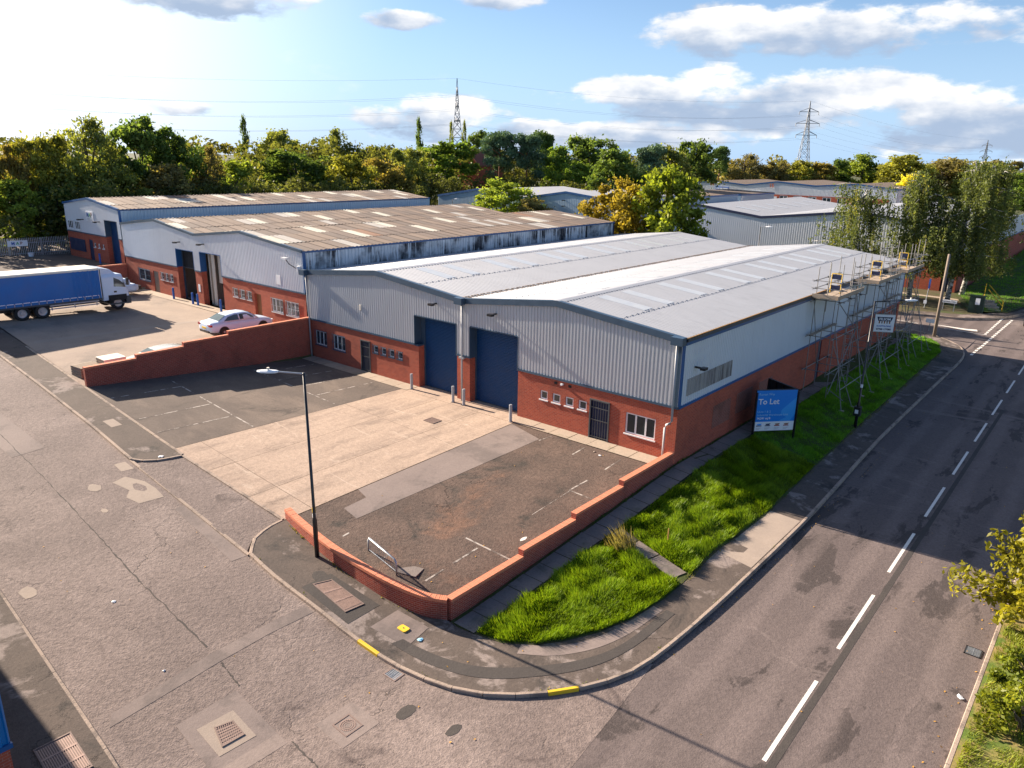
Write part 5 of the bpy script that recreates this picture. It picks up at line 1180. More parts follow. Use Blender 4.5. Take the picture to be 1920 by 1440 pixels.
MB().tube([(-4.95, -13.95, zA+.12), (-3.06, -14.26, zA+.08)], .02, 6).build('bottom_rail', K['steel'], br_)
for k in range(1, 14):
    f_ = k/14; x_, y_ = -4.95+1.89*f_, -13.95-.31*f_; MB().tube([(x_, y_, zA+.1), (x_, y_, zA+.55-.06*f_)], .009, 5).build('infill_bar', K['steel'], br_)

# ------------------------------------------------------------------ palisade fence (far left)
fe = thing('palisade_fence', 'grey steel palisade fence under the trees at the far left', 'fence', (-70, -4, 3))
pm = bpy.data.meshes.new('pale'); q = MB().box(-.012, .012, -.035, .035, 0, 1.75); q.add([(-.012, -.035, 1.75), (.012, -.035, 1.75), (.012, .035, 1.75), (-.012, .035, 1.75), (0, 0, 1.9)], [(0, 1, 4), (1, 2, 4), (2, 3, 4), (3, 0, 4)]); pm.from_pydata(q.v, [], q.f); pm.materials.append(K['steel'])
FA, FB = Vector((-71.2, -16, 3.05)), Vector((-69.2, .8, 3.1))
n = 110
for k in range(n):
    p_ = FA.lerp(FB, k/(n-1)); o = link(bpy.data.objects.new('pale', pm)); o.parent = fe; o.location = p_-wloc(fe)
for z in (.35, 1.35): MB().tube([FA+Vector((-.04, 0, z)), FB+Vector((-.04, 0, z))], .035, 4).build('rail', K['steel'], fe)
for k in range(7): p_ = FA.lerp(FB, k/6); part_box('post', fe, K['steel'], p_.x-.12, p_.x-.05, p_.y-.04, p_.y+.04, p_.z-.1, p_.z+1.8)
bn = thing('fence_banner', 'small white banner with coloured letters tied to the fence', 'banner', (-69.9, -4.3, 4))
q = MB(); q.obox((-69.55, -4.1, 4.45), .012, .85, .28, (.993, -.118, 0), (.118, .993, 0)); bb = q.build('cloth', K['sign_white'], bn)
for ch, d_, mt in (('M', -.55, 'ink_blue'), ('A', -.15, 'green'), ('P', .2, 'brown')): text_part('lettering', ch, .4, K[mt], bb, (-69.52+.118*d_, -4.1+.993*d_, 4.33), (.118, .993, 0), (0, 0, 1), bold=.006)
wb = thing('litter_bin', 'small white tub standing at the foot of the fence', 'bin', (-68.6, -3.4, 3.1)); MB().tube([(-68.6, -3.4, 3.1), (-68.6, -3.4, 3.55)], [.2, .26], 10).build('tub', K['sign_white'], wb); MB().tube([(-68.6, -3.4, 3.55), (-68.6, -3.4, 3.59)], .28, 10).build('rim', K['sign_white'], wb)

# ------------------------------------------------------------------ stacked pallets and boards by the wall end
def pallet_stack(x, y, z, n, label, rot=0.0):
    t = thing('pallet_stack', label, 'pallets', (x, y, z), 'pallet stacks behind the wall end'); ca, sa = math.cos(rot), math.sin(rot)
    X = (ca, sa, 0); Y = (-sa, ca, 0)
    for i in range(n):
        zz = z+i*.145; dx = rnd.uniform(-.05, .05)
        p = thing('pallet', None, None, (x, y, zz)); p.parent = t; p.location = (0, 0, zz-z)
        for k in range(6):
            c = Vector((x, y, zz+.125))+Vector(X)*(-.5+.2*k+dx); MB().obox(c, .06, .6, .011, X, Y).build('deck_board', K['board'], p)
        for k in range(3):
            c = Vector((x, y, zz+.06))+Vector(Y)*(-.54+.54*k); MB().obox(c, .56, .05, .05, X, Y).build('bearer', K['wood'], p)
    return t
pallet_stack(-29.2, -12.6, g1(-29.2, -12.6), 6, 'pale pallet stack topped with a pale sheet behind the tall wall')
shp = thing('polythene_sheet', 'pale plastic sheet covering the pallet stack behind the tall wall', 'sheet', (-29.2, -12.6, 1.9)); part_box('cover', shp, K['cream'], -29.75, -28.65, -13.2, -12.0, g1(-29.2, -12.6)+.88, g1(-29.2, -12.6)+.92); part_box('fold', shp, K['cream'], -28.649, -28.63, -13.2, -12.0, g1(-29.2, -12.6)+.7, g1(-29.2, -12.6)+.92)
pallet_stack(-29.75, -13.75, g1(-29.75, -13.75), 4, 'pallet stack nearest the footway at the end of the tall wall', .1)

# ------------------------------------------------------------------ vehicles (built facing +y)
def wheel(parent, x, y, z, r, w, side, name='wheel'):
    m = MB(); n = 20; xo = x+side*w/2; xi = x-side*w/2
    prof = [(xi, r*.6), (xi, r*.94), (xi+side*w*.15, r), (xo-side*w*.15, r), (xo, r*.94), (xo, r*.62), (xo-side*.02, r*.6)]
    for k in range(n):
        a = 2*math.pi*k/n
        for px, rr in prof: m.v.append((px, y+math.cos(a)*rr, z+math.sin(a)*rr))
    q = len(prof)
    for k in range(n):
        for j in range(q-1): m.f.append((k*q+j, k*q+j+1, ((k+1) % n)*q+j+1, ((k+1) % n)*q+j))
    o = m.build(name, K['tyre'], parent, smooth=True)
    rm = MB(); xr = xo-side*.03
    ring = [(xr, r*.6), (xr-side*.04, r*.52), (xr-side*.05, r*.3), (xr+side*.015, r*.22), (xr+side*.015, .001)]
    for k in range(n):
        a = 2*math.pi*k/n
        for px, rr in ring: rm.v.append((px, y+math.cos(a)*rr, z+math.sin(a)*rr))
    q = len(ring)
    for k in range(n):
        for j in range(q-1): rm.f.append((k*q+j, k*q+j+1, ((k+1) % n)*q+j+1, ((k+1) % n)*q+j))
    rm.build('rim', K['rim'], o); return o
def loft(sections, closed_ends=True):
    m = MB(); n = len(sections[0][1])
    for y, ring in sections:
        for x, z in ring: m.v.append((x, y, z))
    for i in range(len(sections)-1):
        for k in range(n): m.f.append((i*n+k, i*n+(k+1) % n, (i+1)*n+(k+1) % n, (i+1)*n+k))
    if closed_ends: m.f += [tuple(range(n-1, -1, -1)), tuple((len(sections)-1)*n+k for k in range(n))]
    return m
def subsurf(o, lv=2):
    md = o.modifiers.new('s', 'SUBSURF'); md.levels = lv; md.render_levels = lv; o.data.polygons.foreach_set('use_smooth', [True]*len(o.data.polygons))
def build_car(label, paint, group=None):
    t = thing('parked_car', label, 'car', (0, 0, 0), group)
    def ring(w, zb, zm, zt, crown):
        return [(-w*.86, zb), (-w, zb+.12), (-w, zm), (-w*.95, zt), (-w*.5, zt+crown), (w*.5, zt+crown), (w*.95, zt), (w, zm), (w, zb+.12), (w*.86, zb)]
    S = [(-2.36, ring(.70, .42, .62, .78, .01)), (-2.30, ring(.82, .33, .66, .92, .02)), (-2.1, ring(.89, .25, .70, .98, .03)), (-1.6, ring(.92, .20, .70, .98, .03)), (-.6, ring(.92, .19, .68, .95, .03)), (.4, ring(.92, .19, .67, .93, .03)), (1.05, ring(.92, .19, .66, .91, .04)), (1.6, ring(.91, .20, .62, .84, .05)), (2.05, ring(.87, .24, .55, .74, .05)), (2.28, ring(.78, .28, .50, .66, .03)), (2.36, ring(.62, .36, .48, .58, .01))]
    b = loft(S).build('body', paint, t); subsurf(b, 1)
    C_ = [(-1.72, .80, .98, .74, 1.0), (-1.05, .84, .97, .60, 1.33), (-.45, .85, .95, .62, 1.42), (.25, .85, .94, .62, 1.41), (.62, .84, .93, .60, 1.33), (1.22, .80, .92, .72, .95)]
    secs = []
    for y, w, zb, wt, zt in C_: secs.append((y, [(-w, zb-.03), (-wt-.02, zt-.04), (-wt*.8, zt), (wt*.8, zt), (wt+.02, zt-.04), (w, zb-.03)]))
    cb = loft(secs).build('cabin', paint, t); cb.data.polygons.foreach_set('use_smooth', [True]*len(cb.data.polygons))
    e = .012
    def pane(name, pts): m = MB(); m.v = pts; m.f = [tuple(range(len(pts)))]; return m.build(name, K['car_glass'], t)
    pane('rear_window', [(-.66, -1.66, 1.03+e*2), (.66, -1.66, 1.03+e*2), (.52, -1.10, 1.315+e*2), (-.52, -1.10, 1.315+e*2)])
    pane('windscreen', [(.66, 1.14, .995+e*2), (-.66, 1.14, .995+e*2), (-.53, .68, 1.305+e*2), (.53, .68, 1.305+e*2)])
    for s in (-1, 1):
        def sp(y, z):
            for (y0, w0, b0, t0, h0), (y1, w1, b1, t1, h1) in zip(C_, C_[1:]):
                if y <= y1:
                    f = (y-y0)/(y1-y0); w = w0+(w1-w0)*f; bb_ = b0+(b1-b0)*f-.03; tt = t0+(t1-t0)*f+.02; hh = h0+(h1-h0)*f-.04
                    g = (z-bb_)/(hh-bb_); return (s*(w+(tt-w)*g+.014), y, z)
        for ys in (((-1.35, 1.0), (-.28, .99), (-.28, 1.33), (-.5, 1.34), (-.98, 1.24)), ((-.2, .99), (.95, .985), (.6, 1.22), (.3, 1.33), (-.2, 1.335))):
            pane('side_window', [sp(y, z) for y, z in ys])
        MB().obox((s*.955, .78, 1.0), .07, .05, .05).build('mirror', paint, t)
        MB().obox((s*.925, -.35, .80), .012, .09, .012).build('door_handle', paint, t); MB().obox((s*.925, .55, .80), .012, .09, .012).build('door_handle', paint, t)
        MB().obox((s*.66, -2.27, .80), .20, .07, .06).build('tail_light', K['red'], t); MB().obox((s*.62, 2.2, .62), .2, .07, .05).build('headlight', K['sign_white'], t)
        for y in (-1.42, 1.42):
            MB().tube([(s*.80, y, .32), (s*.925, y, .32)], .37, 20).build('wheel_arch', K['black'], t); wheel(t, s*.85, y, .32, .32, .19, s)
    MB().obox((0, -2.36, .62), .26, .015, .06).build('number_plate', K['yellow'], t); MB().obox((0, -2.33, .38), .6, .05, .07).build('bumper_trim', K['black'], t)
    return t
car = build_car('white saloon car parked beyond the tall retaining wall', K['white_paint'])
car.location = (-32.0, -3.05, 1.57); car.rotation_euler = (.0, 0, rad(-1.5))
silver = plain('pale_green_car_paint', (.55, .58, .54), .25, var=.03, coat=.6)
car2 = build_car('pale grey hatchback with only its roof showing over the wall', silver)
car2.location = (-29.2, -9.6, g1(-29.2, -9.6)-.06); car2.rotation_euler = (0, 0, math.pi); car2.scale = (.95, .95, .66)
def build_van(label, L=5.2, h=2.3):
    t = thing('van', label, 'van', (0, 0, 0)); hl = L/2
    def ring(w, zb, zt, wt): return [(-w*.92, zb), (-w, zb+.2), (-w, zt*.55), (-wt, zt-.1), (-wt*.85, zt), (wt*.85, zt), (wt, zt-.1), (w, zt*.55), (w, zb+.2), (w*.92, zb)]
    S = [(-hl, ring(.92, .4, h-.05, .82)), (-hl+.1, ring(.97, .3, h, .86)), (.5, ring(.98, .28, h, .86)), (1.15, ring(.98, .28, h-.1, .82)), (1.75, ring(.97, .28, 1.32, .88)), (2.3, ring(.93, .3, 1.12, .82)), (hl, ring(.80, .36, .85, .7))]
    b = loft(S).build('body', K['white_paint'], t)
    def pane(name, pts): m = MB(); m.v = pts; m.f = [tuple(range(len(pts)))]; return m.build(name, K['car_glass'], t)
    pane('windscreen', [(.74, 1.7, 1.40), (-.74, 1.7, 1.40), (-.70, 1.24, h-.2), (.70, 1.24, h-.2)])
    for s in (-1, 1):
        pane('side_window', [(s*.99, .55, 1.28), (s*.985, 1.5, 1.28), (s*.92, 1.2, 1.85), (s*.90, .6, 1.98)])
        MB().obox((s*.66, hl-.12, .78), .18, .1, .1).build('headlight', K['rim'], t); MB().obox((s*.86, -hl-.005, 1.2), .06, .02, .25).build('tail_light', K['red'], t)
        for y in (-hl+1.0, hl-.95): MB().tube([(s*.84, y, .34), (s*.99, y, .34)], .40, 20).build('wheel_arch', K['black'], t); wheel(t, s*.88, y, .34, .34, .2, s)
    MB().obox((0, hl-.0, .55), .7, .06, .16).build('bumper', K['black'], t); MB().obox((0, hl-.03, .8), .42, .03, .06).build('grille', K['black'], t)
    return t
ct = thing('covered_trailer', 'low white covered trailer standing behind the lorry cab', 'trailer', (0, 0, 0))
def rbox(w, zb, zt): return [(-w*.9, zb), (-w, zb+.1), (-w, zt-.12), (-w*.86, zt), (w*.86, zt), (w, zt-.12), (w, zb+.1), (w*.9, zb)]
loft([(-2.0, rbox(.8, .5, .95)), (-1.85, rbox(.9, .42, 1.02)), (1.6, rbox(.9, .42, 1.02)), (1.85, rbox(.8, .5, .92))]).build('tub', K['white_paint'], ct)
loft([(-2.0, rbox(.72, 1.04, 1.42)), (-1.85, rbox(.82, 1.03, 1.5)), (1.0, rbox(.82, 1.03, 1.5)), (1.25, rbox(.72, 1.04, 1.36))]).build('lid', K['white_paint'], ct)
MB().tube([(-.55, 1.8, .5), (0, 2.8, .45)], .04, 6).build('drawbar', K['black'], ct); MB().tube([(.55, 1.8, .5), (0, 2.8, .45)], .04, 6).build('drawbar', K['black'], ct)
part_box('coupling_box', ct, K['black'], -.35, .35, 1.9, 2.3, .42, .75)
for s_ in (-1, 1): wheel(ct, s_*.95, -.2, .32, .32, .2, s_); MB().obox((s_*.6, -2.03, .7), .14, .03, .07).build('tail_light', K['red'], ct)
ct.location = (-50.4, -3.6, 1.62)
v2 = build_van('white vehicle roof just visible above the back of the lorry', 5.0, 2.2); v2.location = (-60.5, -13.5, 3.12); v2.rotation_euler = (0, 0, .2)
v3 = build_van('white van cut by the right edge on the far main road', 5.4, 2.4); v3.location = (8.2, 57.5, -1.15); v3.rotation_euler = (0, 0, math.pi)

def build_lorry():
    t = thing('lorry', 'blue curtain sided lorry with white cab parked in the upper yard', 'lorry', (0, 0, 0))
    w = 1.25
    # body y -11.1 .. -2.0 ; cab -1.85 .. 0
    b = MB(); 
    for s in (-1, 1):
        ys = np.concatenate([np.arange(-11.1, -3.9, .24), np.arange(-3.9, -2.0, .07)]); rows = (1.0, 1.15, 2.0, 3.05); base = len(b.v)
        for y in ys:
            for z in rows:
                wob = .012*math.sin(y*5.1)+(.055*math.sin(y*19+z*1.1) if y > -3.9 else .006*math.sin(y*13))
                b.v.append((s*(w+wob), y, z))
        r = len(rows)
        for i in range(len(ys)-1):
            for k in range(r-1): b.f.append((base+i*r+k, base+i*r+k+1, base+(i+1)*r+k+1, base+(i+1)*r+k) if s < 0 else (base+i*r+k, base+(i+1)*r+k, base+(i+1)*r+k+1, base+i*r+k+1))
    cur = b.build('curtain', K['curtain'], t, smooth=True)
    for s in (-1, 1):
        for k in range(18): MB().obox((s*(w+.03), -10.9+.5*k, 1.22), .008, .20, .025).build('strap', K['sign_white'], cur)
        for k in range(18): MB().obox((s*(w+.032), -10.65+.5*k, 1.12), .01, .02, .1).build('buckle', K['steel'], cur)
    MB().prism([(-w-.02, 3.03), (w+.02, 3.03), (w+.02, 3.12), (w*.9, 3.18), (-w*.9, 3.18), (-w-.02, 3.12)], -11.15, -1.97, 'y').build('roof', K['cream'], t)
    part_box('headboard', t, K['white'], -w, w, -2.0, -1.95, .95, 3.12); part_box('rear_door', t, K['white'], -w, w, -11.15, -11.11, .95, 3.05)
    part_box('deck', t, K['gutter'], -w, w, -11.12, -1.96, .88, 1.0); part_box('chassis', t, K['black'], -.45, .45, -11.0, -.2, .55, .88)
    for s in (-1, 1):
        for z in (.55, .78): MB().box(s*w-.03*(s > 0), s*w+.03*(s < 0), -5.5, -2.2, z, z+.09).build('side_guard', K['rim'], t)
        for y in (-5.4, -3.9, -2.4): MB().box(min(s*w, s*(w-.06)), max(s*w, s*(w-.06)), y, y+.06, .5, .9).build('guard_bracket', K['steel'], t)
        for y in (-7.05, -5.75 if False else -6.0+.0):
            pass
        for y in (-7.25, -5.98):
            wheel(t, s*1.02, y, .5, .5, .42, s); m = MB(); n = 10
            for k in range(n+1):
                a = rad(15)+rad(150)*k/n
                for dx in (0, .44): m.v.append((s*(.82+dx), y+math.cos(a)*.60, .5+math.sin(a)*.60))
            for k in range(n): m.f.append((2*k, 2*k+1, 2*k+3, 2*k+2))
            m.build('mudguard', K['gutter'], t)
        wheel(t, s*1.03, -.85, .5, .5, .34, s)
    # cab
    def ring(x, zb, zt): return [(-x*.98, zb), (-x, zb+.3), (-x, zt-.2), (-x*.92, zt), (x*.92, zt), (x, zt-.2), (x, zb+.3), (x*.98, zb)]
    C_ = [(-1.85, ring(1.22, .75, 2.62)), (-1.0, ring(1.23, .75, 2.66)), (-.38, ring(1.23, .75, 2.60)), (-.12, ring(1.20, .75, 1.75)), (.0, ring(1.17, .75, 1.35)), (.02, ring(1.12, .78, 1.0))]
    cab = loft(C_).build('cab', K['white_paint'], t)
    MB().prism([(-1.8, 2.62), (-.75, 2.62), (-1.15, 3.0), (-1.8, 3.14)], -1.05, 1.05, 'x').build('air_deflector', K['white_paint'], cab)
    m = MB(); m.v = [(1.1, -.105, 1.78), (-1.1, -.105, 1.78), (-1.05, -.35, 2.5), (1.05, -.35, 2.5)]; m.f = [(0, 1, 2, 3)]; m.build('windscreen', K['car_glass'], cab)
    for s in (-1, 1):
        m = MB(); m.v = [(s*1.242, -1.05, 1.75), (s*1.232, -.2, 1.62), (s*1.225, -.42, 2.38), (s*1.23, -1.0, 2.4)]; m.f = [(0, 1, 2, 3)]; m.build('side_window', K['car_glass'], cab)
        MB().obox((s*1.237, -.98, 1.35), .012, .1, .06).build('door_handle', K['black'], cab); MB().obox((s*1.36, -.1, 2.05), .09, .07, .26).build('mirror', K['black'], cab)
        part_box('wheel_arch', cab, K['tyre'], min(s*.85, s*1.255), max(s*.85, s*1.255), -1.5, -.2, .72, 1.12)
        MB().obox((s*.95, .02, .8), .2, .05, .1).build('headlight', K['sign_white'], cab)
        MB().tube([(s*1.2, -1.9, 1.0), (s*1.2, -1.9, 3.1)], .03, 6).build('air_pipe', K['gutter'], t)
    MB().box(-1.24, 1.24, -.25, .1, .38, .95).build('bumper', K['gutter'], cab); part_box('step', cab, K['gutter'], -1.24, 1.24, -1.45, -.25, .40, .5)
    part_box('fuel_tank', t, K['steel'], -1.2, -.6, -3.6, -2.3, .4, .85)
    return t
lorry = build_lorry(); lorry.location = (-44.5, -5.25, g1(-44.5, -9)-.02); lorry.rotation_euler = (rad(-.6), 0, rad(.5))

# ------------------------------------------------------------------ pylons and lines
def pylon(x, y, z, H, rot, label, mt='pylon'):
    t = thing('pylon', label, 'pylon', (x, y, z), 'power line pylons'); ca, sa = math.cos(rot), math.sin(rot)
    def T_(a, b, c): return (x+a*ca-b*sa, y+a*sa+b*ca, z+c)
    def half(h): return H*.075*(1-h/(H*.72))+H*.018 if h < H*.72 else H*.018*(1-(h-H*.72)/(H*.30))
    m = MB(); r = H*.0026
    hs = [0, .14, .26, .37, .46, .54, .61, .68, .74, .80, .86, .92, 1.0]
    for i in range(len(hs)-1):
        h0, h1 = hs[i]*H, hs[i+1]*H; w0, w1 = half(h0), max(.05, half(h1))
        c0 = [(-w0, -w0), (w0, -w0), (w0, w0), (-w0, w0)]; c1 = [(-w1, -w1), (w1, -w1), (w1, w1), (-w1, w1)]
        for k in range(4):
            m.tube([T_(*c0[k], h0), T_(*c1[k], h1)], r*1.3, 4); m.tube([T_(*c0[k], h0), T_(*c1[(k+1) % 4], h1)], r*.8, 4); m.tube([T_(*c0[(k+1) % 4], h0), T_(*c1[k], h1)], r*.8, 4)
            m.tube([T_(*c1[k], h1), T_(*c1[(k+1) % 4], h1)], r*.8, 4)
    m.build('lattice', K[mt], t)
    tips = []
    for hf, ln in ((.62, .12), (.75, .135), (.88, .11)):
        h = hf*H; q = MB(); w = half(h); s_ = []
        for s in (-1, 1):
            tip = T_(s*ln*H, 0, h); s_.append(tip)
            for k in (-1, 1): q.tube([T_(s*w, k*w, h), tip], r, 4); q.tube([T_(s*w, k*w, h+.04*H), tip], r, 4)
            q.tube([tip, (tip[0], tip[1], tip[2]-.035*H)], r*1.5, 5)
        q.tube([T_(-w, 0, h), T_(w, 0, h)], r, 4); q.tube([T_(-w, -w, h), T_(-w, w, h)], r, 4); q.tube([T_(w, -w, h), T_(w, w, h)], r, 4)
        q.build('cross_arm', K[mt], t); tips.append(s_)
    return t, tips, T_(0, 0, H)
cx, cy, cz = CAM_POS
def polar(az, d): return cx+math.sin(rad(az))*d, cy+math.cos(rad(az))*d
pA = polar(-44.15, 360); pB = polar(-19.72, 470); pC = polar(-9.0, 720); pZ = polar(-79, 430)
ylB = math.atan2(pC[1]-pA[1], pC[0]-pA[0])+math.pi/2
_, tA, eA = pylon(pA[0], pA[1], 0, 46.5, rad(134), 'tall lattice pylon left of centre on the skyline'); _, tB, eB = pylon(pB[0], pB[1], -1, 47, ylB+.9, 'lattice pylon right of centre above the autumn trees')
_, tC, eC = pylon(pC[0], pC[1], -1, 34, ylB, 'small distant lattice mast near the right edge', 'gutter')
lines = thing('power_lines', 'overhead power lines strung between the skyline pylons', 'power lines', (pB[0], pB[1], 30))
def wire(a, b, sag):
    a, b = Vector(a), Vector(b); pts = [a.lerp(b, k/14)-Vector((0, 0, sag*4*(k/14)*(1-k/14))) for k in range(15)]
    MB().tube(pts, .024, 4).build('conductor', K['steel'], lines)
dz = Vector((0, 0, -1.6))
for i in range(3):
    for s in (0, 1):
        wire(Vector(tA[i][s])+dz, Vector(tB[i][s])+dz, 5); wire(Vector(tB[i][s])+dz, Vector(tC[i][s])+dz, 6)
        wire(Vector(tA[i][s])+dz, Vector((pZ[0]+(s-.5)*10, pZ[1]+(s-.5)*6, 29+6*i)), 6)
wire(eA, eB, 4); wire(eB, eC, 4); wire(eA, (pZ[0], pZ[1], 48), 4)

# litter on the ground
for i, (x, y, lab, mt, s) in enumerate(((-8.3, -21.6, 'white paper scrap on the road above the trench repair', 'sign_white', .07), (-4.2, -22.0, 'tiny white scrap on the road left of the trench repair', 'sign_white', .05), (-17.2, -15.7, 'crumpled white bottle lying on the left footway', 'sign_white', .12), (0.0, -16.0, 'pale blue wrapper beside the yellow utility lid', 'cyan_text', .10), (13.3, -7.6, 'white paper caught at the right hand kerb', 'sign_white', .11), (2.0, -13.3, 'white scrap lying in the sunlit grass', 'sign_white', .05), (-3.0, -1.6, 'white rubbish near the gated door path', 'sign_white', .08), (-3.45, -1.4, 'pale stone lying near the gated door', 'patch_pale', .07))):
    t = thing('litter', lab, 'litter', (x, y, g1(x, y))); z = g1(x, y)+(.012 if not (y < -17.5 or x > 8) else -.098)
    m = MB(); r = random.Random(i); m.v = [(x+s*math.cos(a)*r.uniform(.6, 1.3), y+s*math.sin(a)*r.uniform(.6, 1.3), z+r.uniform(0, .02)) for a in np.linspace(0, 6.0, 7)]+[(x, y, z+.035)]
    m.f = [(k, (k+1) % 7, 7) for k in range(7)]; m.build('scrap', K[mt], t)

# ================================================================== VEGETATION
def leaf_object(name, pos, size, tint, mat, parent=None, color=(.1, .15, .03), droop=0.0, aspect=1.7, seed=0):
    r = np.random.RandomState(seed); N = len(pos)
    d = r.normal(size=(N, 3)); d[:, 2] -= droop; d /= np.linalg.norm(d, axis=1)[:, None]
    u = r.normal(size=(N, 3)); u -= (u*d).sum(1)[:, None]*d; u /= np.linalg.norm(u, axis=1)[:, None]
    s = (size*r.uniform(.6, 1.35, N))[:, None]
    a = pos+d*s*aspect/2; c = pos-d*s*aspect/2; b = pos+u*s*.5; e = pos-u*s*.5
    v = np.stack([a, b, c, e], 1).reshape(-1, 3)
    me = bpy.data.meshes.new(name); me.vertices.add(4*N); me.vertices.foreach_set('co', v.ravel().astype(np.float32))
    me.loops.add(4*N); me.loops.foreach_set('vertex_index', np.arange(4*N, dtype=np.int32))
    me.polygons.add(N); me.polygons.foreach_set('loop_start', np.arange(0, 4*N, 4, dtype=np.int32)); me.polygons.foreach_set('loop_total', np.full(N, 4, np.int32))
    at = me.attributes.new('tint', 'FLOAT', 'POINT'); at.data.foreach_set('value', np.repeat(np.clip(tint, 0, 1), 4).astype(np.float32))
    me.materials.append(mat); me.update(calc_edges=True)
    o = link(bpy.data.objects.new(name, me)); o.color = (*color, 1)
    if parent is not None: o.parent = parent
    return o
def clump_leaves(clumps, per, r, shell=.5):
    P = []; T = []
    for (c, rr, dens) in clumps:
        n = int(per*dens); q = r.normal(size=(n, 3)); q /= np.linalg.norm(q, axis=1)[:, None]
        q *= (r.uniform(shell, 1.0, n)**.7)[:, None]*rr; q[:, 2] *= .72
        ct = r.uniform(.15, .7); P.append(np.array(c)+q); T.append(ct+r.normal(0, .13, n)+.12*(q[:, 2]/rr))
    return np.concatenate(P), np.concatenate(T)
def trunk(parent, H, r0, limbs, mat, top=.8):
    m = MB(); m.tube([(0, 0, -.4), (.03*H*.1, 0, H*.3), (0, .02*H, H*.55), (.01*H, 0, H*top)], [r0*1.25, r0*.85, r0*.55, r0*.15], 8)
    for (a, b) in limbs:
        a = Vector(a); b = Vector(b); mid = a.lerp(b, .55)+Vector((0, 0, .04*H)); m.tube([a, mid, b], [r0*.38, r0*.24, r0*.07], 5)
    return m.build('trunk', mat, parent, smooth=True)
def proto(kind, seed):
    """unit trees about 10 m high, crown radius 3.5; scaled when placed"""
    r = np.random.RandomState(seed); R = 3.5; H = 10.0
    t = thing('tree', None, None)
    cl = []; limbs = []
    if kind in 'abcs':
        nl = {'a': 11, 'b': 12, 'c': 12, 's': 15}[kind]; lo = {'a': .30, 'b': .24, 'c': .08, 's': .24}[kind]; lobes = []
        for i in range(nl):
            f = (i+.5)/nl; z = H*(lo+(.86-lo)*f+r.uniform(-.03, .03)); prof = math.sin(math.pi*(.22+.62*f))**.7 if kind != 'c' else (1-f**2.4)**.5
            a = i*2.4+r.uniform(-.5, .5); rr = R*prof*r.uniform(.35, .78); lobes.append((rr*math.cos(a), rr*math.sin(a), z, R*r.uniform(.30, .46)))
            limbs.append(((0, 0, max(.12*H, z*.5)), (rr*math.cos(a)*.85, rr*math.sin(a)*.85, z)))
        lobes.append((r.uniform(-.4, .4), r.uniform(-.4, .4), H*.86, R*.36))
        for lx, ly, lz, lr in lobes:
            for k in range(9):
                q = r.normal(size=3); q /= np.linalg.norm(q); q *= lr*r.uniform(.45, 1.05); q[2] *= .8
                cl.append(((lx+q[0], ly+q[1], min(H*.985, lz+q[2])), lr*r.uniform(.34, .6), r.uniform(.35, 1.25)))
        per, sz = {'a': (120, .20), 'b': (105, .20), 'c': (110, .20), 's': (105, .19)}[kind]
        P, T = clump_leaves(cl, per, r, .25)
        n2 = len(P)//6; ii = r.randint(0, len(P), n2); P2 = P[ii]+r.uniform(-.65, .65, (n2, 3)); P = np.concatenate([P, P2]); T = np.concatenate([T, T[ii]+.05])
    elif kind == 'd':
        n = 50; P = []; T = []
        for i in range(n):
            f = r.uniform(0, 1); z = H*(.3+.68*f); rr = R*(1-f**1.6)**.5*r.uniform(.3, 1.0); a = r.uniform(0, 6.283); m_ = int(r.uniform(90, 240))
            ln = r.uniform(.9, 2.4); s = r.uniform(0, 1, m_)
            q = np.stack([rr*math.cos(a)+r.normal(0, .32, m_), rr*math.sin(a)+r.normal(0, .32, m_), z-s*ln+r.normal(0, .15, m_)], 1); P.append(q); T.append(r.uniform(.2, .75)+r.normal(0, .14, m_))
            if i % 3 == 0: limbs.append(((0, 0, z*.6), (rr*math.cos(a)*.9, rr*math.sin(a)*.9, z)))
        P = np.concatenate(P); T = np.concatenate(T); sz = .185
    elif kind == 'p':
        for i in range(70):
            f = r.uniform(0, 1); z = H*(.1+.87*f); rr = R*(.95-.8*f)*r.uniform(.2, 1); a = r.uniform(0, 6.283); cl.append(((rr*math.cos(a), rr*math.sin(a), z), r.uniform(.35, .75), r.uniform(.3, 1.2)))
        P, T = clump_leaves(cl, 100, r, .1); P[:, 2] += r.normal(0, .25, len(P)); sz = .17
    else:
        for i in range(30):
            f = r.uniform(0, 1)**.7; z = H*(.45+.52*f); rr = R*(1.02-.6*f)*r.uniform(.2, 1); a = r.uniform(0, 6.283); c = (rr*math.cos(a), rr*math.sin(a), z); cl.append((c, r.uniform(.7, 1.15), r.uniform(.6, 1.3)))
            if i % 2 == 0: limbs.append(((0, 0, z-.6), c))
        P, T = clump_leaves(cl, 330, r, .25); P[:, 2] += 0; sz = .17
    r0 = {'p': .14, 'n': .2}.get(kind, .26)
    trunk(t, H, r0, limbs, K['pinebark'] if kind == 'n' else K['bark'], .9)
    leaf_object('crown', P, np.full(len(P), sz), T, K['needle' if kind == 'n' else 'leaf'], t, seed=seed)
    return t
PROTO = {k: [proto(k, 100+i*7+j*31) for i in range(n)] for j, (k, n) in enumerate((('a', 3), ('b', 2), ('c', 2), ('d', 1), ('p', 1), ('n', 2), ('s', 2)))}
used = set()
def place_tree(kind, i, loc, H, R, color, label, rot, name, group):
    p = PROTO[kind][i % len(PROTO[kind])]
    if p.get('label'): t = copy_tree(p)
    else: t = p
    t.name = name; t.location = loc; t.rotation_euler = (0, 0, rot); t.scale = (R/3.5, R/3.5, H/10.0)
    tag(t, label, 'tree', group)
    for ch in t.children:
        if ch.name.startswith('crown'): ch.color = (*color, 1)
    return t
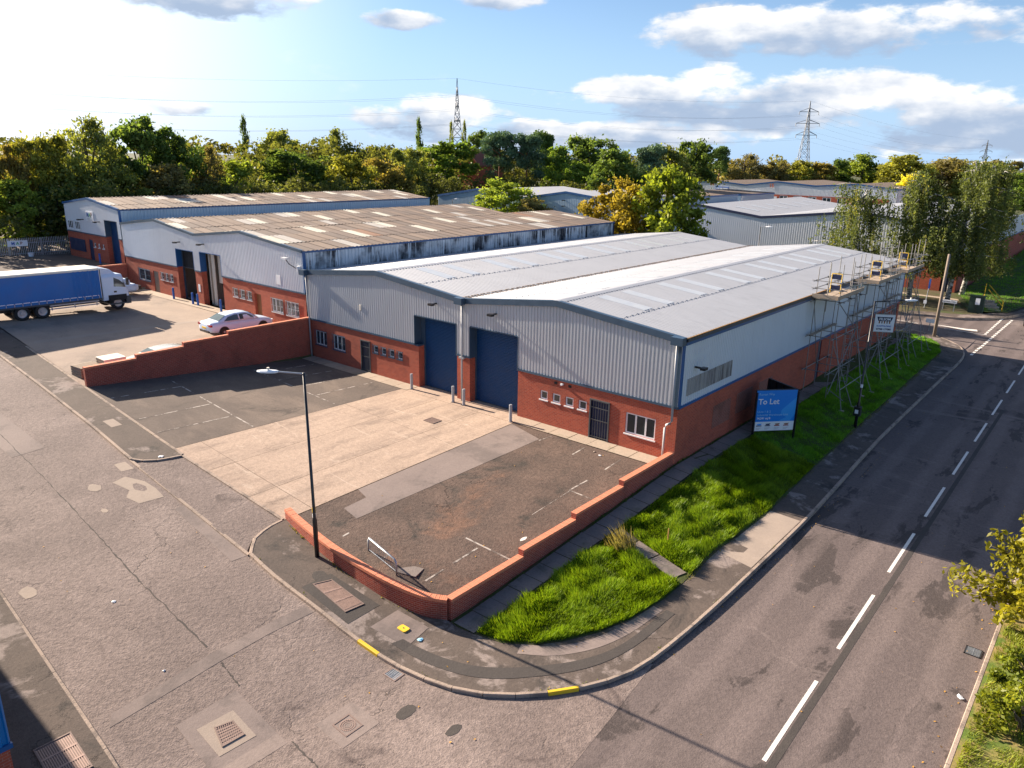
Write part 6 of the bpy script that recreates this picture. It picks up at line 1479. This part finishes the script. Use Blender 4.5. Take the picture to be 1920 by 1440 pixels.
TREES=[
(-77.0, -1.5, 3.3, 10.8, 1.9, 'b', (0.14, 0.115, 0.03), 'orange tinged tree at the extreme left edge of the wood'),
(-78.0, 1.8, 3.3, 12.3, 2.7, 'a', (0.13, 0.135, 0.025), 'golden green tree near the left edge of the wood'),
(-74.1, -2.3, 3.2, 7.5, 3.0, 'c', (0.115, 0.15, 0.024), 'bright lime green bushy tree above the palisade fence'),
(-74.9, 1.7, 3.2, 6.6, 2.7, 'a', (0.06, 0.092, 0.022), 'dark tree leaning over the fence beside the far left warehouse'),
(-76.4, 6.1, 3.4, 14.2, 3.6, 'd', (0.105, 0.12, 0.03), 'tall olive tree with drooping sprays, highest on the left skyline'),
(-79.9, 13.4, 3.5, 14.5, 3.9, 'a', (0.06, 0.092, 0.022), 'tall dark green tree behind the far left warehouse gable'),
(-74.7, 7.8, 3.4, 9.4, 3.5, 'b', (0.105, 0.12, 0.03), 'olive tree low between the two tallest left trees'),
(-80.0, 17.8, 3.5, 13.1, 3.8, 'b', (0.06, 0.092, 0.022), 'dark rounded tree right of the tallest left pair'),
(-75.3, 13.7, 3.4, 8.9, 4.0, 'c', (0.12, 0.105, 0.042), 'brownish thinning tree directly over the far left roof ridge'),
(-80.1, 21.9, 3.5, 11.3, 2.4, 'd', (0.12, 0.105, 0.042), 'thin half bare tree with sky showing through its top'),
(-130.8, 58.2, 4, 16.3, 2.1, 'p', (0.06, 0.092, 0.022), 'narrow poplar standing above the left woodland skyline'),
(-81.9, 26.9, 3.5, 9.2, 4.0, 'c', (0.115, 0.15, 0.024), 'yellow green bushy tree left of the round dark tree'),
(-123.2, 60.8, 4, 14.3, 4.8, 'a', (0.105, 0.12, 0.03), 'broad olive autumn tree rising behind the yellow green ones'),
(-82.7, 36.8, 3.5, 11.0, 5.2, 'a', (0.06, 0.092, 0.022), 'round dark green tree behind the middle of the left roof'),
(-105.0, 60.7, 4, 14.7, 3.9, 'd', (0.105, 0.12, 0.03), 'tall pale olive tree right of the round dark tree'),
(-81.1, 45.7, 3.5, 10.2, 4.3, 'b', (0.13, 0.135, 0.025), 'golden leafy tree beside the tall pale olive tree'),
(-119.5, 82.5, 4, 11.8, 4.1, 'a', (0.06, 0.092, 0.022), 'dark tree on the skyline left of the orange one'),
(-82.3, 53.8, 3.5, 9.7, 4.1, 'b', (0.14, 0.115, 0.03), 'orange and green autumn tree left of the centre'),
(-88.7, 64.6, 3.5, 11.6, 3.8, 'a', (0.105, 0.12, 0.03), 'dull olive tree right of the orange autumn tree'),
(-138.5, 113.9, 4, 18.7, 2.2, 'p', (0.06, 0.092, 0.022), 'narrow poplar left of the tall pylon'),
(-104.4, 88.8, 3.2, 13.9, 6.5, 'a', (0.085, 0.13, 0.022), 'wide mid green tree below the tall pylon'),
(-150.1, 137.8, 4, 19.1, 1.6, 'p', (0.105, 0.12, 0.03), 'slim feathery poplar at the left foot of the pylon'),
(-147.3, 140.5, 4, 19.5, 1.6, 'p', (0.105, 0.12, 0.03), 'slim feathery poplar at the right foot of the pylon'),
(-130.8, 128.6, 4, 17.1, 4.0, 'a', (0.06, 0.092, 0.022), 'small round tree right of the pylon foot'),
(-95.5, 97.2, 2.5, 15.9, 4.8, 'n', (0.055, 0.09, 0.05), 'blue green pine nearest to the tall pylon'),
(-89.7, 99.4, 2.5, 15.2, 4.5, 'n', (0.055, 0.09, 0.05), 'blue green pine with a bare reddish trunk'),
(-86.0, 104.8, 2.5, 14.0, 4.5, 'c', (0.085, 0.13, 0.022), 'mid green bushy tree right of the pines'),
(-96.9, 114.1, 2.5, 16.3, 3.7, 'n', (0.06, 0.092, 0.022), 'taller dark pine rising between the bushy trees'),
(-82.5, 112.2, 2, 17.2, 5.2, 'a', (0.06, 0.092, 0.022), 'tall dark tree over the centre of the far sheds'),
(-78.4, 100.4, 2, 11.0, 4.9, 'b', (0.085, 0.13, 0.022), 'low leafy tree behind the pale blue shed'),
(-62.9, 92.8, 2, 13.8, 5.9, 'c', (0.06, 0.092, 0.022), 'broad dark bushy tree behind the golden sycamore'),
(-60.3, 100.2, 2, 13.7, 4.5, 'n', (0.055, 0.09, 0.05), 'grey green pine left of the tall dark skyline tree'),
(-61.8, 110.9, 1.5, 15.5, 3.7, 'a', (0.105, 0.12, 0.03), 'olive tree behind the green sycamore'),
(-62.4, 121.8, 1, 17.2, 4.2, 'a', (0.06, 0.092, 0.022), 'tall dark tree on the skyline above the green sycamore'),
(-89.7, 192.0, 1, 16.5, 4.0, 'n', (0.06, 0.092, 0.022), 'dark pointed conifer right of the tall dark skyline tree'),
(-84.1, 197.9, 1, 15.5, 6.5, 'd', (0.12, 0.105, 0.042), 'airy brown green tree left of the far pylon'),
(-77.7, 202.7, 1, 13.0, 4.9, 'b', (0.12, 0.105, 0.042), 'small russet tree just left of the far pylon foot'),
(-72.1, 210.2, 1, 13.6, 6.1, 'b', (0.13, 0.135, 0.025), 'golden tree at the foot of the far pylon'),
(-68.0, 214.8, 1, 13.2, 4.9, 'a', (0.14, 0.115, 0.03), 'russet tree right of the far pylon foot'),
(-63.1, 220.6, 1, 14.2, 4.5, 'a', (0.06, 0.092, 0.022), 'small dark tree between the russet and the lime trees'),
(-55.5, 218.7, 1, 15.9, 6.0, 'c', (0.115, 0.15, 0.024), 'lime yellow tree behind the left birch crown'),
(-43.2, 213.6, 1, 15.7, 8.4, 'b', (0.13, 0.135, 0.025), 'large golden domed tree above the birches'),
(-29.7, 165.4, 0, 11.9, 4.9, 'c', (0.34, 0.31, 0.03), 'vivid yellow bush glowing above the birch crowns'),
(-35.3, 225.5, 1, 15.4, 8.5, 'a', (0.12, 0.105, 0.042), 'brown green domed tree right of the golden dome'),
(-26.4, 222.1, 1, 14.0, 6.0, 'b', (0.105, 0.12, 0.03), 'olive tree below the distant lattice mast'),
(-22.3, 232.8, 1, 14.7, 6.1, 'a', (0.12, 0.105, 0.042), 'russet brown tree by the right edge of the skyline'),
(-14.2, 208.7, 1, 11.4, 4.1, 'c', (0.085, 0.13, 0.022), 'green tree at the extreme right edge of the skyline'),
(-58.3, 55.2, 1.2, 9.3, 3.7, 's', (0.115, 0.15, 0.024), 'yellow green shrubby tree in front of the pale blue shed'),
(-52.4, 54.9, 1.2, 7.0, 3.2, 'c', (0.12, 0.105, 0.042), 'brown thinning bush right of the yellow green shrubby tree'),
(-30.7, 43.4, 0, 11.6, 2.8, 's', (0.17, 0.135, 0.02), 'golden brown sycamore behind the main white roof'),
(-25.2, 44.3, 0, 13.2, 3.2, 's', (0.13, 0.16, 0.018), 'large yellow green sycamore behind the main white roof'),
]

for i, (x, y, zb, H, R, k, col, lab) in enumerate(TREES):
    place_tree(k, i, (x, y, zb-.3), H+.3, R*(1.38 if k == 's' else 1.15), tuple(c*(1.7+.4*((i*37) % 10)/10) for c in col), lab, (i*2.399) % 6.283, {'n': 'pine_tree', 'p': 'poplar_tree', 's': 'sycamore_tree'}.get(k, 'tree'), 'trees beyond the warehouses')
for k in PROTO:
    for p in PROTO[k]:
        if not p.get('label'):
            for ch in list(p.children): bpy.data.objects.remove(ch)
            bpy.data.objects.remove(p)

# weeping birches at the junction
def birch(x, y, z, H, R, seed, label, lean=(0, 0), thin=1.0):
    r = np.random.RandomState(seed); t = thing('birch_tree', label, 'tree', (x, y, z), 'weeping birches at the junction')
    m = MB(); lx, ly = lean
    m.tube([(0, 0, -.4), (lx*.25, ly*.25, H*.25), (lx*.6, ly*.6, H*.55), (lx, ly, H*.93)], [.3, .23, .14, .03], 10)
    P = []; T = []
    for i in range(46):
        f = r.uniform(.22, .97); z0 = H*f; a = r.uniform(0, 6.283); ln = R*(1-((f-.45)/.6)**2*.75)*r.uniform(.35, 1.05)
        bx, by = lx*f, ly*f; ex, ey, ez = bx+ln*math.cos(a), by+ln*math.sin(a), z0+H*.06*r.uniform(.2, 1.2)
        if i % 2 == 0: m.tube([(bx, by, z0-H*.06), ((bx+ex)/2, (by+ey)/2, ez), (ex, ey, ez-.3)], [.07, .045, .012], 5)
        for j in range(int(11*thin)):
            g = r.uniform(.25, 1.05); sx, sy, sz_ = bx+(ex-bx)*g+r.normal(0, .35), by+(ey-by)*g+r.normal(0, .35), z0+(ez-z0)*g+r.normal(0, .3)
            dl = r.uniform(1.2, 4.2)*(H/15); dl = min(dl, max(.5, sz_-2.8)); n = int(dl*20); s = r.uniform(0, 1, n)**.9
            q = np.stack([sx+r.normal(0, .13, n)+.2*s, sy+r.normal(0, .13, n), sz_-s*dl], 1); P.append(q); T.append(np.full(n, r.uniform(.2, .65))+r.normal(0, .12, n)+(.35 if r.uniform() < .05 else 0))
    tr = m.build('trunk', K['birch'], None, smooth=True); tr.parent = t; 
    P = np.concatenate(P); T = np.concatenate(T)
    leaf_object('crown', P, np.full(len(P), .125), T, K['leaf'], t, (.125, .155, .052), droop=1.2, aspect=2.0, seed=seed)
    return t
def birch_bark():
    m, nt, b = nodes_mat('birch_bark'); T = NT(nt); p = T.pos()
    n = T.noise(T.scalevec(p, (2, 2, 5)), 1.3, 5, .7); c = T.mix(T.ramp(n, .45, .56), (.55, .53, .50), (.045, .04, .038)); T.L(c, b.inputs['Base Color']); b.inputs['Roughness'].default_value = .85
    return m
K['birch'] = birch_bark()
birch(-4.5, 62.5, -1, 13.8, 5.6, 1, 'weeping birch nearest the scaffold, standing left of the timber pole', (-.6, .5), 1.05)
birch(-.9, 63.3, -1, 15.0, 5.1, 2, 'tallest weeping birch right behind the timber pole', (.6, .6), .95)
birch(-.5, 68.8, -.9, 14.6, 4.9, 3, 'weeping birch farthest right beside the green bank', (1.3, .4), .85)
birch(-9.8, 60.5, -1, 12.4, 5.4, 4, 'thin airy birch left of the others above the white roof edge', (-.8, 0), .8)

# bushes behind the main roof
def bush(x, y, z, R, H, col, label, seed, name='bush', per=150, sz=.16, cat='bush'):
    r = np.random.RandomState(seed); t = thing(name, label, cat, (x, y, z)); cl = []
    for i in range(22):
        a = r.uniform(0, 6.283); f = r.uniform(0, 1); rr = R*math.sqrt(r.uniform(0, 1)); cl.append(((rr*math.cos(a), rr*math.sin(a), H*(.15+.75*f)*(1-.45*(rr/R)**2)), R*r.uniform(.2, .36), r.uniform(.5, 1.2)))
    P, T = clump_leaves(cl, per, r, .4)
    leaf_object('foliage', P, np.full(len(P), sz), T, K['leaf'], t, col, seed=seed)
    m = MB()
    for i in range(6): a = i*1.05; m.tube([(0, 0, -.2), (R*.3*math.cos(a), R*.3*math.sin(a), H*.5), (R*.55*math.cos(a), R*.55*math.sin(a), H*.8)], [.05, .03, .01], 5)
    s = m.build('stems', K['bark'], None); s.parent = t
    return t
bush(-24.6, 47.2, -1, 2.6, 4.9, (.06, .10, .025), 'dark green hedge bush peeping over the main roof', 31)
bush(-18.6, 51.5, -1, 2.2, 5.6, (.10, .12, .03), 'loose green bush left of the slim lamp beyond the roof', 32)
bush(-15.4, 51.8, -1, 2.4, 5.9, (.11, .13, .022), 'yellow green bush right of the slim lamp beyond the roof', 33)
bush(-50.0, 53.5, 1.2, 2.3, 5.0, (.05, .09, .025), 'dark round bush low behind the brown roof ridge', 34)

# young tree and shrubs on the right-hand verge, close to the camera
def near_tree():
    r = np.random.RandomState(77); t = thing('cherry_tree', 'sunlit yellow green young tree leaning in at the right edge', 'tree', (14.55, -2.9, -.9)); m = MB(); P = []; T = []
    m.tube([(0, 0, -.2), (.05, 0, 1.2), (0, .1, 2.6), (.1, .1, 4.6)], [.10, .08, .055, .02], 8)
    for i in range(95):
        z0 = r.uniform(.7, 4.0); a = r.uniform(0, 6.283); ln = r.uniform(1.4, 3.0)*(1-.14*z0); e = Vector((ln*math.cos(a), ln*math.sin(a), z0+r.uniform(-.3, .8)))
        b = Vector((0, 0, z0*.8)); mid = b.lerp(e, .5)+Vector((0, 0, .25)); m.tube([b, mid, e], [.03, .018, .005], 5)
        n = 95
        s = r.uniform(.12, 1.04, n); q = np.stack([np.array(b)+(np.array(mid)-np.array(b))*min(1, 2*k)+(np.array(e)-np.array(mid))*max(0, 2*k-1) for k in s]); P.append(q+r.normal(0, .09, (n, 3))); T.append(r.uniform(.3, .85)+r.normal(0, .15, n))
    tr = m.build('trunk', K['bark'], None, smooth=True); tr.parent = t
    P = np.concatenate(P); T = np.concatenate(T); leaf_object('crown', P, np.full(len(P), .105), T, K['leaf'], t, (.23, .22, .02), droop=.5, aspect=2.1, seed=77)
near_tree()
bush(14.9, -8.2, -.9, 1.15, 1.0, (.20, .23, .025), 'bright yellow green shrub lowest on the right verge', 41, 'shrub', 190, .08, 'shrub')
bush(14.9, -6.0, -.9, 1.05, .9, (.17, .21, .025), 'lime green shrub beside the young tree foot', 42, 'shrub', 190, .08, 'shrub')

# woodland floor growth, distant wood
def belt(name, label, cat, pts, h, w, n, col, sz, per, seed):
    r = np.random.RandomState(seed); cl = []; P = np.array(pts, float); seg = np.linalg.norm(np.diff(P[:, :2], axis=0), axis=1); cum = np.concatenate([[0], np.cumsum(seg)])
    for i in range(n):
        s = r.uniform(0, cum[-1]); k = np.searchsorted(cum, s)-1; k = min(max(k, 0), len(seg)-1); q = P[k]+(P[k+1]-P[k])*(s-cum[k])/seg[k]
        cl.append(((q[0]+r.normal(0, w), q[1]+r.normal(0, w), q[2]+h*r.uniform(.05, .95)), h*r.uniform(.16, .3), r.uniform(.6, 1.2)))
    Q, T = clump_leaves(cl, per, r, .45); o = leaf_object(name, Q, np.full(len(Q), sz), T, K['leaf'], None, col, seed=seed); tag(o, label, cat, kind='stuff'); return o
belt('undergrowth', 'dark tangled undergrowth filling the wood behind the sheds', 'undergrowth', [(-73.5, -14, 3), (-72.3, 2, 3.2), (-72, 20, 3.3), (-76, 42, 3.3), (-84, 62, 3.3), (-96, 84, 3), (-88, 96, 2.5), (-64, 92, 2), (-60, 108, 1.5)], 6.5, 1.6, 420, (.095, .11, .032), .26, 170, 51)
belt('woodland', 'second rank of woodland behind the first trees', 'woodland', [(-86, -12, 3), (-90, 20, 3.5), (-100, 60, 4), (-120, 90, 4), (-118, 120, 3), (-84, 128, 2), (-66, 135, 1.5)], 11.0, 3.0, 330, (.11, .12, .03), .4, 140, 52)
belt('distant_wood', 'distant autumn woodland closing the horizon', 'woodland', [(-330, 10, 2), (-300, 120, 2), (-230, 230, 2), (-150, 285, 1), (-80, 300, 0), (10, 310, 0), (60, 300, 0)], 14.0, 5, 520, (.15, .145, .04), .75, 150, 53)

# ------------------------------------------------------------------ grass
def in_poly(x, y, poly):
    p = np.array(poly); c = np.zeros(len(x), bool); j = len(p)-1
    for i in range(len(p)):
        k = ((p[i, 1] > y) != (p[j, 1] > y)) & (x < (p[j, 0]-p[i, 0])*(y-p[i, 1])/(p[j, 1]-p[i, 1]+1e-12)+p[i, 0]); c ^= k; j = i
    return c
def grass(name, label, poly, dens, hmin, hmax, col, seed, zoff=0.0, clump=1.0, avoid=None, zf=None, patchy=0.0):
    r = np.random.RandomState(seed); p = np.array(poly); x0, y0 = p.min(0); x1, y1 = p.max(0); n = int((x1-x0)*(y1-y0)*dens)
    x = r.uniform(x0, x1, n); y = r.uniform(y0, y1, n); k = in_poly(x, y, poly)
    if avoid is not None: k &= ~in_poly(x, y, avoid)
    x, y = x[k], y[k]
    gx = np.sin(x*2.1+1.3*np.sin(y*1.7))*np.sin(y*1.9+1.1*np.sin(x*2.6))+.6*np.sin(x*5.3+y*3.1)*np.sin(y*4.7-x*2.2)
    if patchy: 
        k = gx+r.normal(0, .5, len(x)) > patchy; x, y, gx = x[k], y[k], gx[k]
    N = len(x); z = (G(x, y) if zf is None else zf(x, y))+zoff
    h = r.uniform(hmin, hmax, N)*(1+.55*clump*np.clip(gx, -.8, 1)); a = r.uniform(0, 6.283, N); ln = h*r.uniform(.2, .9, N)
    # tufts lean together
    la = 2.2*np.sin(x*1.3+.7*y)+1.7*np.sin(y*1.1)+r.normal(0, .7, N)
    w = r.uniform(.012, .026, N)
    base = np.stack([x, y, z-.02], 1); side = np.stack([np.cos(a)*w, np.sin(a)*w, np.zeros(N)], 1); tip = base+np.stack([np.cos(la)*ln, np.sin(la)*ln, h], 1)
    v = np.stack([base-side, base+side, tip], 1).reshape(-1, 3)
    me = bpy.data.meshes.new(name); me.vertices.add(3*N); me.vertices.foreach_set('co', v.ravel().astype(np.float32)); me.loops.add(3*N); me.loops.foreach_set('vertex_index', np.arange(3*N, dtype=np.int32))
    me.polygons.add(N); me.polygons.foreach_set('loop_start', np.arange(0, 3*N, 3, dtype=np.int32)); me.polygons.foreach_set('loop_total', np.full(N, 3, np.int32))
    tint = np.clip(.42+.2*gx+r.normal(0, .17, N)+(r.uniform(0, 1, N) < .05)*.4, 0, .97)
    at = me.attributes.new('tint', 'FLOAT', 'POINT'); at.data.foreach_set('value', np.repeat(tint, 3).astype(np.float32)); me.materials.append(K['blade']); me.update(calc_edges=True)
    o = link(bpy.data.objects.new(name, me)); o.color = (*col, 1); tag(o, label, 'grass', kind='stuff'); return o
inner = lambda y: 1.1
verge_poly = [(1.08, -14.55), (2.0, -14.35), (2.8, -13.8), (3.35, -13.05), (3.95, -11.9), (4.3, -10.75), (4.52, -9), (4.52, -7.8), (4.42, -4.4), (4.62, -.6), (4.37, 6.4)]
cross = [(1.05, -6.2), (1.05, -6.9), (2.9, -7.4), (4.6, -7.8), (4.6, -7.0), (3.1, -6.65)]
grass('verge_grass', 'rough bright green grass on the verge corner by the road', verge_poly+[(1.08, 6.4)], 1900, .10, .26, (.17, .265, .012), 61, clump=1.0, avoid=cross)
grass('verge_grass', 'shaded deep green grass along the long side wall', [(1.0, 6.4), (4.37, 6.4), (4.17, 17.2), (4.0, 28), (3.85, 36.6), (3.1, 40), (2.1, 41.9), (.3, 43), (.3, 38.8), (1.0, 38)], 1100, .07, .17, (.14, .31, .026), 62)
grass('dry_grass', 'tall dry straw grass tuft at the slab crossing', blob(1.75, -7.3, .75, .5, 9, seed=3), 420, .3, .6, (.26, .22, .09), 63)
grass('wall_weeds', 'weeds and moss along the foot of the boundary wall', [(.0, -14.6), (.17, -14.6), (.17, 18), (.0, 18)], 420, .03, .12, (.07, .12, .025), 64, patchy=.2)
grass('verge_grass', 'thin sunlit grass on the right hand verge', [(13.75, -16), (18, -16), (18, 10), (13.75, 10)], 800, .05, .16, (.20, .24, .03), 65, zf=lambda x, y: -.92+np.maximum(0, x-14)*.03, patchy=-.1)
grass('bank_grass', 'mown green grass bank beyond the junction', [(2.4, 59.2), (5.1, 61.3), (6.2, 66), (6.2, 130), (-1.2, 130), (-.8, 69)], 90, .10, .25, (.12, .28, .022), 66, zf=lambda x, y: -.88+np.maximum(0, y-60)*.012)

# fallen leaves and kerb weeds: too many and too small to pick apart
def fallen():
    r = np.random.RandomState(91); P = []
    for (x0, x1, y0, y1, n, off) in ((6.2, 13.4, -16, 40, 70, -.143), (-14, 6, -23, -17.6, 20, -.088), (-5, 5, -17, -12, 12, .012), (12.9, 13.5, -14, 30, 110, -.143), (6.15, 6.5, -10, 36, 70, -.143), (-8, -.5, -14, -1.5, 16, .014), (-8, 2, 54, 62, 220, .05)):
        x = r.uniform(x0, x1, n); y = r.uniform(y0, y1, n); z = np.array([(MRZ(a, b) if x0 > 6 else g1(a, b)) for a, b in zip(x, y)])+off+.008; P.append(np.stack([x, y, z], 1))
    P = np.concatenate(P); N = len(P); a = r.uniform(0, 6.283, N); s = r.uniform(.02, .045, N); d = np.stack([np.cos(a)*s, np.sin(a)*s, r.uniform(0, .02, N)], 1); e = np.stack([-np.sin(a)*s*.6, np.cos(a)*s*.6, np.zeros(N)], 1)
    v = np.stack([P-d, P+e, P+d, P-e], 1).reshape(-1, 3); o = mesh_obj('fallen_leaves', v, [(4*i, 4*i+1, 4*i+2, 4*i+3) for i in range(N)], plain('fallen_leaf', (.45, .24, .04), .9, var=.6, scale=3), center=False)
    tag(o, 'scattered yellow fallen leaves on the roads and forecourt', 'leaves', kind='stuff')
fallen()
def strip_poly(line, w0, w1):
    P = [Vector((p[0], p[1], 0)) for p in line]; A = []; B = []
    for i in range(len(P)):
        d = (P[min(i+1, len(P)-1)]-P[max(i-1, 0)]).normalized(); n = Vector((-d.y, d.x, 0)); A.append(tuple((P[i]+n*w0)[:2])); B.append(tuple((P[i]+n*w1)[:2]))
    return A+B[::-1]
grass('kerb_weeds', 'small weeds and moss along the footway kerbs', strip_poly(kerb_corner[:60], .05, .13), 130, .02, .07, (.14, .16, .03), 71, patchy=.55)
grass('kerb_weeds', 'moss and weeds along the left forecourt edge', strip_poly([(-37, -14.36), (-27.9, -14.58), (-16.8, -14.86)], -.12, -.02), 260, .015, .05, (.16, .15, .03), 72, patchy=.1)
grass('wall_foot_weeds', 'yellowed weeds at the foot of the curved wall', strip_poly(front_wall_line, -.1, -.01), 500, .02, .08, (.20, .17, .04), 73, patchy=.1)
grass('verge_fringe', 'ragged brown fringe between the long verge and the footway', strip_poly([(4.6, -7.8), (4.5, -4.4), (4.7, -.6), (4.45, 6.4), (4.25, 17.2), (4.1, 28), (3.95, 36.6)], -.12, .16), 220, .03, .1, (.15, .15, .05), 74, patchy=-.2)
